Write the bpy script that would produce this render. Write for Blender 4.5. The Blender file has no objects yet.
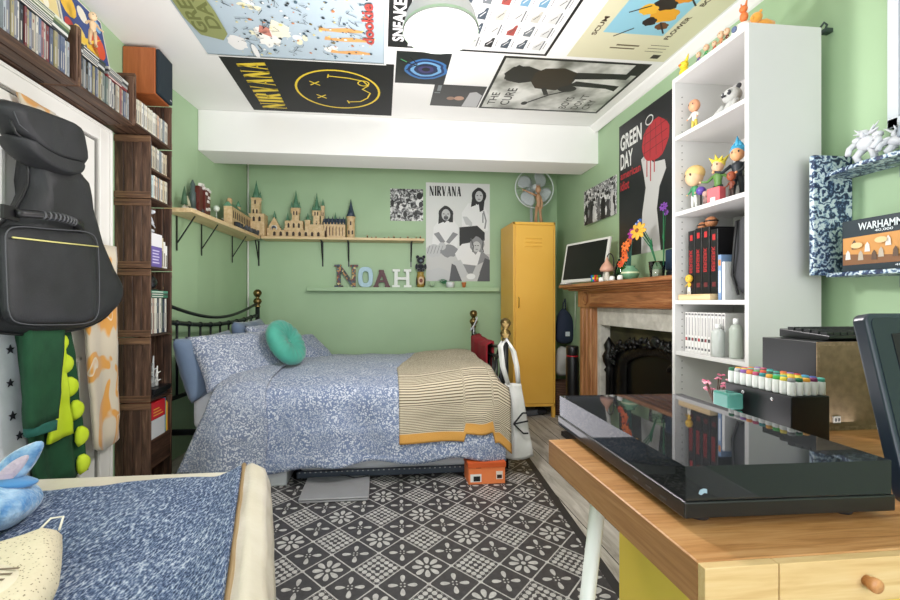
import bpy, bmesh, math, random
from mathutils import Vector, Matrix, noise
random.seed(7)
SC = bpy.context.scene
COL = SC.collection
PI = math.pi
R = math.radians

# ------------------------------------------------------------------ camera
cam_d = bpy.data.cameras.new('camera')
cam = bpy.data.objects.new('camera', cam_d); COL.objects.link(cam)
cam.location = (0, 0, 1.03); cam.rotation_euler = (R(90), 0, R(-5.8))
cam_d.sensor_width = 36; cam_d.lens = 430/900*36
cam_d.shift_x = 25/900; cam_d.shift_y = 2/900
cam_d.clip_start = 0.02
SC.camera = cam
# ------------------------------------------------------------------ world, lights, exposure
W = bpy.data.worlds.new('daylight'); SC.world = W; W.use_nodes = True
W.node_tree.nodes['Background'].inputs[0].default_value = (0.86, 0.93, 1.0, 1)
W.node_tree.nodes['Background'].inputs[1].default_value = 1.6
def area(name, loc, rot, sx, sy, power, col):
    d = bpy.data.lights.new(name, 'AREA'); d.shape = 'RECTANGLE'; d.size = sx; d.size_y = sy
    d.energy = power; d.color = col
    o = bpy.data.objects.new(name, d); COL.objects.link(o); o.location = loc; o.rotation_euler = rot
    return o
# daylight through the bay window behind the photographer
area('window_daylight', (0.15, -1.45, 1.45), (R(90), 0, 0), 2.5, 1.7, 18, (0.985, 0.965, 1.0))
# unseen up-facing fill light, added to brighten the ceiling and back wall
area('ceiling_fill', (0.15, 1.7, 0.75), (R(180), 0, 0), 1.9, 1.7, 14, (1.0, 0.955, 0.97))
SC.view_settings.view_transform = 'Standard'
SC.view_settings.look = 'None'
SC.view_settings.exposure = 0.90
SC.view_settings.gamma = 1
SC.view_settings.use_curve_mapping = False

# ------------------------------------------------------------------ helpers
def lin(c):
    return c/12.92 if c <= 0.04045 else ((c+0.055)/1.055)**2.4
def hx(h):
    h = h.lstrip('#')
    return tuple(lin(int(h[i:i+2], 16)/255) for i in (0, 2, 4)) + (1,)
_M = {}
def C(h, rough=0.6, metal=0.0, emit=0, name=None, alpha=None, coat=0, sheen=0):
    key = (h, rough, metal, emit, coat, sheen)
    if key in _M: return _M[key]
    m = bpy.data.materials.new(name or 'colour_'+h.strip('#')); m.use_nodes = True
    b = m.node_tree.nodes['Principled BSDF']
    b.inputs['Base Color'].default_value = hx(h)
    b.inputs['Roughness'].default_value = rough
    b.inputs['Metallic'].default_value = metal
    b.inputs['Coat Weight'].default_value = coat
    b.inputs['Sheen Weight'].default_value = sheen
    if emit:
        b.inputs['Emission Color'].default_value = hx(h); b.inputs['Emission Strength'].default_value = emit
    nt = m.node_tree
    nz = nt.nodes.new('ShaderNodeTexNoise'); nz.inputs['Scale'].default_value = 60
    bp = nt.nodes.new('ShaderNodeBump'); bp.inputs['Strength'].default_value = 0.04
    nt.links.new(nz.outputs['Fac'], bp.inputs['Height']); nt.links.new(bp.outputs['Normal'], b.inputs['Normal'])
    _M[key] = m
    return m
class NT:
    """small node builder"""
    def __init__(s, name, rough=0.6):
        s.m = bpy.data.materials.new(name); s.m.use_nodes = True
        s.nt = s.m.node_tree; s.b = s.nt.nodes['Principled BSDF']
        s.b.inputs['Roughness'].default_value = rough
        s.tc = s.nt.nodes.new('ShaderNodeTexCoord')
    def n(s, t, **k):
        x = s.nt.nodes.new(t)
        for a, v in k.items(): setattr(x, a, v)
        return x
    def set(s, sock, v):
        if hasattr(v, 'links') or isinstance(v, bpy.types.NodeSocket): s.nt.links.new(v, sock)
        else: sock.default_value = v
    def math(s, op, a, b=None, c=None):
        x = s.n('ShaderNodeMath', operation=op)
        s.set(x.inputs[0], a)
        if b is not None: s.set(x.inputs[1], b)
        if c is not None: s.set(x.inputs[2], c)
        return x.outputs[0]
    def mapping(s, src='Object', scale=(1,1,1), rot=(0,0,0), loc=(0,0,0)):
        x = s.n('ShaderNodeMapping'); s.nt.links.new(s.tc.outputs[src], x.inputs[0])
        x.inputs['Scale'].default_value = scale; x.inputs['Rotation'].default_value = rot; x.inputs['Location'].default_value = loc
        return x.outputs[0]
    def noise(s, vec, scale, detail=4, rough=0.5, dist=0):
        x = s.n('ShaderNodeTexNoise'); s.nt.links.new(vec, x.inputs['Vector'])
        x.inputs['Scale'].default_value = scale; x.inputs['Detail'].default_value = detail
        x.inputs['Roughness'].default_value = rough; x.inputs['Distortion'].default_value = dist
        return x.outputs['Fac']
    def vor(s, vec, scale, feature='F1', out='Distance'):
        x = s.n('ShaderNodeTexVoronoi', feature=feature); s.nt.links.new(vec, x.inputs['Vector'])
        x.inputs['Scale'].default_value = scale
        return x.outputs[out]
    def ramp(s, fac, stops, const=False):
        x = s.n('ShaderNodeValToRGB'); s.set(x.inputs[0], fac)
        r = x.color_ramp
        if const: r.interpolation = 'CONSTANT'
        while len(r.elements) < len(stops): r.elements.new(0.5)
        for e, (p, c) in zip(r.elements, stops):
            e.position = p; e.color = hx(c) if isinstance(c, str) else (c, c, c, 1)
        return x.outputs[0]
    def mix(s, fac, a, b):
        x = s.n('ShaderNodeMix', data_type='RGBA')
        s.set(x.inputs[0], fac)
        s.set(x.inputs[6], hx(a) if isinstance(a, str) else a); s.set(x.inputs[7], hx(b) if isinstance(b, str) else b)
        return x.outputs[2]
    def col(s, c): s.set(s.b.inputs['Base Color'], hx(c) if isinstance(c, str) else c)
    def bump(s, h, strength=0.3, dist=0.01):
        x = s.n('ShaderNodeBump'); s.set(x.inputs['Height'], h)
        x.inputs['Strength'].default_value = strength; x.inputs['Distance'].default_value = dist
        s.nt.links.new(x.outputs[0], s.b.inputs['Normal'])
def wood(name, stops, axis='y', rough=0.5, bump=0.15, scale=1.0, plank=None):
    t = NT(name, rough)
    sc = {'x': (1.5, 22, 22), 'y': (22, 1.5, 22), 'z': (22, 22, 1.5)}[axis]
    v = t.mapping(scale=tuple(k*scale for k in sc))
    n = t.noise(v, 1.6, 6, 0.62, 1.2)
    v2 = t.mapping(scale=tuple(k*scale*4 for k in sc))
    n2 = t.noise(v2, 2, 3, 0.6)
    f = t.math('ADD', t.math('MULTIPLY', n, 0.75), t.math('MULTIPLY', n2, 0.25))
    t.col(t.ramp(f, stops)); t.bump(f, bump, 0.004)
    return t.m
# --- named materials
def noisy(name, c1, c2, scale=8, rough=0.6, bump=0.05, detail=3, bscale=200, lo=0.35, hi=0.65, metal=0, dist=0.002, sheen=0):
    t = NT(name, rough); v = t.mapping()
    t.col(t.ramp(t.noise(v, scale, detail), [(lo, c1), (hi, c2)]))
    t.bump(t.noise(v, bscale, 2), bump, dist); t.b.inputs['Metallic'].default_value = metal
    t.b.inputs['Sheen Weight'].default_value = sheen
    return t.m
M = {}
M['green'] = noisy('sage_green_paint', '#a2be98', '#a8c49e', 2, 0.55, 0.08, bscale=120)
M['white_paint'] = noisy('white_emulsion', '#ebeae7', '#efeeeb', 2, 0.6, 0.05, bscale=120)
M['white_gloss'] = noisy('white_gloss_paint', '#e4e2dc', '#e9e7e2', 3, 0.3, 0.04, bscale=60)
M['melamine'] = noisy('white_melamine', '#d5d4d2', '#d8d7d5', 3, 0.4, 0.02, bscale=300)
M['pine'] = wood('pine_shelf', [(0.3, '#c9a878'), (0.5, '#dcc093'), (0.7, '#e6cfa6')], 'x', 0.5)
M['pine_y'] = wood('pine_shelf_long', [(0.3, '#c9a878'), (0.5, '#dcc093'), (0.7, '#e6cfa6')], 'y', 0.5)
M['dark_wood'] = wood('dark_stained_crate_wood', [(0.32, '#1c110b'), (0.47, '#432c1f'), (0.58, '#614636'), (0.70, '#8a6b55')], 'z', 0.55, 0.4)
M['dark_wood_y'] = wood('dark_stained_crate_wood_long', [(0.32, '#190f0a'), (0.47, '#3c271c'), (0.58, '#563d2e'), (0.70, '#785b46')], 'y', 0.55, 0.4)
M['mantel'] = wood('waxed_pine_mantel', [(0.32, '#633a1c'), (0.5, '#96603a'), (0.68, '#b98558')], 'y', 0.42)
M['mantel_z'] = wood('waxed_pine_upright', [(0.32, '#7d4d2a'), (0.5, '#ab744a'), (0.68, '#c7976c')], 'z', 0.42)
M['bamboo'] = wood('bamboo_desk_top', [(0.30, '#8a5a2e'), (0.5, '#b5824f'), (0.70, '#c99b6b')], 'x', 0.38, 0.06, 2.2)
M['bamboo_end'] = wood('bamboo_desk_edge', [(0.25, '#82552f'), (0.5, '#a37349'), (0.75, '#b98b60')], 'y', 0.45, 0.08, 1.5)
M['bamboo_front'] = wood('bamboo_drawer_front', [(0.25, '#b98f58'), (0.5, '#d3b27e'), (0.75, '#dec496')], 'x', 0.4, 0.05, 1.2)
M['plaster'] = noisy('rough_white_plaster', '#b9b5ab', '#d6d2c8', 14, 0.85, 0.6, 5, 40, dist=0.01)
M['iron'] = noisy('black_cast_iron', '#0b0b0c', '#1a1a1b', 14, 0.38, 0.5, 4, 60, metal=0.3, dist=0.006)
M['soot'] = noisy('sooty_fireback', '#2d2a17', '#4a452a', 6, 0.8, 0.3)
M['black_metal'] = noisy('black_enamelled_steel', '#0c1012', '#15191b', 10, 0.35, 0.03)
M['brass'] = noisy('aged_brass', '#5c4c30', '#8f7a4c', 30, 0.3, 0.05, metal=0.9)
M['yellow_metal'] = noisy('yellow_powder_coat', '#ecb348', '#f0ba50', 3, 0.42, 0.04, bscale=250)
M['beige_leather'] = noisy('cream_leather', '#cfc5b1', '#ddd5c5', 5, 0.32, 0.3, 4, 60, dist=0.004)
M['slate_cotton'] = noisy('slate_blue_cotton', '#5b6c86', '#66778f', 5, 0.8, 0.25, 3, 25, dist=0.01, sheen=0.3)
M['white_cotton'] = noisy('white_cotton', '#cfd2d8', '#dcdfe3', 5, 0.8, 0.25, 3, 25, dist=0.01)
M['teal_velvet'] = noisy('teal_velvet', '#2f8574', '#47a28e', 6, 0.7, 0.2, 3, 30, sheen=0.3)
M['black_nylon'] = noisy('black_nylon', '#191a1c', '#232427', 8, 0.6, 0.25, 4, 140, dist=0.003)
M['black_trim'] = C('#141416', 0.4)
M['dark_green'] = noisy('dark_green_fleece', '#123f25', '#1a4d2e', 8, 0.9, 0.3, 3, 40, dist=0.008)
M['lime'] = noisy('lime_fleece', '#c4dc1e', '#d3e83a', 8, 0.9, 0.2, 3, 40)
M['red_cloth'] = noisy('red_knit', '#86101f', '#9c1628', 12, 0.85, 0.4, 3, 80)
M['canvas'] = noisy('white_canvas', '#c4c3bf', '#d6d5d1', 6, 0.85, 0.3, 3, 60)
M['orange_card'] = noisy('orange_card', '#ee7d45', '#f28850', 4, 0.55, 0.03)
M['black_plastic'] = noisy('black_plastic', '#101113', '#17181a', 8, 0.35, 0.03)
M['particle'] = noisy('particle_board', '#7e6a50', '#9a846a', 110, 0.85, 0.3, 4, 200)
M['speaker_veneer'] = wood('cherry_veneer', [(0.3, '#8f4a24'), (0.5, '#a65c31'), (0.7, '#b46a3e')], 'z', 0.4, 0.03, 0.6)
M['sand_brick'] = noisy('sand_coloured_blocks', '#c9ab7c', '#dcc197', 40, 0.45, 0.3, 2, 90)
M['roof_green'] = noisy('grey_green_blocks', '#4f7c62', '#5f8d70', 40, 0.45, 0.3, 2, 90)
M['roof_blue'] = noisy('slate_blue_blocks', '#2e3b4c', '#3e4c5e', 40, 0.45, 0.3, 2, 90)
M['blue_plush'] = noisy('light_blue_plush', '#4480b8', '#a9c8e2', 26, 0.95, 0.6, 5, 90, dist=0.01, sheen=0.6)
M['pink_plush'] = noisy('pale_pink_plush', '#cdb6c2', '#dccbd4', 12, 0.95, 0.6, 5, 90, dist=0.01, sheen=0.6)

def floral(name, bg, fg, mid, scale=38):
    t = NT(name, 0.85); v = t.mapping()
    vv = t.n('ShaderNodeVectorMath', operation='ADD')
    nz = t.n('ShaderNodeTexNoise'); t.nt.links.new(v, nz.inputs['Vector']); nz.inputs['Scale'].default_value = 18
    sc = t.n('ShaderNodeVectorMath', operation='SCALE'); t.nt.links.new(nz.outputs['Color'], sc.inputs[0]); sc.inputs['Scale'].default_value = 0.05
    t.nt.links.new(v, vv.inputs[0]); t.nt.links.new(sc.outputs[0], vv.inputs[1])
    d = t.vor(vv.outputs[0], scale)
    d2 = t.vor(vv.outputs[0], scale*2.3)
    flower = t.ramp(d, [(0.0, mid), (0.10, mid), (0.14, fg), (0.40, fg), (0.47, bg), (1, bg)])
    small = t.ramp(d2, [(0.30, fg), (0.42, bg)])
    big = t.noise(v, 9, 2)
    t.col(t.mix(t.ramp(big, [(0.45, 0.35), (0.6, 0.8)]), small, flower))
    t.bump(t.noise(v, 14, 4), 0.35, 0.02); t.b.inputs['Sheen Weight'].default_value = 0.2
    return t.m
M['floral'] = floral('blue_floral_cotton', '#6b7a9a', '#d8dbe3', '#98a2b9', 88)
M['floral_pale'] = floral('pale_blue_floral_cotton', '#707b94', '#d9dbe1', '#9ba3b6', 90)

def knit():
    t = NT('chunky_blue_knit', 0.95); v = t.mapping(rot=(0, 0, R(38)), scale=(1, 0.36, 1))
    d = t.vor(v, 210); n = t.noise(t.mapping(), 300, 4, 0.8); big = t.noise(t.mapping(), 5, 2)
    f = t.math('ADD', t.math('MULTIPLY', d, 0.42), t.math('MULTIPLY', n, 0.75))
    f = t.math('ADD', f, t.math('MULTIPLY', big, 0.12))
    t.col(t.ramp(f, [(0.44, '#121b2f'), (0.57, '#374a6c'), (0.69, '#667899'), (0.84, '#c6cfdc')]))
    t.bump(f, 0.7, 0.006); return t.m
M['knit'] = knit()

def stripes():   # beige throw: dark and cream stripes across, mustard hem (uv: v along its length)
    t = NT('striped_throw', 0.95)
    sp = t.n('ShaderNodeSeparateXYZ'); t.nt.links.new(t.tc.outputs['UV'], sp.inputs[0])
    v = sp.outputs[1]
    w = t.math('FRACT', t.math('MULTIPLY', v, 84))
    body = t.ramp(w, [(0, '#625443'), (0.34, '#625443'), (0.44, '#cfc3ab'), (1, '#cfc3ab')])
    far = t.ramp(t.noise(t.mapping(), 180, 3), [(0.35, '#7d7464'), (0.65, '#cdc2ab')])
    c = t.mix(t.ramp(v, [(0.42, 0.0), (0.62, 1.0)]), far, body)
    c = t.mix(t.ramp(v, [(0.0, 0.0), (0.925, 0.0), (0.93, 1.0)], False), c, '#d29b4e')
    t.col(c); t.bump(t.noise(t.mapping(), 220, 3), 0.5, 0.004); return t.m
M['throw'] = stripes()

def rug_mat():
    t = NT('patterned_vinyl', 0.5)
    sp = t.n('ShaderNodeSeparateXYZ'); t.nt.links.new(t.mapping(rot=(0, 0, R(2.2))), sp.inputs[0])
    # lattice of diamonds
    c2, s2 = math.cos(R(2.2)), math.sin(R(2.2))
    ox, oy = 0.366*c2 - 1.65*s2, 0.366*s2 + 1.65*c2
    a = t.math('DIVIDE', t.math('SUBTRACT', sp.outputs[0], ox), 0.190)
    b = t.math('DIVIDE', t.math('SUBTRACT', sp.outputs[1], oy), 0.205)
    ra = t.math('ROUND', a); rb = t.math('ROUND', b)
    s = t.math('SUBTRACT', a, ra); q = t.math('SUBTRACT', b, rb)
    d = t.math('ADD', t.math('ABSOLUTE', s), t.math('ABSOLUTE', q))
    line = t.math('LESS_THAN', t.math('ABSOLUTE', t.math('SUBTRACT', d, 0.5)), 0.019)
    ns = t.math('SUBTRACT', 0.5, t.math('ABSOLUTE', s)); nq = t.math('SUBTRACT', 0.5, t.math('ABSOLUTE', q))
    def rad(x, y): return t.math('SQRT', t.math('ADD', t.math('MULTIPLY', x, x), t.math('MULTIPLY', y, y)))
    dot = t.math('LESS_THAN', t.math('MINIMUM', rad(ns, q), rad(s, nq)), 0.042)
    def petals(x, y, n, rc, rl, rw, phase=0):
        """n ellipse petals centred at radius rc, half length rl, half width rw"""
        th = t.math('ARCTAN2', y, x); r = rad(x, y)
        k = 2*PI/n
        w = t.math('SUBTRACT', t.math('MODULO', t.math('ADD', th, k/2 + phase + 4*PI), k), k/2)
        px = t.math('MULTIPLY', r, t.math('COSINE', w)); py = t.math('MULTIPLY', r, t.math('SINE', w))
        e1 = t.math('DIVIDE', t.math('SUBTRACT', px, rc), rl); 
        # teardrop: wider outside
        ww = t.math('MULTIPLY', rw, t.math('ADD', 1.0, t.math('MULTIPLY', e1, 0.35)))
        e2 = t.math('DIVIDE', py, ww)
        return t.math('LESS_THAN', t.math('ADD', t.math('MULTIPLY', e1, e1), t.math('MULTIPLY', e2, e2)), 1.0)
    flower = t.math('MAXIMUM', petals(s, q, 8, 0.20, 0.105, 0.052), t.math('LESS_THAN', rad(s, q), 0.05))
    mm_ = t.math('DIVIDE', t.math('ADD', s, q), 0.172); nn_ = t.math('DIVIDE', t.math('SUBTRACT', s, q), 0.172)
    mr_ = t.math('ROUND', mm_); nr_ = t.math('ROUND', nn_)
    ring_ = t.math('GREATER_THAN', t.math('MAXIMUM', t.math('ABSOLUTE', mr_), t.math('ABSOLUTE', nr_)), 1.5)
    ml_, nl_ = t.math('SUBTRACT', mm_, mr_), t.math('SUBTRACT', nn_, nr_)
    dots_ = t.math('LESS_THAN', rad(ml_, nl_), t.math('ADD', 0.34, t.math('MULTIPLY', ring_, 0.09)))
    orn_old = t.math('MAXIMUM', petals(s, q, 4, 0.10, 0.055, 0.03, PI/4), t.math('MAXIMUM', petals(s, q, 4, 0.19, 0.05, 0.045), petals(s, q, 4, 0.215, 0.06, 0.06, PI/4)))
    orn = t.math('MAXIMUM', dots_, t.math('LESS_THAN', t.math('ABSOLUTE', t.math('SUBTRACT', d, 0.18)), 0.016))
    sd = t.math('SUBTRACT', t.math('ABSOLUTE', s), 0.135); qd = t.math('SUBTRACT', t.math('ABSOLUTE', q), 0.27)
    sd2 = t.math('SUBTRACT', t.math('ABSOLUTE', s), 0.27); qd2 = t.math('SUBTRACT', t.math('ABSOLUTE', q), 0.135)
    par = t.math('ABSOLUTE', t.math('MODULO', t.math('ADD', ra, rb), 2.0))
    par = t.math('LESS_THAN', par, 0.5)   # 1 where ornate
    inner = t.math('ADD', t.math('MULTIPLY', par, orn), t.math('MULTIPLY', t.math('SUBTRACT', 1.0, par), flower))
    inner = t.math('MULTIPLY', inner, t.math('LESS_THAN', d, 0.46))
    # the odd diamonds
    s3 = t.math('SUBTRACT', t.math('FRACT', a), 0.5); q3 = t.math('SUBTRACT', t.math('FRACT', b), 0.5)
    cross = petals(s3, q3, 4, 0.185, 0.095, 0.045)
    cross = t.math('MAXIMUM', cross, petals(s3, q3, 4, 0.05, 0.018, 0.018, PI/4))
    cross = t.math('MULTIPLY', cross, t.math('GREATER_THAN', d, 0.54))
    mask = t.math('MAXIMUM', t.math('MAXIMUM', line, dot), t.math('MAXIMUM', inner, cross))
    # dark border along the right edge
    wear = t.noise(t.mapping(), 45, 5, 0.7)
    base = t.ramp(wear, [(0.35, '#343234'), (0.7, '#454344')])
    pat = t.ramp(wear, [(0.35, '#a3a19e'), (0.6, '#bdbbb7')])
    t.col(t.mix(mask, base, pat)); t.bump(wear, 0.08, 0.002)
    return t.m
M['rug'] = rug_mat()

def boards():
    t = NT('worn_grey_floorboards', 0.75); v = t.mapping()
    sp = t.n('ShaderNodeSeparateXYZ'); t.nt.links.new(v, sp.inputs[0])
    x = t.math('DIVIDE', sp.outputs[0], 0.135)
    fr = t.math('FRACT', x); fl = t.math('FLOOR', x)
    gap = t.math('LESS_THAN', fr, 0.035)
    cb = t.n('ShaderNodeCombineXYZ'); t.set(cb.inputs[0], t.math('MULTIPLY', sp.outputs[0], 14)); t.set(cb.inputs[1], t.math('MULTIPLY', sp.outputs[1], 2)); t.set(cb.inputs[2], t.math('MULTIPLY', fl, 7.3))
    n = t.noise(cb.outputs[0], 1.4, 6, 0.65, 0.6)
    c = t.ramp(n, [(0.30, '#857e73'), (0.5, '#b3aca1'), (0.70, '#cfc9bf')])
    t.col(t.mix(gap, c, '#15110e')); t.bump(n, 0.4, 0.005); return t.m
M['boards'] = boards()

def waves():  # navy and white swirling print
    t = NT('navy_wave_print', 0.5); v = t.mapping()
    n = t.noise(v, 24, 8, 0.72, 1.5)
    w = t.n('ShaderNodeTexWave', wave_type='RINGS'); t.nt.links.new(v, w.inputs['Vector'])
    w.inputs['Scale'].default_value = 7; w.inputs['Distortion'].default_value = 16; w.inputs['Detail'].default_value = 6; w.inputs['Detail Scale'].default_value = 4
    f = t.math('ADD', t.math('MULTIPLY', w.outputs['Fac'], 0.22), t.math('MULTIPLY', n, 0.78))
    t.col(t.ramp(f, [(0.40, '#1c2a48'), (0.47, '#3a5278'), (0.52, '#7f9ab3'), (0.60, '#ccd8da')])); return t.m
M['waves'] = waves()

def lid_mat():
    m = bpy.data.materials.new('smoked_acrylic'); m.use_nodes = True; nt = m.node_tree
    for n in list(nt.nodes): nt.nodes.remove(n)
    out = nt.nodes.new('ShaderNodeOutputMaterial'); mx = nt.nodes.new('ShaderNodeMixShader')
    tr = nt.nodes.new('ShaderNodeBsdfTransparent'); tr.inputs[0].default_value = (0.16, 0.165, 0.18, 1)
    gl = nt.nodes.new('ShaderNodeBsdfGlossy'); gl.inputs['Roughness'].default_value = 0.025; gl.inputs[0].default_value = (0.9, 0.9, 0.92, 1)
    fr = nt.nodes.new('ShaderNodeFresnel'); fr.inputs[0].default_value = 1.5
    nt.links.new(fr.outputs[0], mx.inputs[0]); nt.links.new(tr.outputs[0], mx.inputs[1]); nt.links.new(gl.outputs[0], mx.inputs[2])
    df = nt.nodes.new('ShaderNodeBsdfDiffuse'); df.inputs[0].default_value = (0.16, 0.17, 0.19, 1)
    m2 = nt.nodes.new('ShaderNodeMixShader'); m2.inputs[0].default_value = 0.10
    nt.links.new(mx.outputs[0], m2.inputs[1]); nt.links.new(df.outputs[0], m2.inputs[2])
    nt.links.new(m2.outputs[0], out.inputs[0]); return m
M['lid'] = lid_mat()
def glass_mat(name, tint):
    m = bpy.data.materials.new(name); m.use_nodes = True; nt = m.node_tree
    for n in list(nt.nodes): nt.nodes.remove(n)
    out = nt.nodes.new('ShaderNodeOutputMaterial'); mx = nt.nodes.new('ShaderNodeMixShader')
    tr = nt.nodes.new('ShaderNodeBsdfTransparent'); tr.inputs[0].default_value = tint
    gl = nt.nodes.new('ShaderNodeBsdfGlossy'); gl.inputs['Roughness'].default_value = 0.03
    lw = nt.nodes.new('ShaderNodeFresnel'); lw.inputs[0].default_value = 1.45
    nt.links.new(lw.outputs[0], mx.inputs[0]); nt.links.new(tr.outputs[0], mx.inputs[1]); nt.links.new(gl.outputs[0], mx.inputs[2])
    nt.links.new(mx.outputs[0], out.inputs[0]); return m
M['glass'] = glass_mat('clear_glass', (0.85, 0.9, 0.88, 1))
M['green_glass'] = glass_mat('pale_green_glass', (0.55, 0.75, 0.6, 1))

# ------------------------------------------------------------------ mesh builder
_T = {}
def text_geo(s, bold=0.0, shear=0.0):
    key = (s, bold, shear)
    if key in _T: return _T[key]
    cu = bpy.data.curves.new('t', 'FONT'); cu.body = s; cu.size = 1; cu.offset = bold; cu.shear = shear; cu.fill_mode = 'FRONT'
    cu.resolution_u = 4
    o = bpy.data.objects.new('t', cu); COL.objects.link(o)
    dg = bpy.context.evaluated_depsgraph_get(); dg.update()
    me = bpy.data.meshes.new_from_object(o.evaluated_get(dg))
    vs = [v.co.copy() for v in me.vertices]; fs = [tuple(p.vertices) for p in me.polygons]
    bpy.data.objects.remove(o); bpy.data.curves.remove(cu); bpy.data.meshes.remove(me)
    x0 = min(v.x for v in vs); x1 = max(v.x for v in vs); y0 = min(v.y for v in vs); y1 = max(v.y for v in vs)
    _T[key] = ([(( v.x-x0)/(x1-x0), (v.y-y0)/(y1-y0)) for v in vs], fs)
    return _T[key]

def fix_parent(o, parent):
    if parent is not None: o.parent = parent

class MB:
    def __init__(s): s.v = []; s.f = []; s.mi = []; s.mats = []; s.uv = {}; s.sm = []
    def slot(s, m):
        if m not in s.mats: s.mats.append(m)
        return s.mats.index(m)
    def add(s, vs, fs, m, smooth=False, uv=None):
        b = len(s.v); k = s.slot(m)
        s.v += [Vector(v) for v in vs]
        for f in fs: s.f.append(tuple(i+b for i in f)); s.mi.append(k); s.sm.append(smooth)
        if uv:
            for i, u in enumerate(uv): s.uv[b+i] = u
        return s
    def box(s, lo, hi, m, mtx=None):
        x0, y0, z0 = lo; x1, y1, z1 = hi
        vs = [Vector(p) for p in ((x0,y0,z0),(x1,y0,z0),(x1,y1,z0),(x0,y1,z0),(x0,y0,z1),(x1,y0,z1),(x1,y1,z1),(x0,y1,z1))]
        if mtx is not None: vs = [mtx @ v for v in vs]
        return s.add(vs, [(0,3,2,1),(4,5,6,7),(0,1,5,4),(1,2,6,5),(2,3,7,6),(3,0,4,7)], m)
    def cbox(s, c, d, m, rot=None):
        mt = Matrix.Translation(c)
        if rot: mt = mt @ (Matrix.Rotation(rot[2], 4, 'Z') @ Matrix.Rotation(rot[1], 4, 'Y') @ Matrix.Rotation(rot[0], 4, 'X'))
        h = [k/2 for k in d]
        return s.box((-h[0],-h[1],-h[2]), tuple(h), m, mt)
    def tube(s, pts, r, m, seg=10, caps=True, closed=False):
        pts = [Vector(p) for p in pts]; n = len(pts)
        rs = r if isinstance(r, (list, tuple)) else [r]*n
        vs = []; fs = []; prev = None
        for i, p in enumerate(pts):
            if closed: t = pts[(i+1) % n] - pts[i-1]
            else: t = (pts[min(i+1, n-1)] - pts[max(i-1, 0)])
            if t.length < 1e-9: t = Vector((0,0,1))
            t.normalize()
            if prev is None:
                a = Vector((0,0,1)) if abs(t.z) < 0.9 else Vector((1,0,0))
                u = t.cross(a).normalized()
            else:
                u = (prev - t*prev.dot(t))
                u = u.normalized() if u.length > 1e-6 else t.orthogonal().normalized()
            prev = u; w = t.cross(u)
            for k in range(seg):
                an = 2*PI*k/seg; vs.append(p + (u*math.cos(an) + w*math.sin(an))*rs[i])
        m_ = n if closed else n-1
        for i in range(m_):
            for k in range(seg):
                a = i*seg+k; b = i*seg+(k+1) % seg; c = ((i+1) % n)*seg+(k+1) % seg; d = ((i+1) % n)*seg+k
                fs.append((a, b, c, d))
        if caps and not closed: fs.append(tuple(range(seg-1, -1, -1))); fs.append(tuple((n-1)*seg+k for k in range(seg)))
        return s.add(vs, fs, m, True)
    def lathe(s, prof, m, c=(0,0,0), seg=24, mtx=None, cap=True):
        vs = []; fs = []; n = len(prof); c = Vector(c)
        for (r, z) in prof:
            for k in range(seg):
                an = 2*PI*k/seg; v = Vector((r*math.cos(an), r*math.sin(an), z))
                if mtx is not None: v = mtx @ v
                vs.append(v + c)
        for i in range(n-1):
            for k in range(seg):
                fs.append((i*seg+k, i*seg+(k+1) % seg, (i+1)*seg+(k+1) % seg, (i+1)*seg+k))
        if cap:
            fs.append(tuple(range(seg-1, -1, -1))); fs.append(tuple((n-1)*seg+k for k in range(seg)))
        return s.add(vs, fs, m, True)
    def ell(s, c, r, m, seg=16, rings=10, mtx=None):
        r = (r, r, r) if not isinstance(r, (tuple, list)) else r
        vs = []; fs = []; c = Vector(c)
        for i in range(rings+1):
            ph = PI*i/rings
            for k in range(seg):
                an = 2*PI*k/seg
                v = Vector((r[0]*math.sin(ph)*math.cos(an), r[1]*math.sin(ph)*math.sin(an), -r[2]*math.cos(ph)))
                if mtx is not None: v = mtx @ v
                vs.append(v + c)
        for i in range(rings):
            for k in range(seg): fs.append((i*seg+k, i*seg+(k+1) % seg, (i+1)*seg+(k+1) % seg, (i+1)*seg+k))
        return s.add(vs, fs, m, True)
    def prism(s, pts, o, u, v, w, m, smooth=False):
        """2D outline pts in the plane (u,v) at o, extruded by vector w"""
        o, u, v, w = map(Vector, (o, u, v, w)); n = len(pts)
        a = [o + u*p[0] + v*p[1] for p in pts]; b = [p + w for p in a]
        fs = [tuple(range(n)), tuple(range(2*n-1, n-1, -1))]
        for i in range(n): j = (i+1) % n; fs.append((i, i+n, j+n, j))
        return s.add(a+b, fs, m, smooth)
    def puff(s, pts, o, u, v, w, t, m, rings=6, flat=False, wr=0.0, pw=0.5):
        """puffed cushion-like shape from a 2D outline; thickness t along w each side"""
        o, u, v, w = map(Vector, (o, u, v, w)); n = len(pts)
        cx = sum(p[0] for p in pts)/n; cy = sum(p[1] for p in pts)/n
        def ring(k, sg):
            q = k/rings; sc = 1-q; h = t*(1-(1-q)**2)**pw if not flat else t*min(1, (q*4))**pw
            out = []
            for p in pts:
                x = cx+(p[0]-cx)*sc; y = cy+(p[1]-cy)*sc
                d = wr*noise.noise(Vector((x*9, y*9, sg*3.0+t*50))) if k else 0
                out.append(o+u*x+v*y+w*(sg*(h+d)))
            return out
        vs = ring(0, 1); fs = []
        start = 0
        for sg in (1, -1):
            last = list(range(n))
            for k in range(1, rings):
                base = len(vs); vs += ring(k, sg); cur = list(range(base, base+n))
                for i in range(n):
                    j = (i+1) % n
                    fs.append((last[i], last[j], cur[j], cur[i]) if sg > 0 else (last[i], cur[i], cur[j], last[j]))
                last = cur
            base = len(vs); vs.append(o+u*cx+v*cy+w*(sg*t))
            for i in range(n):
                j = (i+1) % n; fs.append((last[i], last[j], base) if sg > 0 else (last[i], base, last[j]))
        return s.add(vs, fs, m, True)
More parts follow.
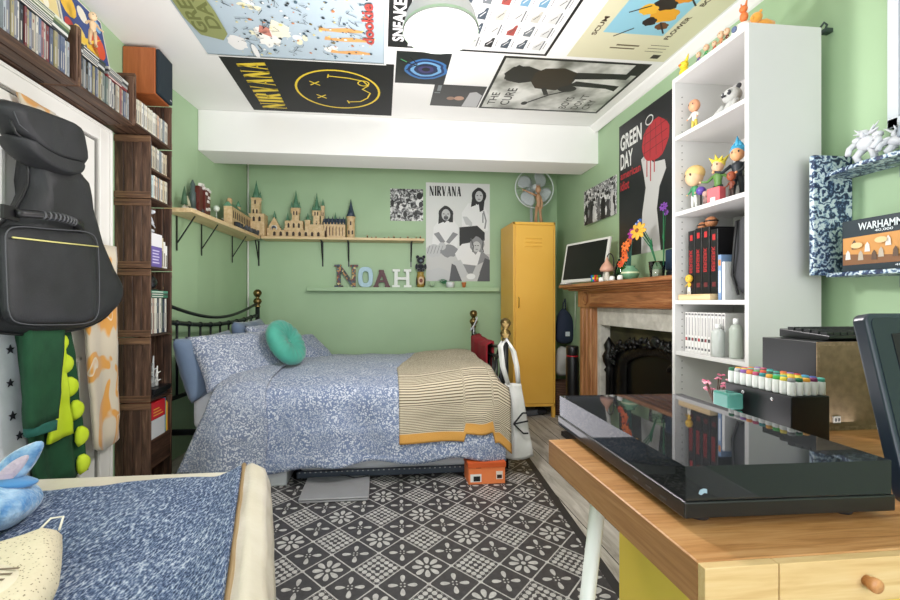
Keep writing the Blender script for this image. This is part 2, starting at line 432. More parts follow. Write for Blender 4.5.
    def grid(s, nu, nv, fn, m, smooth=True):
        vs = []; uv = []; fs = []
        for j in range(nv+1):
            for i in range(nu+1):
                vs.append(Vector(fn(i/nu, j/nv))); uv.append((i/nu, j/nv))
        for j in range(nv):
            for i in range(nu):
                a = j*(nu+1)+i; fs.append((a, a+1, a+nu+2, a+nu+1))
        return s.add(vs, fs, m, smooth, uv)
    def text(s, st, o, u, v, w, h, m, bold=0.0, shear=0.0):
        """text filling a box w x h, lower left corner at o, in plane u,v"""
        vs, fs = text_geo(st, bold, shear); o, u, v = map(Vector, (o, u, v))
        return s.add([o+u*(p[0]*w)+v*(p[1]*h) for p in vs], fs, m)
    def build(s, name, parent=None, mtx=None, bevel=0, solid=0, sub=0, recalc=True, label=None, bseg=2, origin=None):
        me = bpy.data.meshes.new(name)
        inv = Matrix()
        if parent is not None:
            pm = parent.matrix_basis.copy(); q = parent.parent
            while q is not None: pm = q.matrix_basis @ pm; q = q.parent
            inv = pm.inverted()
        if mtx is not None: vs = [inv @ (mtx @ v) for v in s.v]
        else: vs = [inv @ v for v in s.v]
        # top level mesh: origin at its base
        off = Vector((0,0,0))
        if parent is None and vs:
            xs = [v.x for v in vs]; ys = [v.y for v in vs]; zs = [v.z for v in vs]
            off = Vector(((min(xs)+max(xs))/2, (min(ys)+max(ys))/2, min(zs))) if origin is None else Vector(origin)
        me.from_pydata([tuple(v-off) for v in vs], [], s.f)
        for m in s.mats: me.materials.append(m)
        for p, k, q in zip(me.polygons, s.mi, s.sm): p.material_index = k; p.use_smooth = q
        if s.uv:
            ul = me.uv_layers.new(name='UVMap')
            for l in me.loops: ul.data[l.index].uv = s.uv.get(l.vertex_index, (0, 0))
        if recalc:
            bm = bmesh.new(); bm.from_mesh(me); bmesh.ops.recalc_face_normals(bm, faces=bm.faces); bm.to_mesh(me); bm.free()
        o = bpy.data.objects.new(name, me); COL.objects.link(o); o.location = off
        if parent is not None: o.parent = parent
        if bevel:
            b = o.modifiers.new('bevel', 'BEVEL'); b.width = bevel; b.segments = bseg; b.limit_method = 'ANGLE'; b.angle_limit = R(40)
        if solid:
            b = o.modifiers.new('solid', 'SOLIDIFY'); b.thickness = solid; b.offset = 0
        if sub:
            b = o.modifiers.new('sub', 'SUBSURF'); b.levels = sub; b.render_levels = sub
        if label: o['label'] = label
        return o
def tag(o, label, cat, group=None, kind=None):
    o['label'] = label; o['category'] = cat
    if group: o['group'] = group
    if kind: o['kind'] = kind
    return o
def thing(name, label, cat, loc, rz=0, group=None):
    o = bpy.data.objects.new(name, None); COL.objects.link(o); o.location = loc; o.rotation_euler = (0, 0, rz)
    o.empty_display_size = 0.02
    return tag(o, label, cat, group)
def struct(name, mb, **k):
    o = mb.build(name, **k); o['kind'] = 'structure'; return o
def dup(root, loc, rz=0, label=None, group=None):
    kids = list(root.children)
    r = root.copy(); COL.objects.link(r); r.location = loc; r.rotation_euler = (0, 0, rz)
    if label: r['label'] = label
    if group: r['group'] = group
    for ch in kids:
        c = ch.copy(); COL.objects.link(c); c.parent = r
        for g in ch.children:
            d = g.copy(); COL.objects.link(d); d.parent = c
    return r
def circ(cx, cy, rx, ry=None, n=20, ph=0):
    ry = rx if ry is None else ry
    return [(cx+rx*math.cos(ph+2*PI*k/n), cy+ry*math.sin(ph+2*PI*k/n)) for k in range(n)]
def nz(x, y, z=0, s=1): return noise.noise(Vector((x*s, y*s, z*s)))
# ================================================================== STRUCTURE
ZC = 2.42
b = MB(); b.box((-1.6, -2.0, -0.06), (2.1, 4.5, 0.0), M['boards']); struct('floor', b)
b = MB(); b.box((-1.6, -2.0, ZC), (2.1, 4.5, ZC+0.08), M['white_paint']); struct('ceiling', b)
b = MB(); b.box((-1.7, 4.2, 0), (2.2, 4.32, ZC), M['green']); struct('wall_back', b)
def wall_poly(pts, w, m, name):
    b = MB(); b.prism(pts, (0, 0, 0), (1, 0, 0), (0, 1, 0), (0, 0, ZC), m); return struct(name, b)
wall_poly([(-1.38, -1.6), (-1.38, 2.75), (-1.318, 3.25), (-1.31, 3.55), (-1.26, 4.2), (-1.5, 4.2), (-1.5, -1.6)], 0, M['green'], 'wall_left')
wall_poly([(1.69, -1.6), (1.69, 2.9), (1.712, 3.3), (1.77, 4.2), (1.95, 4.2), (1.95, -1.6)], 0, M['green'], 'wall_right')
# wall behind the photographer with its bay window opening
b = MB()
b.box((-1.5, -1.62, 0), (-1.15, -1.5, ZC), M['green']); b.box((1.45, -1.62, 0), (1.95, -1.5, ZC), M['green'])
b.box((-1.15, -1.62, 0), (1.45, -1.5, 0.6), M['green']); b.box((-1.15, -1.62, 2.3), (1.45, -1.5, ZC), M['green'])
struct('wall_front', b)
b = MB()
for x in (-1.15, -0.3, 0.55, 1.40): b.box((x, -1.6, 0.6), (x+0.05, -1.54, 2.3), M['white_gloss'])
b.box((-1.15, -1.6, 0.6), (1.45, -1.52, 0.65), M['white_gloss']); b.box((-1.15, -1.6, 2.25), (1.45, -1.54, 2.3), M['white_gloss'])
struct('window_1', b)
b = MB(); b.box((-1.317, 3.25, 2.125), (1.715, 3.55, ZC), M['white_paint']); struct('trim_1', b, bevel=0.006)   # boxed beam under the ceiling
b = MB()   # coving on the right
b.prism([(0, 0), (-0.05, 0), (-0.045, -0.012), (-0.012, -0.045), (0, -0.05)], (1.69, -1.5, ZC), (1, 0, 0), (0, 0, 1), (0, 4.75, 0), M['white_paint']); struct('trim_2', b)
b = MB(); b.tube([(-1.245, 4.188, 0), (-1.245, 4.188, ZC)], 0.007, M['white_gloss'], 8); struct('trim_3', b)
b = MB(); b.box((1.675, -1.5, 0), (1.69, 2.0, 0.12), M['white_gloss']); struct('baseboard_right', b, bevel=0.004)
b = MB(); b.box((-1.15, 4.185, 0), (1.76, 4.2, 0.12), M['white_gloss']); struct('baseboard_back', b, bevel=0.004)
# patterned vinyl on the boards
b = MB()
RUG = True
rug = [(-1.2, 2.95), (0.90, 2.95), (0.934, 2.76), (0.80, 1.20), (0.72, 0.3), (-1.2, 0.3)]
b.prism(rug, (0, 0, 0), (1, 0, 0), (0, 1, 0), (0, 0, 0.004), M['rug'])
b.prism([(0.905, 2.95), (0.94, 2.95), (0.972, 2.76), (0.838, 1.20), (0.758, 0.3), (0.72, 0.3), (0.80, 1.20), (0.934, 2.76)], (0, 0, 0), (1, 0, 0), (0, 1, 0), (0, 0, 0.0045), C('#2c2a2a', 0.6))
tag(b.build('floor_mat', origin=(0, 0, 0)), 'charcoal vinyl floor mat printed with pale flowers in diamonds', 'mat')
# door on the left wall
b = MB(); g = M['white_gloss']
b.box((-1.38, 1.25, 0), (-1.36, 2.20, 1.80), g)
for (y0, y1, z0, z1) in ((1.33, 1.70, 0.9, 1.70), (1.78, 2.10, 0.9, 1.70), (1.33, 1.70, 0.15, 0.78), (1.78, 2.10, 0.15, 0.78)):
    for (a0, a1, c0, c1) in ((y0, y1, z0, z0+0.018), (y0, y1, z1-0.018, z1), (y0, y0+0.018, z0, z1), (y1-0.018, y1, z0, z1)):
        b.box((-1.36, a0, c0), (-1.351, a1, c1), g)
struct('door_1', b, bevel=0.003)
b = MB()
b.box((-1.38, 2.215, 0), (-1.345, 2.30, 1.885), g); b.box((-1.38, 1.10, 1.81), (-1.345, 2.215, 1.885), g)
b.box((-1.38, 2.205, 0), (-1.355, 2.215, 1.81), C('#8d8b86', 0.6)); b.box((-1.38, 1.10, 1.802), (-1.355, 2.215, 1.81), C('#8d8b86', 0.6))
b.box((-1.345, 2.285, 0), (-1.335, 2.30, 1.885), g); b.box((-1.345, 1.10, 1.87), (-1.335, 2.30, 1.885), g)
struct('trim_4', b, bevel=0.004)

# ================================================================== CRATES ON THE LEFT
XB, XF = -1.378, -1.20
def crate(name, y0, y1, z0, z1, label, group='stained wooden crates used as shelving'):
    t = thing(name, label, 'crate', (XB, (y0+y1)/2, z0), 0, group)
    dw, dy = M['dark_wood'], M['dark_wood_y']; h = z1-z0
    for (ya, yb) in ((y0, y0+0.014), (y1-0.014, y1)):        # slatted ends
        p = MB(); n = 4; wd = (XF-XB)/n
        for k in range(n): p.box((XB+k*wd+0.0015, ya+0.003, z0+0.002), (XB+(k+1)*wd-0.0015, yb, z1-0.002), dw)
        s_ = -1 if ya == y0 else 1
        yo = ya-0.006 if s_ < 0 else yb-0.004
        p.build('end_panel', t, bevel=0.0015, bseg=1)
        for zz in ((z0, z0+0.035), (z1-0.035, z1)):
            q = MB(); e0, e1 = (ya-0.003, ya+0.003) if s_ < 0 else (yb-0.003, yb)
            q.box((XB, e0, zz[0]), (XF, e1, zz[1]), M['dark_wood_x']); q.build('batten', t, bevel=0.0015, bseg=1)
    p = MB(); n = 3; wd = (XF-XB)/n
    for k in range(n): p.box((XB+k*wd+0.003, y0+0.004, z0), (XB+(k+1)*wd-0.003, y1-0.004, z0+0.011), dy)
    p.build('bottom_board', t, bevel=0.0015, bseg=1)
    p = MB(); n = max(2, int(h/0.09)); hh = (h-0.02)/n
    for k in range(n): p.box((XB, y0+0.014, z0+0.012+k*hh), (XB+0.008, y1-0.014, z0+0.012+(k+1)*hh-0.006), dy)
    p.build('back_board', t)
    return t
M['dark_wood_x'] = wood('dark_stained_crate_wood_cross', [(0.30, '#2c1c13'), (0.46, '#5a3e2b'), (0.58, '#77583f'), (0.70, '#a07a57')], 'x', 0.55, 0.4)
crate('wooden_crate', 1.30, 1.845, 1.892, 2.13, 'dark wooden crate of discs above the door, nearest the camera')
crate('wooden_crate', 1.850, 2.235, 1.892, 2.13, 'dark wooden crate of discs above the door, middle of the high row')
crate('wooden_crate', 2.240, 2.615, 1.906, 2.15, 'dark wooden crate under the orange loudspeaker, end of the high row')
cols = [(1.572, 1.900, 'upright dark crate holding two tiers of discs, topmost of the tall stack'),
        (1.207, 1.568, 'upright dark crate with a lilac box inside, second in the tall stack'),
        (0.848, 1.203, 'upright dark crate of film cases, third in the tall stack'),
        (0.505, 0.844, 'upright dark crate with a black tray, fourth in the tall stack'),
        (0.0, 0.501, 'tall dark crate standing on the floor holding a red box')]
for z0, z1, lb in cols: crate('wooden_crate', 2.38, 2.615, z0, z1, lb)
M['dark_board'] = M['dark_wood_y']
def board(z, y0=2.394, y1=2.601):
    b = MB(); b.box((XB+0.01, y0, z), (XF-0.004, y1, z+0.010), M['dark_wood_y'])
    return tag(b.build('shelf_board'), 'thin dark board laid across the top crate between two tiers of discs', 'board')
board(1.728)
b = MB(); b.box((XB+0.01, 2.394, 0.15), (XF-0.004, 2.601, 0.30), M['dark_wood_y'])
tag(b.build('wooden_block', bevel=0.003), 'dark wooden block in the bottom of the floor crate under a white box', 'block')

CDC = ['#a9a79f', '#b9b6ad', '#3c3c44', '#50586a', '#7d7c76', '#6b3336', '#2b3a4a', '#c2c0ba', '#8f8663', '#66736e', '#85898f', '#94605f', '#1d1e22', '#566078', '#a89f8f', '#6d6f78', '#46484c', '#9aa1a6']
_cd = {}
import colorsys
def cname(h):
    r, g, b_ = [int(h.strip('#')[i:i+2], 16)/255 for i in (0, 2, 4)]; hh, ss, vv = colorsys.rgb_to_hsv(r, g, b_)
    tone = 'dark ' if vv < 0.35 else ('pale ' if vv > 0.72 else '')
    if ss < 0.14: return 'black' if vv < 0.2 else ('off-white' if vv > 0.78 else tone+'grey')
    hh *= 360
    return tone+('red' if hh < 15 or hh > 335 else 'tan' if hh < 50 else 'olive' if hh < 80 else 'green' if hh < 170 else 'blue' if hh < 260 else 'purple')
ORD = ['first', 'second', 'third', 'fourth', 'fifth', 'sixth', 'seventh', 'eighth', 'ninth', 'tenth', 'eleventh', 'twelfth', 'thirteenth', 'fourteenth', 'fifteenth', 'sixteenth', 'seventeenth', 'eighteenth', 'nineteenth', 'twentieth'] + ['twenty-'+q for q in ('first', 'second', 'third', 'fourth', 'fifth', 'sixth', 'seventh', 'eighth', 'ninth')]
def disc(y, z, c, w, h, group, label, dx=0.0, kind='compact_disc'):
    key = (c, round(w, 4), h)
    if key not in _cd:
        b = MB(); x1 = 0
        b.box((-0.125, 0, 0), (0, w*0.93, h), C(c, 0.3, coat=0.5))
        b.box((-0.0, w*0.2, h*0.12), (0.0004, w*0.50, h*0.58), C('#55555a' if c[1] > '8' else '#a5a29a', 0.5))
        b.box((-0.0, w*0.35, h*0.78), (0.0004, w*0.6, h*0.86), C('#7d4440' if c[1] in '9a' else '#6d757d', 0.5))
        o = b.build(kind); me = o.data; o.location = (0, 0, 0)
        # bring origin back to the local zero corner
        xs = [v.co.x for v in me.vertices]; ys = [v.co.y for v in me.vertices]
        me.transform(Matrix.Translation((-0.125/2+0.0002, w*0.93/2, 0)))
        _cd[key] = me; bpy.data.objects.remove(o)
    o = bpy.data.objects.new(kind, _cd[key]); COL.objects.link(o); o.location = (XF-0.012-dx, y, z)
    return tag(o, label, 'disc case', group)
rnd = random.Random(3)
def disc_row(y0, y1, z, group, label, h=0.125, ws=(0.0095, 0.0112, 0.013), pal=CDC, kind='compact_disc'):
    y = y0; cnt = 0
    while True:
        w = rnd.choice(ws)
        if y+w > y1: break
        c_ = rnd.choice(pal); cnt += 1
        disc(y, z, c_, w, h*rnd.choice((1, 1, 1, 0.985)), group, cname(c_)+' '+label+(', %s from the left' % ORD[cnt-1] if cnt <= 29 else ', near the right end'), rnd.uniform(0, 0.008), kind)
        y += w
disc_row(1.52, 1.828, 1.905, 'discs in the near crate above the door', 'disc case upright in the crate nearest the camera', 0.140, (0.011, 0.013, 0.016))
disc_row(1.868, 2.218, 1.905, 'discs in the middle crate above the door', 'disc case upright in the middle high crate', 0.128, (0.011, 0.013))
pale = ['#cfcab9', '#d9d4c5', '#c2b49b', '#dcd9cf', '#a9a496', '#8d9299', '#c9a58b', '#7b8890', '#e3e0d8']
disc_row(2.258, 2.598, 1.919, 'discs in the crate under the loudspeaker', 'disc case in the crate under the loudspeaker', 0.128, (0.012, 0.014), pale)
disc_row(2.398, 2.598, 1.739, 'discs on the upper tier of the topmost stack crate', 'disc case, upper tier of the topmost stack crate', 0.125, (0.012, 0.0135), pale)
disc_row(2.398, 2.598, 1.584, 'discs on the lower tier of the topmost stack crate', 'disc case, lower tier of the topmost stack crate', 0.125, (0.012, 0.0135), pale+['#6fa2b4', '#b9d3d8'])
film = ['#33433a', '#1f2422', '#4c5750', '#6d7468', '#b8b1a0', '#27324a', '#7a2c2c', '#d5d0c4', '#3b3a36']
disc_row(2.398, 2.598, 0.861, 'film cases in the third stack crate', 'tall film case in the third stack crate', 0.19, (0.014, 0.016), film, 'film_case')
def flat_case(y0, L, z, c, group, label, d=0.13, t=0.011, name='flat_case', xf=XF-0.012):
    b = MB(); b.box((xf-d, y0, z), (xf, y0+L, z+t), C(c, 0.35)); b.box((xf-0.001, y0+0.01, z+t*0.3), (xf+0.0004, y0+L*0.7, z+t*0.65), C('#d8d5cc' if c[1] < '8' else '#333333', 0.5))
    return tag(b.build(name), label, 'disc case', group)
for k, c in enumerate(['#2b2e33', '#c9c9c4', '#3d5240', '#77835f', '#c7cbb9']):
    flat_case(1.53+0.004*k, 0.27, 2.046+k*0.0125, c, 'cases laid flat in the near crate', cname(c)+' flat case in the crate nearest the camera, %s from the bottom' % ORD[k], name='record_sleeve')
for k, c in enumerate(['#26282c', '#b8bab8', '#4a4d50', '#2e3b35']):
    flat_case(1.875+0.003*k, 0.15, 2.035+k*0.0125, c, 'cases laid flat in the middle crate, near end', cname(c)+' flat case, near end of middle high crate, %s from the bottom' % ORD[k])
for k, c in enumerate(['#7d2f33', '#8f9292', '#3b3f42', '#c0c0bb']):
    flat_case(2.045+0.003*k, 0.15, 2.035+k*0.0125, c, 'cases laid flat in the middle crate, far end', cname(c)+' flat case, far end of middle high crate, %s from the bottom' % ORD[k])
for k, c in enumerate(['#2f6b55', '#33433a', '#4f8f78']):
    flat_case(2.41, 0.18, 1.054+k*0.0125, c, 'cases laid flat on the film cases', 'green flat case on top of the film cases, %s from the bottom' % ORD[k], t=0.012)
# contents of the stack
t = thing('packaging_box', 'lilac and white box standing in the second crate of the stack', 'box', (-1.27, 2.45, 1.219))
b = MB(); b.box((-1.33, 2.41, 1.219), (-1.215, 2.53, 1.40), C('#6a5aa0', 0.5)); b.box((-1.215, 2.41, 1.33), (-1.2145, 2.53, 1.40), C('#e4e2e6', 0.5)); b.build('carton', t, bevel=0.001)
b = MB()
for k in range(5): b.box((-1.2145, 2.43, 1.24+k*0.016), (-1.214, 2.50-0.008*(k % 2), 1.246+k*0.016), C('#cfc8e6', 0.5))
b.build('label', t, label='pale lettering lines')
for k, (c, h, y) in enumerate((('#cdbf9f', 0.17, 2.535), ('#e8e6e0', 0.15, 2.557), ('#f0efec', 0.13, 2.579))):
    b = MB(); b.box((-1.33, y, 1.219), (-1.22, y+0.02, 1.219+h), C(c, 0.5)); b.box((-1.22, y+0.004, 1.23), (-1.2195, y+0.016, 1.23+h*0.5), C('#8a8578', 0.5))
    tag(b.build('paperback_book'), 'pale paperback beside the lilac box, %s of the three' % ('tallest', 'middle', 'shortest')[k], 'book', 'paperbacks beside the lilac box')
def lump(name, c, r, cols, label, cat, seed, n=9, group=None, parent=None):
    """small irregular model made of overlapping lobes"""
    rr = random.Random(seed); b = MB(); c = Vector(c)
    for k in range(n):
        d = Vector((rr.uniform(-1, 1)*r[0]*0.6, rr.uniform(-1, 1)*r[1]*0.6, rr.uniform(0.15, 1.7)*r[2]))
        s_ = rr.uniform(0.28, 0.5)
        b.ell(c+d, (r[0]*s_, r[1]*s_, r[2]*s_*0.8), rr.choice(cols), 10, 7)
    b.ell(c+Vector((0, 0, r[2]*0.25)), (r[0]*0.9, r[1]*0.9, r[2]*0.25), cols[0], 12, 6)
    o = b.build(name, parent)
    if parent is None: tag(o, label, cat, group)
    return o
# white dragon-like ornament on the lilac box
b = MB(); w_ = C('#cfd3d8', 0.5)
b.tube([(-1.27, 2.44, 1.405), (-1.26, 2.45, 1.44), (-1.27, 2.47, 1.47), (-1.26, 2.455, 1.50), (-1.235, 2.45, 1.515)], [0.022, 0.024, 0.018, 0.012, 0.010], w_)
for (dy, dz) in ((0.04, 0.06), (-0.03, 0.05), (0.05, 0.03)): b.tube([(-1.265, 2.455, 1.46), (-1.26, 2.455+dy, 1.44+dz), (-1.25, 2.455+dy*1.5, 1.42+dz*0.7)], [0.012, 0.008, 0.002], w_)
b.ell((-1.23, 2.45, 1.515), (0.02, 0.012, 0.012), w_); b.ell((-1.27, 2.47, 1.418), (0.04, 0.05, 0.015), w_)
tag(b.build('creature_ornament'), 'pale grey curled creature ornament on top of the lilac box', 'ornament')
b = MB(); b.ell((-1.26, 2.46, 1.137), (0.05, 0.05, 0.043), M['black_plastic']); b.box((-1.3, 2.42, 1.092), (-1.22, 2.50, 1.10), M['black_plastic'])
tag(b.build('beanie_hat'), 'rounded black cap sitting on the green cases in the third crate', 'cap')
b = MB()
b.prism([(0, 0), (0.14, 0), (0.15, 0.03), (-0.01, 0.03)], (-1.34, 2.41, 0.536), (1, 0, 0), (0, 0, 1), (0, 0.18, 0), M['black_plastic'])
tag(b.build('black_tray', bevel=0.003), 'shallow black tray in the fourth crate of the stack', 'tray')
b = MB(); b.cbox((-1.27, 2.50, 0.526), (0.12, 0.16, 0.02), C('#1d1c1c', 0.5)); tag(b.build('notebook', bevel=0.002), 'black notebook under the shallow tray in the fourth crate', 'book')
for k, (dy, h, cc) in enumerate(((0.0, 0.13, '#d9d9d6'), (0.045, 0.17, '#c5c8c9'), (0.085, 0.11, '#e6e5e0'))):
    b = MB(); y = 2.43+dy; m_ = C(cc, 0.4)
    b.tube([(-1.24, y, 0.568), (-1.24, y+0.006, 0.568+h*0.5), (-1.23, y-0.004, 0.568+h)], [0.012, 0.008, 0.003], m_)
    for q in range(4): b.tube([(-1.24, y, 0.59+q*h*0.2), (-1.225, y+0.022*(-1)**q, 0.60+q*h*0.2)], [0.006, 0.002], m_)
    tag(b.build('white_ornament'), 'spiky white ornament in the tray of the fourth crate, %s' % ('nearest the camera', 'the tallest', 'furthest from the camera')[k], 'ornament', 'spiky white ornaments in the tray')
t = thing('boxed_game', 'red box standing on a white box in the floor crate', 'box', (-1.27, 2.47, 0.40))
b = MB(); b.box((-1.33, 2.40, 0.402), (-1.205, 2.545, 0.492), C('#c4202c', 0.45)); b.build('carton', t, bevel=0.001)
b = MB()
for k in range(3): b.box((-1.205, 2.42, 0.42+0.016*k), (-1.2045, 2.52-0.02*k, 0.425+0.016*k), C('#e9b84a', 0.5))
b.build('label', t, label='yellow lettering lines')
b = MB(); b.box((-1.33, 2.40, 0.302), (-1.205, 2.54, 0.400), C('#d5d6d8', 0.5)); tag(b.build('white_box', bevel=0.001), 'plain white box under the red box in the floor crate', 'box')
for k, (c, h) in enumerate((('#2f86b8', 0.19), ('#e5d24a', 0.17), ('#d98c3a', 0.16))):
    b = MB(); b.box((-1.33, 2.55+k*0.013, 0.302), (-1.21, 2.561+k*0.013, 0.302+h), C(c, 0.5))
    tag(b.build('slim_book', bevel=0.0005), '%s slim book standing beside the red box' % ('blue', 'yellow', 'orange')[k], 'book')

# things standing on the high row
t = thing('loudspeaker', 'cherry wood bookshelf loudspeaker with a black grille on the crates', 'speaker', (-1.28, 2.54, 2.15))
b = MB(); b.box((-1.378, 2.452, 2.152), (-1.213, 2.612, 2.402), M['speaker_veneer'])
b.build('cabinet', t, bevel=0.004)
b = MB(); b.box((-1.213, 2.456, 2.156), (-1.193, 2.608, 2.398), C('#14242e', 0.75)); b.build('grille', t, bevel=0.006)
b = MB(); b.box((-1.1932, 2.575, 2.172), (-1.1925, 2.594, 2.179), C('#c9ccd0', 0.3, 0.6)); b.build('badge', t)
def leaning_board(y0, y1, z0, h, name, label, art):
    t = MB(); t.prism([(0, 0), (0.008, 0), (-0.042, h), (-0.05, h)], (-1.318, y0, z0), (1, 0, 0), (0, 0, 1), (0, y1-y0, 0), C('#d8d3c6', 0.5))
    o = tag(t.build(name), label, 'picture')
    a = MB(); u = Vector((0, 1, 0)); v = Vector((-0.05, 0, h)).normalized(); nn = v.cross(u); nn = nn if nn.x > 0 else -nn
    L = math.hypot(0.05, h)
    art(a, Vector((-1.310, y0, z0))+nn*0.0008, u, v, y1-y0, L, nn)
    a.build('print', o); return o
def art_blue(a, o, u, v, w, h, n):
    a.prism([(0.01, 0.01), (w-0.01, 0.01), (w-0.01, h-0.01), (0.01, h-0.01)], o, u, v, n*0.0004, C('#2b4583', 0.5))
    for (x, y, r, c) in ((0.2, 0.7, 0.08, '#e8b92f'), (0.75, 0.4, 0.09, '#d84f2a'), (0.5, 0.75, 0.05, '#e9e2d0'), (0.35, 0.3, 0.06, '#e6c86a'), (0.85, 0.8, 0.04, '#7fb0d8'), (0.6, 0.2, 0.07, '#e8b92f'), (0.15, 0.3, 0.05, '#b8342c')):
        a.prism([(w*x+r*h/0.25*q[0], h*y+r*q[1]*0.8) for q in circ(0, 0, 0.6, 0.9, 12)], o+n*0.0006, u, v, n*0.0003, C(c, 0.5))
    a.prism([(0.02, 0.03), (w*0.5, 0.06), (w-0.03, 0.16), (w*0.6, 0.10), (0.02, 0.05)], o+n*0.001, u, v, n*0.0003, C('#e9c23a', 0.5))
def art_cream(a, o, u, v, w, h, n):
    a.prism([(0.006, 0.006), (w-0.006, 0.006), (w-0.006, h-0.006), (0.006, h-0.006)], o, u, v, n*0.0004, C('#dcc98d', 0.5))
    for k in range(6): a.prism(circ(w*(0.2+0.13*k), h*(0.35+0.3*(k % 2)), 0.018, 0.025, 10), o+n*0.0006, u, v, n*0.0003, C(('#c96a32', '#e9e3d0', '#a5532f')[k % 3], 0.5))
leaning_board(1.935, 2.245, 2.132, 0.262, 'picture_board', 'colourful blue and yellow picture leaning on the high crates', art_blue)
leaning_board(1.66, 1.925, 2.132, 0.27, 'picture_board', 'cream and orange picture leaning on the high crates nearest the camera', art_cream)
def figure(name, loc, h, skin, top, legs, label, cat='figurine', hair=None, rz=0, arms=0.4, hairstyle=None, big=1.0, group=None):
    """toy figure; h overall height, faces local -Y"""
    t = thing(name, label, cat, loc, rz, group)
    mt = t.matrix_basis.copy(); mt = Matrix.Translation(loc) @ Matrix.Rotation(rz, 4, 'Z') @ Matrix.Scale(h, 4)
    hr = 0.13*big
    b = MB()
    for s in (-1, 1):
        b.tube([(s*0.05, 0, 0.46), (s*0.075, 0.0, 0.24), (s*0.085, 0.01, 0.03)], [0.06, 0.047, 0.036], legs, 10)
        b.ell((s*0.085, -0.025, 0.025), (0.04, 0.07, 0.03), legs, 10, 6)
    b.lathe([(0.075, 0.42), (0.085, 0.50), (0.08, 0.56), (0.11, 0.68), (0.10, 0.73), (0.035, 0.76), (0.03, 0.80)], top, (0, 0, 0), 14, Matrix.Scale(0.7, 4, (0, 1, 0)))
    for s in (-1, 1):
        b.tube([(s*0.10, 0, 0.71), (s*(0.16+arms*0.1), -0.02, 0.60), (s*(0.15+arms*0.25), -0.10, 0.50+arms*0.15)], [0.036, 0.030, 0.022], top, 10)
    b.build('body', t, mtx=mt)
    b = MB(); b.ell((0, -0.005, 0.79+hr*0.85), (hr*0.85, hr*0.85, hr), skin, 16, 10)
    b.ell((0, -hr*0.85, 0.79+hr*0.8), (0.014, 0.016, 0.012), skin, 8, 5)
    for s in (-1, 1):
        b.ell((s*hr*0.35, -hr*0.77, 0.79+hr*0.95), (0.016*big, 0.01, 0.022*big), C('#141414', 0.3), 8, 6)
        b.ell((s*(0.15+arms*0.25), -0.11, 0.49+arms*0.15), 0.028, skin, 8, 6)
    b.build('head', t, mtx=mt)
    if hair:
        b = MB(); top_z = 0.79+hr*0.95
        b.ell((0, 0.02, top_z+hr*0.25), (hr*0.95, hr*0.9, hr*0.85), hair, 14, 8)
        if hairstyle == 'spiky':
            for k in range(9):
                a_ = 2*PI*k/9; b.tube([(0.5*hr*math.cos(a_), 0.03+0.5*hr*math.sin(a_), top_z+hr*0.5), (1.4*hr*math.cos(a_), 0.03+1.2*hr*math.sin(a_), top_z+hr*(1.1+0.4*(k % 2)))], [hr*0.4, 0.005], hair, 8)
        if hairstyle == 'flame':
            for (x, z) in ((-0.6, 1.2), (0, 1.9), (0.5, 1.4), (0.9, 0.9)): b.tube([(x*hr*0.5, 0.02, top_z+hr*0.4), (x*hr*0.8, 0.0, top_z+hr*z*0.8), (x*hr*0.5, -0.01, top_z+hr*z*1.2)], [hr*0.5, hr*0.3, 0.004], hair, 8)
        b.build('hair', t, mtx=mt)
    return t
figure('figurine', (-1.235, 1.985, 2.132), 0.14, C('#e0c3a0'), C('#d8b894'), C('#cfae8a'), 'small pale flesh-coloured figurine standing before the blue picture', rz=R(60), arms=0.3)

# ================================================================== HANGING ON THE DOOR
t = thing('guitar_case', 'black padded guitar bag with a folded hood hanging on the door', 'bag', (-1.26, 1.75, 0.9))
body = [(1.60, 1.58), (1.625, 1.46), (1.585, 1.37), (1.52, 1.29), (1.41, 1.20), (1.37, 1.10), (1.38, 1.00), (1.44, 0.945), (1.53, 0.925), (1.65, 0.912), (1.78, 0.912), (1.92, 0.925), (2.03, 0.955), (2.11, 1.01), (2.14, 1.07), (2.125, 1.12), (2.06, 1.19), (2.00, 1.27), (1.95, 1.36), (1.90, 1.44), (1.885, 1.58)]
def smooth_outline(p, it=2):
    for _ in range(it):
        q = []
        for i in range(len(p)):
            a = Vector(p[i]).to_2d() if False else p[i]; c = p[(i+1) % len(p)]
            q.append((a[0]*0.75+c[0]*0.25, a[1]*0.75+c[1]*0.25)); q.append((a[0]*0.25+c[0]*0.75, a[1]*0.25+c[1]*0.75))
        p = q
    return p
body = smooth_outline([(y*1.035, 1.03+(z-1.03)*1.035) for y, z in body], 1)
YX = (0, 1, 0); ZX = (0, 0, 1)
b = MB(); b.puff(body, (-1.262, 0, 0), YX, ZX, (1, 0, 0), 0.062, M['black_nylon'], rings=12, flat=True, pw=0.45, wr=0.008); b.build('case_body', t)
def edge_pipe(pts, x, r, m, name, closed=True, lab=None):
    b = MB(); b.tube([(x, p[0], p[1]) for p in pts], r, m, 6, closed=closed); return b.build(name, t, label=lab)
def scale_outline(pts, k):
    cx = sum(p[0] for p in pts)/len(pts); cy = sum(p[1] for p in pts)/len(pts)
    return [(cx+(p[0]-cx)*k, cy+(p[1]-cy)*k) for p in pts]
edge_pipe(scale_outline(body, 0.997), -1.258, 0.005, M['black_trim'], 'piping')
pocket = smooth_outline([(1.485, 1.26), (1.53, 1.285), (1.70, 1.30), (1.89, 1.325), (1.945, 1.30), (1.955, 1.20), (1.958, 1.05), (1.95, 0.96), (1.88, 0.935), (1.70, 0.94), (1.54, 0.95), (1.495, 0.98), (1.49, 1.10), (1.485, 1.20)], 2)
b = MB(); b.puff(pocket, (-1.204, 0, 0), YX, ZX, (1, 0, 0), 0.022, M['black_nylon'], rings=10, flat=True, pw=0.5, wr=0.006); b.build('front_pocket', t)
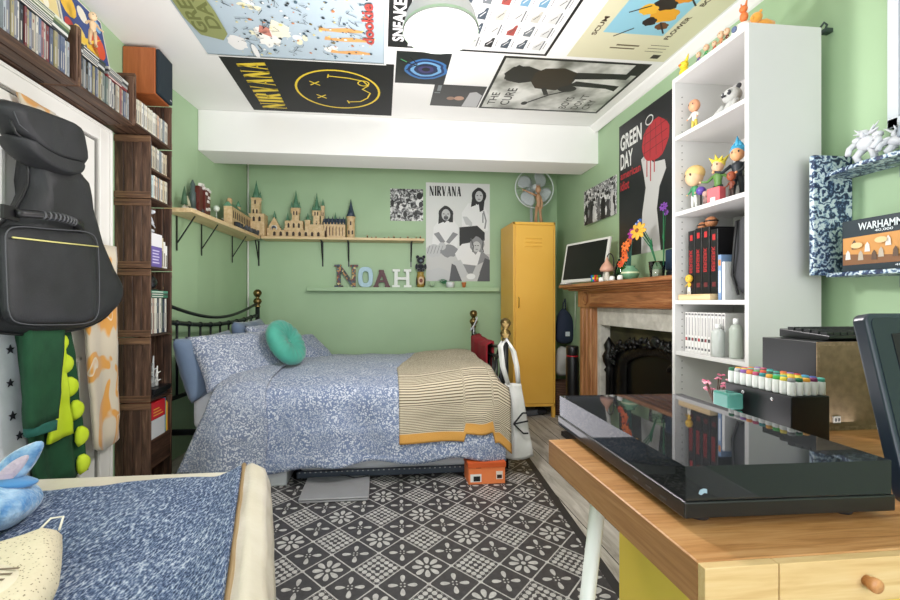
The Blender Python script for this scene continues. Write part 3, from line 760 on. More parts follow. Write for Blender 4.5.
edge_pipe(scale_outline(pocket, 0.97), -1.187, 0.0022, C('#4c4d51', 0.6), 'pocket_piping', lab='grey piping round the pocket')
b = MB(); b.tube([(-1.180, 1.51, 1.238), (-1.178, 1.70, 1.248), (-1.180, 1.93, 1.262)], 0.003, C('#c9c27a', 0.5), 6); b.build('reflective_strip', t, label='pale yellow strip across the pocket')
# carrying handle
b = MB(); hp = [(-1.185, 1.53+0.30*k/16, 1.320+0.010*k/16 + 0.010*math.sin(PI*k/16)) for k in range(17)]
hp = [(-1.185+0.03*math.sin(PI*k/16), p[1], p[2]) for k, p in enumerate(hp)]
b.tube(hp, 0.014, M['black_trim'], 10)
for k in range(4, 13): b.tube([hp[k], (hp[k][0]+0.0006, hp[k][1]+0.006, hp[k][2])], 0.0165, C('#4c4d50', 0.5), 10)
b.cbox((-1.195, 1.52, 1.318), (0.012, 0.06, 0.045), M['black_trim']); b.cbox((-1.195, 1.835, 1.330), (0.012, 0.05, 0.045), M['black_trim'])
b.build('handle', t)
hood = smooth_outline([(1.475, 1.655), (1.51, 1.685), (1.595, 1.705), (1.72, 1.725), (1.83, 1.735), (1.865, 1.715), (1.888, 1.64), (1.885, 1.585), (1.82, 1.562), (1.72, 1.548), (1.63, 1.552), (1.56, 1.575), (1.51, 1.615)], 1)
b = MB(); b.puff(hood, (-1.222, 0, 0), YX, ZX, (1, 0, 0), 0.058, M['black_nylon'], rings=12, flat=True, pw=0.5, wr=0.012); b.build('hood', t)
hl = [(1.51, 1.615), (1.53, 1.582), (1.60, 1.562), (1.70, 1.560), (1.80, 1.572)]
edge_pipe(hl, -1.186, 0.004, M['black_trim'], 'zip', False)
edge_pipe([(y*0.99+0.015, z+0.028) for y, z in hl], -1.176, 0.0018, C('#4c4d51', 0.6), 'hood_piping', False, 'grey piping on the hood')
b = MB(); b.puff(smooth_outline([(1.52, 1.585), (1.60, 1.565), (1.72, 1.56), (1.86, 1.59), (1.865, 1.555), (1.82, 1.52), (1.70, 1.505), (1.60, 1.52), (1.54, 1.55)], 2), (-1.215, 0, 0), YX, ZX, (1, 0, 0), 0.055, M['black_nylon'], rings=8, flat=True, pw=0.5); b.build('hood_flap', t)
b = MB(); b.box((-1.352, 1.66, 1.66), (-1.29, 1.74, 1.70), C('#c9b38a', 0.5)); b.tube([(-1.30, 1.70, 1.69), (-1.28, 1.70, 1.73), (-1.26, 1.70, 1.70)], 0.006, M['brass'], 8)
tag(b.build('door_hook'), 'wooden coat hook block behind the hood of the guitar bag', 'hook')

def cloth(y0, y1, z0, z1, x, amp, folds, m, name, parent=None, y0b=None, y1b=None, seed=0, zb=None, thick=0.006, top=None):
    y0b = y0 if y0b is None else y0b; y1b = y1 if y1b is None else y1b
    def fn(u, v):
        a = y0+(y1-y0)*u; c = y0b+(y1b-y0b)*u
        y = a+(c-a)*v
        z = z1+(z0-z1)*v
        if zb: z += zb(u)*v
        if top: z += top(u)*(1-v)
        return (x+amp*math.sin(u*folds*2*PI+seed)*(0.4+0.6*v)+0.006*nz(y*14, z*14, seed), y, z)
    b = MB(); b.grid(max(12, int(folds*14)), 16, fn, m)
    return b.build(name, parent, solid=thick)
# green costume with yellow spikes
t = thing('animal_costume', 'dark green fleece costume with lime spikes hanging below the guitar bag', 'costume', (-1.29, 1.85, 0.30))
cloth(1.645, 1.85, 0.58, 1.10, -1.255, 0.006, 0.8, M['dark_green'], 'sleeve', t, 1.66, 1.80, 1, thick=0.035)
cloth(1.68, 1.94, 0.28, 1.05, -1.315, 0.012, 2.0, M['dark_green'], 'main_fabric', t, 1.78, 2.07, 0.4, thick=0.02)
cloth(1.86, 1.89, 0.48, 0.86, -1.285, 0.004, 0.5, M['lime'], 'belly_panel', t, 1.80, 1.94, 2, thick=0.014)
b = MB(); b.puff([(1.665, 0.545), (1.79, 0.535), (1.795, 0.58), (1.662, 0.59)], (-1.255, 0, 0), YX, ZX, (1, 0, 0), 0.024, C('#1f5e52', 0.85), rings=5, flat=True); b.build('cuff', t, label='teal green knitted cuff')
for k, (y, z) in enumerate(((1.925, 0.865), (1.955, 0.775), (1.985, 0.675), (2.02, 0.57), (2.05, 0.45), (2.06, 0.325))):
    b = MB(); b.puff(smooth_outline([(0, 0.045), (0.05, 0.04), (0.075, 0), (0.05, -0.04), (0, -0.045)], 1), (-1.296, y-0.072, z), YX, ZX, (1, 0, 0), 0.020, M['lime'], rings=5); b.build('spike', t)
t2 = NT('orange_patterned_fleece', 0.9); v_ = t2.mapping(scale=(1, 1.2, 0.7)); d_ = t2.noise(v_, 7, 1, 0.4, 0.9)
t2.col(t2.ramp(d_, [(0.0, '#cfc2ac'), (0.50, '#cfc2ac'), (0.53, '#d99a45'), (0.60, '#d99a45'), (0.605, '#e8ddc8'), (0.625, '#d99a45')])); t2.b.inputs['Sheen Weight'].default_value = 0.4
t = thing('patterned_blanket', 'beige fleece with orange swirls hanging at the door edge', 'blanket', (-1.31, 2.15, 0.3))
cloth(2.00, 2.25, 0.36, 1.30, -1.305, 0.012, 1.2, t2.m, 'fabric', t, 2.10, 2.26, 0.8, zb=lambda u: -0.03*math.sin(u*PI), thick=0.02)
cloth(1.72, 1.90, 1.45, 1.80, -1.33, 0.006, 0.8, t2.m, 'upper_fabric', t, 1.93, 2.01, 0.8, thick=0.014)
t = thing('starry_fabric', 'white fabric with small black stars hanging at the left edge', 'fabric', (-1.33, 1.55, 0.2))
cloth(1.30, 1.74, 0.20, 1.0, -1.338, 0.008, 1.4, M['white_cotton'], 'fabric', t, 1.30, 1.80, 0.3, thick=0.01)
for (y, z, r) in ((1.69, 0.62, 0.018), (1.73, 0.47, 0.017), (1.72, 0.54, 0.017), (1.68, 0.86, 0.018), (1.76, 0.42, 0.015), (1.68, 0.74, 0.016)):
    st = [((r if k % 2 == 0 else r*0.42)*math.sin(k*PI/5), (r if k % 2 == 0 else r*0.42)*math.cos(k*PI/5)) for k in range(10)]
    b = MB(); b.prism(st, (-1.3215, y, z), YX, ZX, (0.003, 0, 0), C('#1c1c22', 0.8)); b.build('star', t, label='black printed star')
b = MB()
for k in range(3): b.box((-1.358, 1.36, 1.40-0.05*k), (-1.354, 1.56-0.02*k, 1.415-0.05*k), C('#1b1b1b', 0.6))
b.box((-1.36, 1.34, 1.25), (-1.358, 1.60, 1.46), C('#efeeea', 0.5))
tag(b.build('paper_notice'), 'white paper with bold black bars stuck on the door', 'paper')

# ================================================================== SHELVES ON LEFT AND BACK WALLS
SZ = 1.605
b = MB(); b.prism([(-1.362, 2.86), (-1.195, 2.86), (-1.09, 4.015), (-1.258, 4.19), (-1.306, 3.55), (-1.314, 3.25)], (0, 0, SZ-0.006), (1, 0, 0), (0, 1, 0), (0, 0, 0.028), M['pine_y'])
tag(b.build('wall_shelf', bevel=0.002), 'long pine shelf along the left wall running to the corner', 'shelf')
b = MB(); b.box((-1.085, 4.02, SZ), (0.405, 4.198, SZ+0.022), M['pine'])
tag(b.build('wall_shelf', bevel=0.002), 'pine shelf on the back wall carrying the toy castle', 'shelf')
def bracket(p, d, lab, L=0.15, H=0.235):
    d = Vector(d); p = Vector(p); s = Vector((-d.y, d.x, 0)); t = thing('shelf_bracket', lab, 'bracket', p-Vector((0, 0, H)), 0, 'black steel shelf brackets')
    def bar(a, c, w, th, nm):
        a, c = Vector(a), Vector(c); ax = (c-a).normalized(); n = ax.cross(s).normalized()
        m = Matrix((ax, s, n)).transposed().to_4x4(); m.translation = (a+c)/2
        b = MB(); l = (c-a).length; b.box((-l/2, -w/2, -th/2), (l/2, w/2, th/2), M['black_metal'], m); b.build(nm, t)
    bar(p+d*0.003-Vector((0, 0, 0.002)), p+d*0.003-Vector((0, 0, H)), 0.013, 0.004, 'wall_bar')
    bar(p-Vector((0, 0, 0.002)), p+d*L-Vector((0, 0, 0.002)), 0.013, 0.004, 'arm')
    bar(p+d*0.006-Vector((0, 0, H*0.78)), p+d*(L*0.78)-Vector((0, 0, 0.006)), 0.010, 0.006, 'brace')
    return t
for y, x, q in ((2.99, -1.345, 'nearest the wooden crates'), (3.30, -1.312, 'in the middle of the left wall'), (3.86, -1.281, 'nearest the corner')): bracket((x, y, SZ), (1, 0, 0), 'black bracket under the left wall shelf, '+q)
for x, q in ((-1.15, 'beside the corner pipe'), (-0.558, 'left of the letter N'), (-0.312, 'above the letter N'), (0.288, 'above the owl ornament')): bracket((x, 4.198, SZ), (0, -1, 0), 'black bracket under the back wall shelf, '+q)

# toy castle
SB, RG, RBm, DK = M['sand_brick'], M['roof_green'], M['roof_blue'], C('#3a2b20', 0.6)
ZS = SZ+0.022
def windows(b, x0, x1, y, z, n, w, h, axis='x', m=None):
    for k in range(n):
        c = x0+(x1-x0)*(k+0.5)/n
        pts = [(-w/2, 0), (w/2, 0), (w/2, h*0.75), (0, h), (-w/2, h*0.75)]
        if axis == 'x': b.prism(pts, (c, y, z), (1, 0, 0), (0, 0, 1), (0, -0.002, 0), m or DK)
        else: b.prism(pts, (y, c, z), (0, 1, 0), (0, 0, 1), (0.002, 0, 0), m or DK)
def tower(cx, cy, w, z1, ztip, name_parent, roof=RG, rnd_=False, nw=2, turrets=0):
    b = MB(); h = z1-ZS
    if rnd_: b.lathe([(w/2, ZS), (w/2, z1-0.01), (w*0.6, z1-0.008), (w*0.6, z1)], SB, (cx, cy, 0), 14)
    else:
        b.box((cx-w/2, cy-w/2, ZS), (cx+w/2, cy+w/2, z1), SB)
        for zz in (z1-0.012, ZS+h*0.55): b.box((cx-w*0.57, cy-w*0.57, zz), (cx+w*0.57, cy+w*0.57, zz+0.010), SB)
    b.build('tower', name_parent, bevel=0.001)
    b = MB(); k = 0
    while ZS+0.04+k*0.085 < z1-0.04:
        windows(b, cx-w*0.42, cx+w*0.42, cy-w/2-(0.001 if not rnd_ else 0.0), ZS+0.035+k*0.085, nw if k % 2 == 0 else 1, w*0.18, 0.04); k += 1
    b.build('window', name_parent, label='dark arched tower windows')
    b = MB(); rw = w*0.56
    b.lathe([(rw, z1), (rw*0.72, z1+(ztip-z1)*0.22), (rw*0.42, z1+(ztip-z1)*0.5), (rw*0.12, z1+(ztip-z1)*0.85), (0.001, ztip)], roof, (cx, cy, 0), 8 if not rnd_ else 12)
    for q in range(turrets):
        a = cx+w*0.55*(-1 if q % 2 else 1); b.lathe([(0.011, z1-0.05), (0.011, z1+0.0)], SB, (a, cy-0.02, 0), 8); b.lathe([(0.014, z1), (0.001, z1+0.06)], roof, (a, cy-0.02, 0), 8)
    b.build('spire', name_parent)
t = thing('toy_castle', 'sand coloured toy block castle with green spires on the back shelf', 'toy castle', (-0.65, 4.10, ZS))
b = MB()
b.box((-1.04, 4.06, ZS), (-0.50, 4.14, ZS+0.065), SB); b.box((-0.88, 4.05, ZS+0.06), (-0.72, 4.14, ZS+0.15), SB); b.box((-0.70, 4.0585, ZS+0.0005), (-0.535, 4.13, ZS+0.12), SB)
for k in range(11): b.box((-1.04+k*0.05, 4.055, ZS+0.065), (-1.015+k*0.05, 4.07, ZS+0.08), SB)
b.build('wall', t, bevel=0.001)
b = MB(); windows(b, -1.0, -0.55, 4.0482, ZS+0.01, 8, 0.022, 0.04); windows(b, -0.87, -0.73, 4.048, ZS+0.085, 3, 0.018, 0.045); b.build('archway', t, label='dark arches in the castle wall')
tower(-0.79, 4.10, 0.062, 1.90, 2.07, t, turrets=2); tower(-0.865, 4.10, 0.04, 1.78, 1.86, t); tower(-0.60, 4.10, 0.056, 1.88, 2.05, t, turrets=2)
tower(-0.68, 4.09, 0.045, 1.79, 1.86, t); tower(-0.545, 4.11, 0.03, 1.93, 2.0, t)
b = MB(); b.box((-0.53, 4.06, ZS), (-0.335, 4.14, ZS+0.125), SB)
for k in range(7): b.box((-0.53+k*0.029, 4.052, ZS), (-0.522+k*0.029, 4.062, ZS+0.14), SB)
b.build('hall', t, bevel=0.001)
b = MB(); windows(b, -0.52, -0.34, 4.058, ZS+0.02, 6, 0.014, 0.09, m=C('#5a3a24', 0.5)); b.build('window', t, label='tall dark hall windows')
b = MB(); b.prism([(4.05, 0), (4.15, 0), (4.10, 0.06)], (-0.54, 0, ZS+0.125), (0, 1, 0), (0, 0, 1), (0.205, 0, 0), RBm)
for k in range(6): b.lathe([(0.010, ZS+0.15), (0.001, ZS+0.20)], RBm, (-0.52+k*0.034, 4.06, 0), 6)
b.build('roof', t, bevel=0.001)
tower(-0.285, 4.10, 0.078, 1.83, 2.0, t, RBm, True); tower(-0.43, 4.11, 0.03, 1.80, 1.875, t, RG)
b = MB(); b.prism([(-0.05, 0), (0.05, 0), (0.05, 0.10), (0, 0.19), (-0.05, 0.10)], (-0.985, 4.09, ZS), (1, 0, 0), (0, 0, 1), (0, 0.05, 0), SB); b.build('gable', t, bevel=0.001)
b = MB(); b.lathe([(0.028, 0), (0.028, 0.004)], C('#e7e4da', 0.4), (-0.985, 4.089, ZS+0.085), 18, Matrix.Rotation(R(90), 4, 'X')); b.lathe([(0.02, 0), (0.02, 0.002)], C('#4a5870', 0.4), (-0.985, 4.085, ZS+0.085), 16, Matrix.Rotation(R(90), 4, 'X')); b.build('clock_face', t)
b = MB(); b.lathe([(0.018, ZS+0.18), (0.001, ZS+0.25)], RG, (-0.985, 4.11, 0), 8); b.build('spire', t)
t = thing('toy_castle_wing', 'toy castle wing with a tall tower in the shelf corner', 'toy castle', (-1.19, 3.95, ZS))
b = MB(); b.box((-1.225, 3.50, ZS), (-1.165, 4.0, ZS+0.155), SB); b.build('wall', t, bevel=0.001)
b = MB(); windows(b, 3.52, 3.97, -1.1648, ZS+0.07, 10, 0.018, 0.06, 'y'); b.build('window', t, label='narrow dark windows')
b = MB(); b.prism([(-1.23, 0), (-1.16, 0), (-1.195, 0.04)], (0, 3.50, ZS+0.155), (1, 0, 0), (0, 0, 1), (0, 0.50, 0), RG); b.build('roof', t, bevel=0.001)
for (y, z) in ((3.54, 1.83), (3.75, 1.86)):
    b = MB(); b.lathe([(0.020, ZS+0.1), (0.020, ZS+0.20)], SB, (-1.195, y, 0), 10); b.lathe([(0.025, ZS+0.20), (0.014, ZS+0.225), (0.001, z+0.02)], RG if y > 3.6 else C('#c9a77c', 0.6), (-1.195, y, 0), 8); b.build('turret', t)
tower(-1.135, 4.06, 0.072, 1.975, 2.14, t, turrets=1)
b = MB(); windows(b, -1.165, -1.065, 3.999, ZS+0.13, 2, 0.02, 0.045); b.build('window', t)
b = MB(); b.box((-1.185, 4.00, ZS), (-1.05, 4.13, ZS+0.20), SB); b.build('keep', t, bevel=0.001)
rr = random.Random(5); b = MB()
for k in range(26):
    y = 3.55+0.47*k/26; x = -1.15+0.045*(k/26)+rr.uniform(-0.01, 0.01); b.cbox((x, y, ZS+rr.uniform(0.008, 0.03)), (0.022, 0.02, 0.03), C(('#23262c', '#2f3640', '#3a3c3a')[k % 3], 0.5), (0, 0, rr.uniform(0, 1)))
b.build('rocks', t, label='dark rocky base blocks')
# ship model, trees, ball etc. on the left shelf
t = thing('toy_galleon', 'dark red and white block model ship on the left shelf', 'toy', (-1.26, 3.14, ZS))
b = MB(); rd = C('#5c2018', 0.4); wh = C('#e4e0da', 0.4)
b.cbox((-1.27, 3.15, ZS+0.12), (0.05, 0.10, 0.17), rd); b.cbox((-1.265, 3.22, ZS+0.10), (0.06, 0.09, 0.20), rd); b.cbox((-1.27, 3.20, ZS+0.025), (0.06, 0.13, 0.05), C('#3d3f44', 0.4))
b.cbox((-1.27, 3.11, ZS+0.14), (0.04, 0.04, 0.10), rd)
b.build('hull', t, bevel=0.002)
b = MB()
for (y, z) in ((3.10, 0.21), (3.13, 0.215), (3.16, 0.20), (3.19, 0.17), (3.22, 0.205), (3.25, 0.20), (3.235, 0.15), (3.22, 0.12), (3.24, 0.07), (3.20, 0.06)): b.cbox((-1.238, y, ZS+z), (0.02, 0.026, 0.018), wh)
b.build('trim', t, label='white stepped trim')
b = MB(); b.lathe([(0.022, 0), (0.022, 0.11), (0.016, 0.12), (0.016, 0.17), (0.004, 0.20)], C('#4a5a58', 0.4), (-1.285, 3.09, ZS+0.04), 10); b.lathe([(0.026, 0), (0.026, 0.04)], wh, (-1.285, 3.09, ZS+0.0), 10); b.build('turret', t, label='grey green round turret')
for k, (y, h) in enumerate(((2.93, 0.12), (2.975, 0.07))):
    b = MB(); b.lathe([(0.018, 0), (0.014, 0.02), (0.004, 0.03), (0.004, 0.04)], C('#cfc7b4', 0.5), (-1.27, y, ZS), 10)
    b.lathe([(0.022, 0.035), (0.014, 0.035+h*0.5), (0.001, 0.035+h)], C('#44654a' if k == 0 else '#b9b89a', 0.6), (-1.27, y, ZS), 8)
    tag(b.build('miniature_tree'), ('dark green' if k == 0 else 'small pale')+' miniature tree at the near end of the left shelf', 'toy')
b = MB(); b.lathe([(0.014, 0), (0.014, 0.006), (0.003, 0.008), (0.003, 0.10)], C('#d7d9d2', 0.5), (-1.25, 3.42, ZS), 10); b.ell((-1.25, 3.42, ZS+0.115), 0.024, C('#dfeadb', 0.4), 14, 10)
tag(b.build('ball_on_stick'), 'pale round ball on a thin stick on the left shelf', 'ornament')
b = MB(); b.lathe([(0.012, 0), (0.010, 0.05), (0.001, 0.065)], C('#d8dccf', 0.5), (-1.24, 3.52, ZS), 10); tag(b.build('miniature_obelisk'), 'tiny pale pointed obelisk beside the black dragon', 'ornament')
b = MB(); dk = C('#1d2420', 0.4)
b.tube([(-1.25, 3.38, ZS+0.02), (-1.24, 3.61, ZS+0.05), (-1.24, 3.65, ZS+0.05), (-1.25, 3.70, ZS+0.02)], [0.01, 0.022, 0.02, 0.006], dk)
b.tube([(-1.24, 3.61, ZS+0.05), (-1.235, 3.59, ZS+0.09), (-1.22, 3.575, ZS+0.11)], [0.014, 0.009, 0.007], dk)
for s in (-1, 1): b.prism([(0, 0), (0.05, 0.05), (0.07, 0.01), (0.04, -0.01)], (-1.24+s*0.006, 3.63, ZS+0.055), (0, 1, 0), (s*0.3, 0, 1), (0.002*s, 0, 0), dk)
for (x, y) in ((-1.255, 3.61), (-1.225, 3.61), (-1.255, 3.66), (-1.225, 3.66)): b.tube([(x, y, ZS+0.04), (x, y-0.005, ZS+0.002)], [0.007, 0.005], dk, 6)
tag(b.build('dragon_figurine'), 'small black winged dragon on the left shelf', 'figurine')
for k, x in enumerate((-0.13, -0.09, -0.05, 0.03, 0.07, 0.12, 0.18, 0.25, 0.29, 0.33, 0.37)):
    h = (0.035, 0.022, 0.03, 0.018, 0.026)[k % 5]; cc = ('#5a3426', '#2b2422', '#7d4a35', '#3a3b3f', '#8f7b5c')[k % 5]
    b = MB(); b.lathe([(0.009, 0), (0.009, h*0.15), (0.005, h*0.2), (0.008, h*0.6), (0.003, h*0.66)], C(cc, 0.5), (x, 4.07+0.01*(k % 3), ZS), 8); b.ell((x, 4.07+0.01*(k % 3), ZS+h*0.8), h*0.16, C('#c9a27a', 0.5), 8, 6)
    tag(b.build('miniature_figure'), 'tiny figure on the right half of the back shelf, %s from the left' % ORD[k], 'figurine', 'tiny figures on the back shelf')
# ================================================================== BACK WALL: ledge, letters, posters
b = MB(); b.box((-0.69, 4.09, 1.133), (1.14, 4.2, 1.17), M['green'])
tag(b.build('wall_ledge', bevel=0.003), 'narrow sage green ledge on the back wall under the letters', 'ledge')
LZ = 1.17
def speckle(name, cols):
    t = NT(name, 0.5); v = t.mapping(); t.col(t.ramp(t.vor(v, 60, out='Color'), [(i/len(cols), c) for i, c in enumerate(cols)], True)); return t.m
def bars(b, segs, x0, w, h, th, m, y=4.15, d=0.03):
    for (xa, za, xb, zb) in segs:
        a = Vector((x0+xa*w, 0, LZ+za*h)); c = Vector((x0+xb*w, 0, LZ+zb*h)); ax = (c-a).normalized(); n = Vector((-ax.z, 0, ax.x))*th/2
        p = [a-n, c-n, c+n, a+n]; e = 0.0007*((len(b.v)//8) % 7); b.prism([(q.x, q.z) for q in p], (0, y-e, 0), (1, 0, 0), (0, 0, 1), (0, d+2*e, 0), m)
m_ = speckle('patchwork_print', ['#1f2b3a', '#a9793f', '#2c4a5e', '#6a2a2a', '#203028', '#c9b37a'])
b = MB(); bars(b, [(0.2, 0, 0.2, 1), (0.8, 0, 0.8, 1), (0.2, 0.95, 0.8, 0.06)], -0.45, 0.235, 0.215, 0.035, m_)
bars(b, [(0.03, 0.04, 0.37, 0.04), (0.03, 0.96, 0.30, 0.96), (0.66, 0.96, 0.98, 0.96)], -0.45, 0.235, 0.215, 0.018, m_)
tag(b.build('letter_block'), 'standing letter N in dark patchwork print on the green ledge', 'letter')
b = MB(); o_ = []
ring = [(-0.15, ), ]
pts = [(0.0575*math.copysign(abs(math.cos(a))**0.7, math.cos(a)), 0.095*math.copysign(abs(math.sin(a))**0.7, math.sin(a))) for a in [2*PI*k/28 for k in range(28)]]
pin = [(x*0.42, z*0.58) for x, z in pts]
vs = []; fs = []
for y in (4.14, 4.17):
    for q in (pts, pin): vs += [(-0.150+x*1.22, y, LZ+0.098+z*1.03) for x, z in q]
n = 28
for i in range(n):
    j = (i+1) % n
    fs += [(i, j, n+j, n+i), (2*n+i, 3*n+i, 3*n+j, 2*n+j), (i, 2*n+i, 2*n+j, j), (n+i, n+j, 3*n+j, 3*n+i)]
b.add(vs, fs, C('#a9c7d8', 0.5)); tag(b.build('letter_block', bevel=0.002), 'standing letter O in pale blue on the green ledge', 'letter')
b = MB(); mr = C('#4e1620', 0.5)
bars(b, [(0.5, 0.98, 0.14, 0.05), (0.5, 0.98, 0.86, 0.05)], -0.075, 0.16, 0.165, 0.034, mr)
bars(b, [(0.3, 0.36, 0.7, 0.36), (0.0, 0.05, 0.32, 0.05), (0.68, 0.05, 1.0, 0.05), (0.32, 0.96, 0.62, 0.96)], -0.075, 0.16, 0.165, 0.02, mr)
tag(b.build('letter_block'), 'standing letter A in dark maroon on the green ledge', 'letter')
b = MB(); mw = C('#e5e8e4', 0.5)
bars(b, [(0.2, 0, 0.22, 1), (0.8, 0, 0.78, 1)], 0.10, 0.195, 0.175, 0.032, mw)
bars(b, [(0.2, 0.5, 0.8, 0.5), (0.02, 0.06, 0.40, 0.06), (0.60, 0.06, 0.98, 0.06), (0.04, 0.94, 0.40, 0.94), (0.6, 0.94, 0.96, 0.94)], 0.10, 0.195, 0.175, 0.024, mw)
tag(b.build('letter_block'), 'standing letter H in white on the green ledge', 'letter')
t = thing('owl_vase', 'painted owl shaped vase beside the white letter on the ledge', 'ornament', (0.378, 4.14, LZ))
b = MB(); b.lathe([(0.030, 0), (0.042, 0.03), (0.046, 0.07), (0.038, 0.11), (0.030, 0.13), (0.036, 0.145), (0.030, 0.15)], C('#a5893f', 0.4), (0.378, 4.14, LZ), 18); b.build('body', t)
b = MB(); b.ell((0.378, 4.103, LZ+0.065), (0.030, 0.012, 0.04), C('#d9b99a', 0.4)); b.ell((0.378, 4.094, LZ+0.065), (0.016, 0.008, 0.02), C('#7a3b2b', 0.4)); b.build('belly', t, label='pink and brown oval on the belly')
for s in (-1, 1):
    b = MB(); b.ell((0.378+s*0.038, 4.12, LZ+0.06), (0.008, 0.018, 0.042), C('#2c2a26', 0.4)); b.build('wing', t)
t = thing('teddy_bear', 'small dark navy teddy bear sitting on top of the owl vase', 'soft toy', (0.378, 4.14, LZ+0.15))
nv = C('#151c26', 0.8, sheen=0.5)
b = MB(); b.ell((0.378, 4.14, LZ+0.19), (0.040, 0.034, 0.04), nv); b.ell((0.378, 4.13, LZ+0.262), (0.038, 0.034, 0.034), nv)
for s in (-1, 1):
    b.ell((0.378+s*0.03, 4.13, LZ+0.295), (0.016, 0.010, 0.016), nv); b.ell((0.378+s*0.042, 4.11, LZ+0.20), (0.014, 0.02, 0.028), nv); b.ell((0.378+s*0.022, 4.10, LZ+0.168), (0.016, 0.028, 0.016), nv)
b.build('body', t)
b = MB(); b.ell((0.378, 4.098, LZ+0.255), (0.016, 0.012, 0.012), C('#6f7c86', 0.6)); b.build('muzzle', t, label='grey blue muzzle')
b = MB()
for k in range(6):
    a = k*1.05; b.tube([(0.49, 4.15, LZ+0.002), (0.49+0.03*math.cos(a), 4.15+0.02*math.sin(a), LZ+0.03), (0.49+0.06*math.cos(a), 4.15+0.03*math.sin(a), LZ+0.05+0.01*(k % 3))], [0.004, 0.003, 0.001], C('#a9c0a4', 0.6), 6)
tag(b.build('air_plant'), 'pale green spidery air plant at the foot of the band poster', 'plant')
t = thing('potted_plant', 'white oval pot with a small green plant on the ledge', 'plant', (0.665, 4.13, LZ))
b = MB(); b.lathe([(0.035, 0), (0.042, 0.03), (0.044, 0.055), (0.038, 0.055), (0.036, 0.04)], C('#dfe2e4', 0.3), (0.665, 4.13, LZ), 18); b.build('pot', t)
b = MB()
for k in range(10):
    a = k*0.63; b.tube([(0.64, 4.13, LZ+0.04), (0.60+0.03*math.cos(a), 4.12, LZ+0.06+0.02*math.sin(a)), (0.575+0.035*math.cos(a*1.7), 4.11, LZ+0.03+0.04*abs(math.sin(a)))], [0.003, 0.004, 0.001], C('#3d7a55', 0.6), 6)
b.build('foliage', t)
t = thing('clay_pot', 'tiny orange clay pot near the right end of the ledge', 'pot', (0.80, 4.13, LZ))
b = MB(); b.lathe([(0.014, 0), (0.020, 0.035), (0.020, 0.04), (0.023, 0.04), (0.023, 0.052), (0.018, 0.052)], C('#c0703c', 0.7), (0.80, 4.13, LZ), 14); b.build('pot', t)
b = MB(); b.lathe([(0.022, 0), (0.022, 0.004)], C('#dadbd2', 0.5), (0.80, 4.13, LZ+0.052), 12); b.build('lid', t)

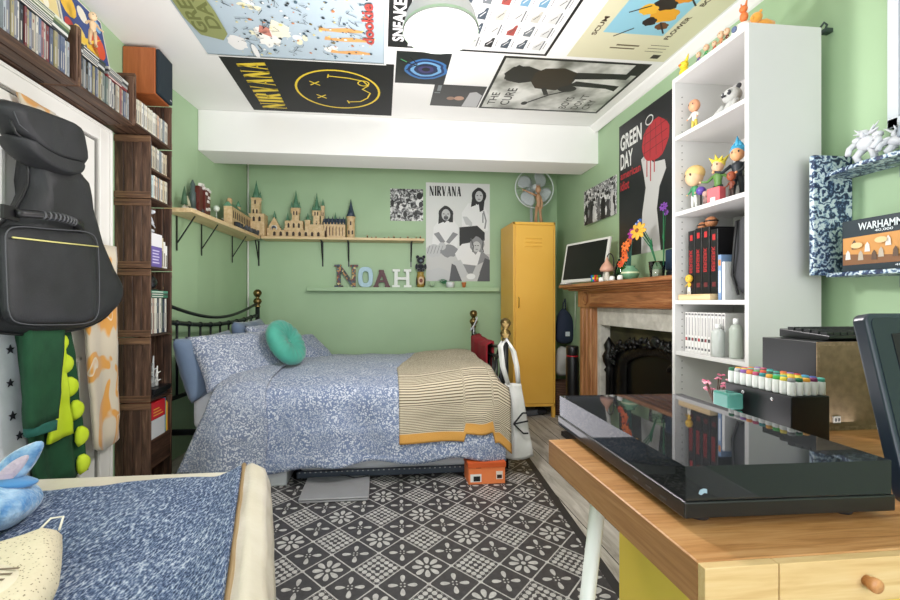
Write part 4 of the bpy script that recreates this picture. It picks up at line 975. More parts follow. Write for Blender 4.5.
# ---------------- flat prints
class Print:
    """poster: o = lower left corner, u right, v up, n towards the viewer; sizes in metres"""
    def __init__(s, name, label, cat, o, u, v, n, w, h, paper, group=None, th=0.0012, sag=None):
        s.o, s.u, s.v, s.n = map(Vector, (o, u, v, n)); s.w, s.h = w, h; s.k = 1
        b = MB(); b.prism([(0, 0), (w, 0), (w, h), (0, h)], s.o, s.u, s.v, s.n*th, paper)
        s.root = tag(b.build(name), label, cat, group); s.th = th
        s.art = MB(); s.let = MB()
    def P(s): s.k += 1; return s.o+s.n*(s.th+0.00002*s.k)
    def poly(s, pts, c, rough=0.5):
        s.art.prism([(p[0]*s.w, p[1]*s.h) for p in pts], s.P(), s.u, s.v, s.n*0.00001, c if not isinstance(c, str) else C(c, rough))
    def rect(s, x0, y0, x1, y1, c): s.poly([(x0, y0), (x1, y0), (x1, y1), (x0, y1)], c)
    def ell(s, x, y, rx, ry, c, n=18, wob=0.0, seed=0):
        s.poly([(x+rx*(1+wob*nz(math.cos(a)*2, math.sin(a)*2, seed))*math.cos(a), y+ry*(1+wob*nz(math.cos(a)*2, math.sin(a)*2, seed))*math.sin(a)) for a in [2*PI*k/n for k in range(n)]], c)
    def line(s, pts, wd, c):
        p = s.P(); m = c if not isinstance(c, str) else C(c, 0.5)
        q = [Vector((x*s.w, y*s.h)) for x, y in pts]
        vs = []; fs = []
        for i in range(len(q)):
            t = (q[min(i+1, len(q)-1)]-q[max(i-1, 0)]).normalized(); nn = Vector((-t.y, t.x))*wd/2
            for e in (q[i]-nn, q[i]+nn): vs.append(p+s.u*e.x+s.v*e.y)
        for i in range(len(q)-1): fs.append((2*i, 2*i+2, 2*i+3, 2*i+1))
        s.art.add(vs, fs, m)
    def text(s, st, x, y, w, h, c, bold=0.0, rot=0):
        m = C(c, 0.5) if isinstance(c, str) else c
        u, v = s.u, s.v; o = s.P()+s.u*(x*s.w)+s.v*(y*s.h); W_, H_ = w*s.w, h*s.h
        if rot: u, v = s.v, -s.u; W_, H_ = w*s.h, h*s.w
        s.let.text(st, o, u, v, W_, H_, m, bold)
    def serif(s, st, x, y, w, h, c):
        """tall serif capitals made of thick and thin strokes"""
        m = C(c, 0.5); n = len(st); wide = {'I': 0.5}; tot = sum(wide.get(q, 1) for q in st); cx = x; o = s.P()
        for q in st:
            cw = w*wide.get(q, 1)/tot; W_ = cw*0.86; T = 0.38*W_/wide.get(q, 1); t_ = 0.13*W_/wide.get(q, 1)
            st_ = {'N': [(0.12, 0, 0.12, 1, t_), (0.86, 0, 0.86, 1, t_), (0.18, 0.97, 0.80, 0.03, T)], 'I': [(0.5, 0, 0.5, 1, T)],
                   'R': [(0.22, 0, 0.22, 1, T), (0.75, 0.56, 0.75, 0.93, T*0.9), (0.25, 0.97, 0.72, 0.97, t_*1.2), (0.25, 0.53, 0.72, 0.53, t_*1.2), (0.50, 0.52, 0.85, 0.02, T)],
                   'V': [(0.14, 1, 0.5, 0.0, T), (0.86, 1, 0.52, 0.0, t_)], 'A': [(0.5, 1, 0.14, 0, t_), (0.5, 1, 0.84, 0, T), (0.25, 0.33, 0.72, 0.33, t_)]}[q]
            sf = {'N': [(0.0, 0.3, 0), (0.7, 1.0, 1), (0.0, 0.3, 1), (0.7, 1.0, 0)], 'I': [(0.1, 0.9, 0), (0.1, 0.9, 1)], 'R': [(0.02, 0.45, 0), (0.02, 0.4, 1), (0.72, 1.0, 0)], 'V': [(0, 0.35, 1), (0.7, 1.0, 1)], 'A': [(0, 0.3, 0), (0.62, 1.0, 0)]}[q]
            for (xa, ya, xb, yb, th) in st_:
                a = Vector(((cx+xa*W_)*s.w, (y+ya*h)*s.h)); c2 = Vector(((cx+xb*W_)*s.w, (y+yb*h)*s.h))
                dd = Vector((th*s.w/2, 0)) if abs(c2.y-a.y) > abs(c2.x-a.x)*0.3 else Vector((0, th*s.w/2))
                s.let.add([o+s.u*e.x+s.v*e.y for e in (a-dd, a+dd, c2+dd, c2-dd)], [(0, 1, 2, 3)], m)
            for (xa, xb, yy) in sf:
                y0_ = (y+yy*h)*s.h - (0 if yy == 0 else 0.02*h*s.h); hh = 0.02*h*s.h
                s.let.add([o+s.u*e[0]+s.v*e[1] for e in (((cx+xa*W_)*s.w, y0_), ((cx+xb*W_)*s.w, y0_), ((cx+xb*W_)*s.w, y0_+hh), ((cx+xa*W_)*s.w, y0_+hh))], [(0, 1, 2, 3)], m)
            cx += cw
    def done(s):
        if s.art.v: s.art.build('print', s.root, recalc=False)
        if s.let.v: s.let.build('lettering', s.root, recalc=False)
        return s.root
paperw = C('#dfe0de', 0.45)
BW = NT('grainy_black_white_photo', 0.4); BW.col(BW.ramp(BW.noise(BW.mapping(), 26, 5, 0.65, 1.2), [(0.42, '#1a1a1b'), (0.47, '#6b6b6d'), (0.52, '#a9a9aa'), (0.58, '#e6e6e5')]))
def back_print(name, label, x0, x1, z0, z1, paper=paperw):
    return Print(name, label, 'poster', (x0, 4.198, z0), (1, 0, 0), (0, 0, 1), (0, -1, 0), x1-x0, z1-z0, paper)
p = back_print('band_poster', 'large black and white band poster lettered across the top, on the green back wall', 0.436, 1.075, 1.235, 2.205)
p.rect(0.0, 0.0, 1, 0.28, '#c9c9c8'); 
# seated man on the left
g1, g2, g3, g4, g5 = '#2a2a2b', '#55565a', '#8b8c8f', '#c4c5c6', '#eaeaea'
p.poly([(0.08, 0.28), (0.12, 0.55), (0.22, 0.63), (0.42, 0.63), (0.50, 0.56), (0.50, 0.40), (0.46, 0.28)], g5)
p.ell(0.31, 0.685, 0.115, 0.082, g1, wob=0.25); p.poly([(0.20, 0.68), (0.19, 0.58), (0.26, 0.60), (0.27, 0.68)], g1); p.poly([(0.42, 0.68), (0.42, 0.60), (0.36, 0.60), (0.35, 0.68)], g1)
p.ell(0.31, 0.675, 0.068, 0.058, g4); p.ell(0.31, 0.645, 0.035, 0.022, g2); p.rect(0.26, 0.68, 0.29, 0.687, g1); p.rect(0.33, 0.68, 0.36, 0.687, g1); p.ell(0.31, 0.667, 0.01, 0.014, g3, 8)
p.poly([(0.12, 0.48), (0.24, 0.38), (0.30, 0.40), (0.20, 0.50)], g3); p.poly([(0.50, 0.48), (0.36, 0.38), (0.31, 0.40), (0.42, 0.50)], g3)
p.ell(0.13, 0.31, 0.13, 0.065, g4, wob=0.2); p.ell(0.36, 0.31, 0.14, 0.065, g3, wob=0.2); p.ell(0.25, 0.355, 0.06, 0.04, g4)
for k in range(5): p.line([(0.02+0.05*k, 0.28), (0.06+0.05*k, 0.36)], 0.006, g3)
# standing man on the right
p.poly([(0.56, 0.52), (0.56, 0.70), (0.66, 0.80), (0.90, 0.78), (0.98, 0.68), (0.97, 0.52)], g5)
p.ell(0.83, 0.875, 0.115, 0.085, g1, wob=0.2); p.poly([(0.73, 0.90), (0.70, 0.76), (0.78, 0.78), (0.79, 0.88)], g1); p.poly([(0.93, 0.90), (0.90, 0.73), (0.84, 0.71), (0.82, 0.82)], g1)
p.ell(0.83, 0.87, 0.062, 0.056, g4); p.rect(0.79, 0.875, 0.815, 0.882, g1); p.rect(0.845, 0.875, 0.87, 0.882, g1); p.rect(0.81, 0.838, 0.85, 0.844, g2)
p.poly([(0.52, 0.36), (0.52, 0.55), (0.80, 0.57), (0.92, 0.50), (0.92, 0.42)], g1); p.poly([(0.57, 0.66), (0.62, 0.58), (0.72, 0.56), (0.72, 0.60), (0.64, 0.66)], g4); p.line([(0.90, 0.72), (0.94, 0.62), (0.92, 0.54)], 0.014, g3)
# crouching man in front
p.ell(0.78, 0.20, 0.22, 0.14, g3, wob=0.3); p.poly([(0.45, 0.28), (0.56, 0.38), (0.72, 0.40), (0.86, 0.30), (0.80, 0.16), (0.52, 0.18)], g5)
p.ell(0.80, 0.375, 0.115, 0.085, g3, wob=0.4); p.ell(0.79, 0.355, 0.065, 0.055, g4); p.line([(0.70, 0.44), (0.74, 0.36), (0.73, 0.30)], 0.012, g2); p.line([(0.90, 0.43), (0.88, 0.35), (0.90, 0.30)], 0.012, g2)
p.rect(0.76, 0.362, 0.785, 0.369, g1); p.rect(0.80, 0.362, 0.825, 0.369, g1); p.rect(0.775, 0.325, 0.81, 0.331, g2)
p.poly([(0.42, 0.20), (0.52, 0.03), (0.66, 0.05), (0.62, 0.12), (0.54, 0.22)], g4); p.poly([(0.90, 0.20), (0.80, 0.03), (0.70, 0.04), (0.78, 0.16)], g4); p.ell(0.70, 0.05, 0.07, 0.03, g5)
p.poly([(0.0, 0.0), (0.42, 0.0), (0.36, 0.10), (0.20, 0.14), (0.0, 0.10)], g4); p.poly([(0.80, 0.0), (1, 0.0), (1, 0.22), (0.92, 0.24)], g2); p.poly([(0.36, 0.0), (0.56, 0.0), (0.46, 0.16), (0.40, 0.18)], g2)
p.serif('NIRVANA', 0.055, 0.865, 0.50, 0.10, '#17171a')
p.line([(0.89, 0.60), (0.89, 0.70)], 0.012, g3); p.done()
def bw_photo(p, seed, n=46):
    r_ = random.Random(seed)
    for k in range(n):
        x, y = r_.uniform(0.05, 0.95), r_.uniform(0.05, 0.95); w_, h_ = r_.uniform(0.03, 0.13), r_.uniform(0.04, 0.15)
        x0, x1, y0, y1 = max(0, x-w_), min(1, x+w_), max(0, y-h_), min(1, y+h_)
        p.ell((x0+x1)/2, (y0+y1)/2, (x1-x0)/2.4, (y1-y0)/2.4, r_.choice(['#1b1b1c', '#3c3c3e', '#77787a', '#bfc0c0', '#e9e9e8', '#2a2a2b']), 9, 0.0, k)
p = back_print('photo_print', 'small square black and white photograph of a crowd on the back wall', 0.086, 0.408, 1.822, 2.135, BW.m); bw_photo(p, 4, 16); p.done()

# right wall: u runs towards the camera (-Y), viewer on the -X side
def side_print(name, label, yl, w, z0, h, paper, x=1.688):
    return Print(name, label, 'poster', (x, yl, z0), (0, -1, 0), (0, 0, 1), (-1, 0, 0), w, h, paper)
p = side_print('photo_print', 'long black and white group photograph on the right wall above the mantel', 3.44, 0.50, 1.665, 0.285, BW.m, 1.686)
for k in range(7):
    x = 0.08+0.135*k
    j_ = 0.10*math.sin(k*2.3); w2 = 0.055+0.02*math.sin(k*1.7); p.poly([(x-w2, 0.0), (x-w2*1.1, 0.42+j_), (x-0.03, 0.56+j_), (x+0.03, 0.56+j_), (x+w2*1.2, 0.40+j_), (x+w2, 0.0)], ('#1c1c1d', '#3a3a3c', '#c4c4c3', '#58585a')[k % 4]); p.ell(x, 0.67+j_, 0.024, 0.075, '#cfcfce'); p.ell(x, 0.73+j_, 0.028, 0.05, '#252526')
for k in range(9): p.ell(0.05+0.11*k, 0.2+0.1*(k % 3), 0.03, 0.12, ('#dcdcda', '#777778', '#222222')[k % 3], 9, 0.4, k)
p.done()
p = side_print('band_poster', 'tall black poster with white lettering, a red shape and a pale arm', 2.91, 0.62, 1.345, 0.93, C('#14161a', 0.35))
p.poly([(0.42, 0.0), (0.44, 0.28), (0.50, 0.45), (0.46, 0.56), (0.42, 0.66), (0.50, 0.68), (0.62, 0.60), (0.80, 0.58), (0.82, 0.52), (0.72, 0.42), (0.68, 0.28), (0.74, 0.0)], '#c9c8c6')
p.ell(0.65, 0.745, 0.215, 0.135, '#b3262f', 24, 0.12, 3)
for k in range(4): p.line([(0.50+0.08*k, 0.86), (0.47+0.10*k, 0.64)], 0.004, '#5c1218')
for k in range(3): p.line([(0.46, 0.69+0.06*k), (0.84, 0.71+0.06*k)], 0.004, '#5c1218')
for (x, l) in ((0.52, 0.08), (0.58, 0.12), (0.64, 0.07)): p.line([(x, 0.64), (x, 0.60-l)], 0.010, '#b3262f')
p.line([(0.56+0.06*math.cos(a), 0.90+0.03*math.sin(a)) for a in [2*PI*k/14 for k in range(15)]], 0.008, '#d8d8d6')
p.text('GREEN', 0.03, 0.80, 0.40, 0.12, '#e6e6e3', 0.03); p.text('DAY', 0.03, 0.66, 0.24, 0.12, '#e6e6e3', 0.03)
p.text('american', 0.03, 0.585, 0.38, 0.055, '#b3262f', 0.02); p.text('idiot', 0.03, 0.50, 0.17, 0.07, '#b3262f', 0.02); p.done()

# ceiling prints: u runs towards the camera (-Y), v towards -X, seen from below
def ceil_print(name, label, x0, x1, y0, y1, paper, cat='poster', z=ZC-0.001):
    return Print(name, label, cat, (x1, y1, z), (0, -1, 0), (-1, 0, 0), (0, 0, -1), y1-y0, x1-x0, paper)
p = ceil_print('art_poster', 'pale blue cartoon poster on the ceiling with olive lettering at its edge', -0.965, 0.028, 1.55, 2.515, C('#b3c3ce', 0.4))
r_ = random.Random(12)
for k in range(16):
    x, y = r_.uniform(0.1, 0.9), r_.uniform(0.3, 0.85)
    for q in range(4): p.ell(x+r_.uniform(-0.03, 0.03), y+r_.uniform(-0.03, 0.03), r_.uniform(0.012, 0.03), r_.uniform(0.012, 0.03), r_.choice(['#eae8e0', '#e9e4c6', '#dfe6ea']), 10, 0.3, k)
p.ell(0.20, 0.62, 0.09, 0.06, '#efeee8', 20, 0.5, 1); p.ell(0.27, 0.55, 0.07, 0.05, '#ece9d2', 20, 0.5, 2); p.ell(0.13, 0.80, 0.07, 0.05, '#e9e8e6', 20, 0.4, 4)
p.poly([(0.24, 0.66), (0.20, 0.60), (0.28, 0.60), (0.30, 0.64)], '#c98475')
for (x, y) in ((0.30, 0.22), (0.22, 0.20), (0.10, 0.18)): p.poly([(x, y-0.10), (x+0.02, y-0.02), (x+0.005, y+0.09), (x+0.02, y+0.12), (x-0.012, y+0.13), (x-0.02, y+0.02), (x-0.015, y-0.10)], '#dba265')
for k in range(330):
    x, y = r_.uniform(0.02, 0.97), r_.uniform(0.06, 0.80)
    c_ = r_.choice(['#1d2732', '#39505f', '#7a6a42', '#c77f52', '#e9d78a', '#2b2b2b', '#56707e', '#eeeeea']); s_ = r_.uniform(0.003, 0.013)
    p.poly([(x+s_*r_.uniform(0.5, 1)*math.cos(a), y+s_*r_.uniform(0.5, 1)*math.sin(a)) for a in [0, 1.2, 2.3, 3.6, 4.9]], c_)
for k in range(80):
    x, y = r_.uniform(0.02, 0.9), r_.uniform(0.12, 0.78); p.line([(x, y), (x+r_.uniform(-0.04, 0.04), y+r_.uniform(-0.04, 0.04)), (x+r_.uniform(-0.05, 0.05), y+r_.uniform(-0.05, 0.05))], 0.003, '#2b333c')
p.ell(0.07, 0.72, 0.07, 0.015, '#e9e8e6')
p.poly([(0.16, 0.86), (0.20, 0.96), (0.34, 0.985), (0.66, 0.985), (0.70, 0.90), (0.60, 0.84), (0.40, 0.82), (0.22, 0.82)], '#8f9560')
p.text('GREEN', 0.22, 0.905, 0.42, 0.065, '#6b7040', 0.03); p.text('DAY', 0.26, 0.835, 0.30, 0.062, '#6b7040', 0.03)
p.rect(0.0, 0.0, 1, 0.012, '#e9e9e6'); p.rect(0.0, 0, 0.012, 1, '#e3e3e0')
p.text('dookie', 0.20, 0.065, 0.33, 0.06, '#b34a44', 0.03)
p.done()
p = ceil_print('smiley_flag', 'black ceiling flag with a yellow drawn face and yellow lettering', -0.915, 0.075, 2.52, 3.215, C('#0b0c0e', 0.6), 'flag')
yl_ = '#e7c92f'
p.line([(0.50+0.36*math.cos(a), 0.36+0.27*math.sin(a)) for a in [2*PI*k/40 for k in range(41)]], 0.014, yl_)
for (x, y) in ((0.37, 0.48), (0.62, 0.50)):
    p.line([(x-0.035, y-0.03), (x+0.035, y+0.03)], 0.009, yl_); p.line([(x-0.035, y+0.03), (x+0.035, y-0.03)], 0.009, yl_)
p.line([(0.28, 0.30), (0.30, 0.22), (0.38, 0.17), (0.48, 0.15), (0.55, 0.20), (0.62, 0.16), (0.70, 0.19), (0.74, 0.28), (0.76, 0.40)], 0.010, yl_); p.line([(0.25, 0.30), (0.31, 0.31)], 0.008, yl_); p.line([(0.73, 0.41), (0.79, 0.40)], 0.008, yl_)
p.line([(0.66+0.045*math.cos(a), 0.19+0.035*math.sin(a)) for a in [PI*k/8 for k in range(5, 22)]], 0.008, yl_)
p.serif('NIRVANA', 0.06, 0.755, 0.88, 0.17, yl_); p.done()
p = ceil_print('shoe_poster', 'white ceiling poster with rows of small drawn shoes and a black border', 0.035, 0.925, 1.45, 2.345, C('#e4e4e3', 0.4))
for q in ((0, 0, 1, 0.018), (0, 0, 0.018, 1), (0.982, 0, 1, 1), (0, 0.88, 1, 1)): p.rect(*q, '#17181a')
p.text('SNEAKER LEGENDS', 0.06, 0.905, 0.88, 0.07, '#eeeeee', 0.03)
for i in range(7):
    for j in range(8):
        x, y = 0.10+0.125*i, 0.09+0.10*j
        c1 = r_.choice(['#2b2b2d', '#c9c9c7', '#6b93ac', '#9a4a45', '#d9d2c0', '#6c7276', '#b9b6ad', '#b09a9c', '#46505a', '#c9c9c7', '#8d9296'])
        p.poly([(x-0.045, y-0.022), (x+0.05, y-0.022), (x+0.05, y-0.006), (x+0.02, y+0.004), (x-0.005, y+0.028), (x-0.04, y+0.026)], c1)
        p.rect(x-0.045, y-0.028, x+0.05, y-0.021, '#f4f4f2' if c1 != '#c9c9c7' else '#55585c'); p.line([(x-0.02, y+0.015), (x+0.02, y-0.01)], 0.004, '#f0f0f0' if c1[1] < '8' else '#444444')
        p.line([(x-0.03, y-0.04), (x+0.03, y-0.04)], 0.003, '#55585c')
p.done()
p = ceil_print('flower_poster', 'cream ceiling poster with a blue square and a bee in flowers', 1.04, 1.625, 1.42, 2.335, C('#d9d4b5', 0.4))
p.rect(0.25, 0.28, 0.72, 0.84, '#8fc3d6')
for (x, y, rx, ry, c_) in ((0.42, 0.45, 0.06, 0.12, '#e0a02c'), (0.50, 0.52, 0.05, 0.10, '#2a2320'), (0.36, 0.52, 0.035, 0.06, '#2a2320'), (0.56, 0.42, 0.05, 0.08, '#d98b28'), (0.45, 0.62, 0.04, 0.08, '#e6b23a'), (0.33, 0.38, 0.03, 0.06, '#6a4326'), (0.60, 0.58, 0.03, 0.06, '#2a2320')): p.ell(x, y, rx, ry, c_, 16, 0.3, x)
for (a, c) in (((0.30, 0.60), (0.22, 0.72)), ((0.48, 0.62), (0.42, 0.76)), ((0.36, 0.42), (0.27, 0.30)), ((0.55, 0.36), (0.50, 0.27))): p.line([a, c], 0.008, '#2a2320')
p.text('SCUM', 0.22, 0.885, 0.16, 0.045, '#4b3a2a', 0.03); p.text('FLOWER', 0.22, 0.20, 0.20, 0.045, '#4b3a2a', 0.03); p.text('BOY', 0.50, 0.20, 0.10, 0.045, '#4b3a2a', 0.03)
for k in range(3): p.line([(0.10+0.03*k, 0.12), (0.10+0.03*k, 0.30)], 0.004, '#4b4438')
p.text('FLOWER BOY', 0.10, 0.48, 0.035, 0.26, '#4b3a2a', 0.02, rot=0) if False else None
p.rect(0.03, 0.10, 0.07, 0.18, '#3a352c'); p.line([(0.145, 0.40), (0.145, 0.62)], 0.012, '#6a5f48'); p.line([(0.115, 0.42), (0.115, 0.66)], 0.010, '#6a5f48')
p.done()
gp = NT('smoky_photo_paper', 0.3); gp.col(gp.ramp(gp.noise(gp.mapping(), 4.5, 3), [(0.35, '#6a6b63'), (0.5, '#b9bab3'), (0.62, '#e3e3dd')]))
p = ceil_print('singer_poster', 'smoky grey ceiling poster of a dark guitarist beside the beam', 0.69, 1.575, 2.365, 3.02, gp.m)
for q in ((0, 0, 1, 0.02), (0, 0, 0.03, 1), (0.97, 0, 1, 1), (0, 0.98, 1, 1), (0.80, 0, 0.97, 0.10)): p.rect(*q, '#1e1f1d')
sil = '#20221f'
p.poly([(0.60, 0.72), (0.56, 0.80), (0.60, 0.90), (0.72, 0.94), (0.84, 0.90), (0.86, 0.80), (0.80, 0.70)], sil); p.ell(0.72, 0.84, 0.13, 0.09, sil, 22, 0.5, 2)
p.poly([(0.60, 0.72), (0.48, 0.66), (0.46, 0.50), (0.56, 0.42), (0.78, 0.42), (0.86, 0.55), (0.84, 0.68), (0.76, 0.73)], '#2f281c')
p.poly([(0.56, 0.44), (0.54, 0.14), (0.50, 0.06), (0.60, 0.06), (0.65, 0.40)], sil); p.poly([(0.68, 0.44), (0.72, 0.14), (0.72, 0.06), (0.82, 0.06), (0.80, 0.44)], sil)
p.line([(0.50, 0.36), (0.36, 0.52), (0.18, 0.64)], 0.016, sil); p.ell(0.16, 0.66, 0.04, 0.025, sil); p.ell(0.50, 0.42, 0.06, 0.07, sil); p.line([(0.50, 0.60), (0.36, 0.54)], 0.03, sil)
p.text('THE', 0.10, 0.89, 0.26, 0.06, '#23241f', 0.01); p.text('CURE', 0.10, 0.78, 0.36, 0.07, '#23241f', 0.01)
p.text('BOYS', 0.08, 0.30, 0.26, 0.06, '#3c3d33', 0.01); p.text("DON'T", 0.08, 0.20, 0.32, 0.06, '#3c3d33', 0.01); p.text('CRY', 0.08, 0.11, 0.22, 0.06, '#3c3d33', 0.01)
p.done()
p = ceil_print('photo_print', 'small dark print with blue rings on the ceiling beside the flag', 0.085, 0.395, 2.38, 2.725, C('#15181d', 0.3))
for (rx, c_) in ((0.36, '#3a6fa8'), (0.31, '#1b2f5c'), (0.26, '#6fa3cf'), (0.20, '#1c2a4d'), (0.13, '#3d3a6a'), (0.07, '#15141f')): p.ell(0.50, 0.42, rx*0.9, rx*1.15, c_, 24, 0.1)
p.line([(0.75, 0.95), (0.60, 0.62), (0.62, 0.3)], 0.01, '#10141a'); p.line([(0.85, 0.75), (0.65, 0.60), (0.45, 0.80)], 0.008, '#10141a'); p.line([(0.78, 0.92), (0.70, 0.80)], 0.006, '#4fa36b'); p.done()
p = ceil_print('photo_print', 'small dark print with two pale shapes on the ceiling by the beam', 0.34, 0.68, 2.72, 3.015, C('#2e2d2e', 0.35))
p.ell(0.42, 0.45, 0.10, 0.10, '#b8917c'); p.ell(0.40, 0.62, 0.08, 0.08, '#9a7a6a'); p.poly([(0.02, 0.02), (0.60, 0.02), (0.75, 0.16), (0.70, 0.28), (0.02, 0.34)], '#b9b9ba'); p.rect(0.72, 0.86, 0.97, 0.93, '#7d8486'); p.rect(0.62, 0.86, 0.66, 0.97, '#7d8486'); p.done()

# pendant lamp
LX, LY = 0.235, 1.70
t = thing('pendant_lamp', 'white dome pendant lamp hanging from the ceiling among the posters', 'lamp', (LX, LY, 2.10))
prof = [(0.150, 2.108), (0.147, 2.128), (0.137, 2.165), (0.115, 2.205), (0.080, 2.238), (0.040, 2.256), (0.020, 2.262)]
b = MB(); b.lathe(prof+[(r-0.003, z-0.004) for r, z in reversed(prof)], C('#b9b9b8', 0.45), (LX, LY, 0), 40, cap=False); b.build('lamp_shade', t)
b = MB(); b.lathe([(0.1515, 2.106), (0.1515, 2.116), (0.148, 2.116)], C('#9fb79b', 0.4), (LX, LY, 0), 40, cap=False); b.build('rim', t, label='pale green rim')
b = MB(); b.lathe([(0.022, 2.258), (0.022, 2.30), (0.008, 2.31), (0.004, 2.312), (0.004, ZC)], C('#d8d8d6', 0.4), (LX, LY, 0), 16); b.lathe([(0.04, ZC-0.03), (0.04, ZC-0.001)], C('#d8d8d6', 0.4), (LX, LY, 0), 20); b.build('cord', t)
b = MB(); b.lathe([(0.012, 2.25), (0.014, 2.215), (0.026, 2.19), (0.030, 2.168), (0.024, 2.148), (0.004, 2.138)], C('#efe9dd', 0.3), (LX, LY, 0), 18); b.build('bulb', t)
ld = bpy.data.lights.new('midroom_fill', 'POINT'); ld.energy = 27; ld.color = (1, 0.95, 0.95); ld.shadow_soft_size = 0.09  # unseen fill light, added in open air well below the lamp shade
lo = bpy.data.objects.new('midroom_fill', ld); COL.objects.link(lo); lo.location = (LX, LY, 1.68)

# ================================================================== LOCKER, FAN, MANNEQUIN
t = thing('metal_locker', 'tall mustard yellow metal locker standing in the far right corner', 'locker', (1.352, 3.90, 0))
Y_ = M['yellow_metal']
b = MB(); b.box((1.160, 3.712, 0.10), (1.545, 4.10, 1.74), Y_); b.box((1.160, 3.70, 1.715), (1.545, 3.712, 1.74), Y_); b.box((1.160, 3.70, 0.10), (1.545, 3.712, 0.125), Y_); b.box((1.160, 3.70, 0.10), (1.175, 3.712, 1.74), Y_); b.box((1.530, 3.70, 0.10), (1.545, 3.712, 1.74), Y_)
b.build('cabinet', t, bevel=0.002)
b = MB(); b.box((1.178, 3.699, 0.128), (1.527, 3.713, 1.712), Y_); d_ = b.build('door', t, bevel=0.003)
b = MB()
for k in range(3): b.prism([(0, 0), (-0.006, -0.010), (0, -0.012)], (1.27, 3.699, 1.60-0.035*k), (0, 1, 0), (0, 0, 1), (0.15, 0, 0), Y_)
b.build('vent_slat', d_)
b = MB(); b.tube([(1.205, 3.699, 1.07), (1.205, 3.680, 1.065), (1.205, 3.680, 0.985), (1.205, 3.699, 0.98)], 0.004, C('#a9842f', 0.4, 0.4), 8); b.build('handle', d_)
for x in (1.160, 1.517):
    for y in (3.702, 4.072): b = MB(); b.box((x, y, 0), (x+0.028, y+0.028, 0.10), Y_); b.build('leg', t)
b = MB(); b.cbox((1.30, 3.85, 0.03), (0.24, 0.22, 0.05), C('#5c6066', 0.6), (0, 0, 0.3)); tag(b.build('grey_case', bevel=0.01), 'flat grey case pushed under the yellow locker', 'case')
b = MB(); b.puff(smooth_outline([(0, 0), (0.12, -0.02), (0.14, 0.12), (0.02, 0.14)], 1), (1.38, 3.76, 0.035), (1, 0, 0), (0, 1, 0), (0, 0, 1), 0.032, C('#191a1d', 0.8)); tag(b.build('black_shoe_bag'), 'black soft bag under the yellow locker', 'bag')
# fan
FX, FY, FZ = 1.44, 3.97, 2.105
t = thing('desk_fan', 'round grey bladed fan standing on top of the yellow locker', 'fan', (FX, FY, 1.74))
mt = Matrix.Translation((FX, FY, FZ)) @ Matrix.Rotation(R(90), 4, 'X')
def lmt(prof, m, name, seg=40, cap=False, lab=None):
    b = MB(); b.lathe(prof, m, (0, 0, 0), seg, cap=cap); return b.build(name, t, mtx=mt, label=lab)
b = MB()
b.tube([(0.185*math.cos(2*PI*k/40), 0.185*math.sin(2*PI*k/40), 0.03) for k in range(40)], 0.006, C('#cfd6d3', 0.35), 8, closed=True)
for q in range(36):
    a = 2*PI*q/36; b.tube([(0.03*math.cos(a), 0.03*math.sin(a), 0.075), (0.12*math.cos(a), 0.12*math.sin(a), 0.068), (0.185*math.cos(a), 0.185*math.sin(a), 0.03)], 0.0011, C('#aeb5b5', 0.35), 4)
b.build('front_grille', t, mtx=mt)
b = MB()
for q in range(36):
    a = 2*PI*q/36; b.tube([(0.03*math.cos(a), 0.03*math.sin(a), -0.03), (0.15*math.cos(a), 0.15*math.sin(a), -0.02), (0.185*math.cos(a), 0.185*math.sin(a), 0.03)], 0.0011, C('#9aa1a1', 0.35), 4)
b.build('rear_grille', t, mtx=mt)
for k in range(4):
    a = PI/4+k*PI/2
    def fb(u, v, a=a):
        r = 0.035+0.135*v; w_ = 0.95*math.sin(PI*(0.12+0.80*v))**0.6
        an = a+(u-0.5)*w_*1.35+0.3*v; return (r*math.cos(an), r*math.sin(an), 0.018*(u-0.5)*2+0.02)
    b = MB(); b.grid(8, 8, fb, C('#bcc3c5', 0.4)); b.build('blade', t, mtx=mt, solid=0.002)
lmt([(0.034, 0.0), (0.034, 0.05), (0.028, 0.078), (0.001, 0.08)], C('#c7cbcc', 0.4), 'hub', 20, True)
b = MB(); b.lathe([(0.045, -0.12), (0.05, -0.06), (0.04, -0.02)], C('#b9bfc0', 0.4), (0, 0, 0), 20); b.build('motor', t, mtx=mt)
b = MB(); b.lathe([(0.09, 1.742), (0.09, 1.755), (0.02, 1.765), (0.015, 1.775), (0.015, 2.07)], C('#b9bfc0', 0.4), (FX, FY+0.05, 0), 20); b.build('stand', t)
# wooden mannequin-like figure
wd = wood('pale_figure_wood', [(0.3, '#8d6448'), (0.5, '#b58a68'), (0.7, '#cfa783')], 'z', 0.5)
t = thing('wooden_figure', 'thin bark brown wooden figure with one arm raised, before the fan', 'figurine', (1.425, 3.80, 1.74))
fx, fy = 1.425, 3.80
b = MB()
b.ell((fx, fy, 1.748), (0.07, 0.045, 0.010), wd)
for s in (-1, 1): b.tube([(fx+s*0.014, fy, 1.90), (fx+s*0.02, fy, 1.83), (fx+s*0.026, fy-0.01, 1.752)], [0.016, 0.012, 0.015], wd, 8)
b.tube([(fx, fy, 1.89), (fx+0.004, fy, 1.94), (fx, fy, 1.99), (fx, fy, 2.02)], [0.022, 0.018, 0.026, 0.012], wd, 10)
b.tube([(fx-0.015, fy, 2.0), (fx-0.07, fy-0.005, 2.02), (fx-0.135, fy-0.01, 2.045)], [0.012, 0.009, 0.006], wd, 8)
b.tube([(fx-0.135, fy-0.01, 2.045), (fx-0.16, fy-0.01, 2.06)], [0.006, 0.002], wd, 6); b.tube([(fx-0.135, fy-0.01, 2.045), (fx-0.155, fy-0.01, 2.035)], [0.005, 0.002], wd, 6)
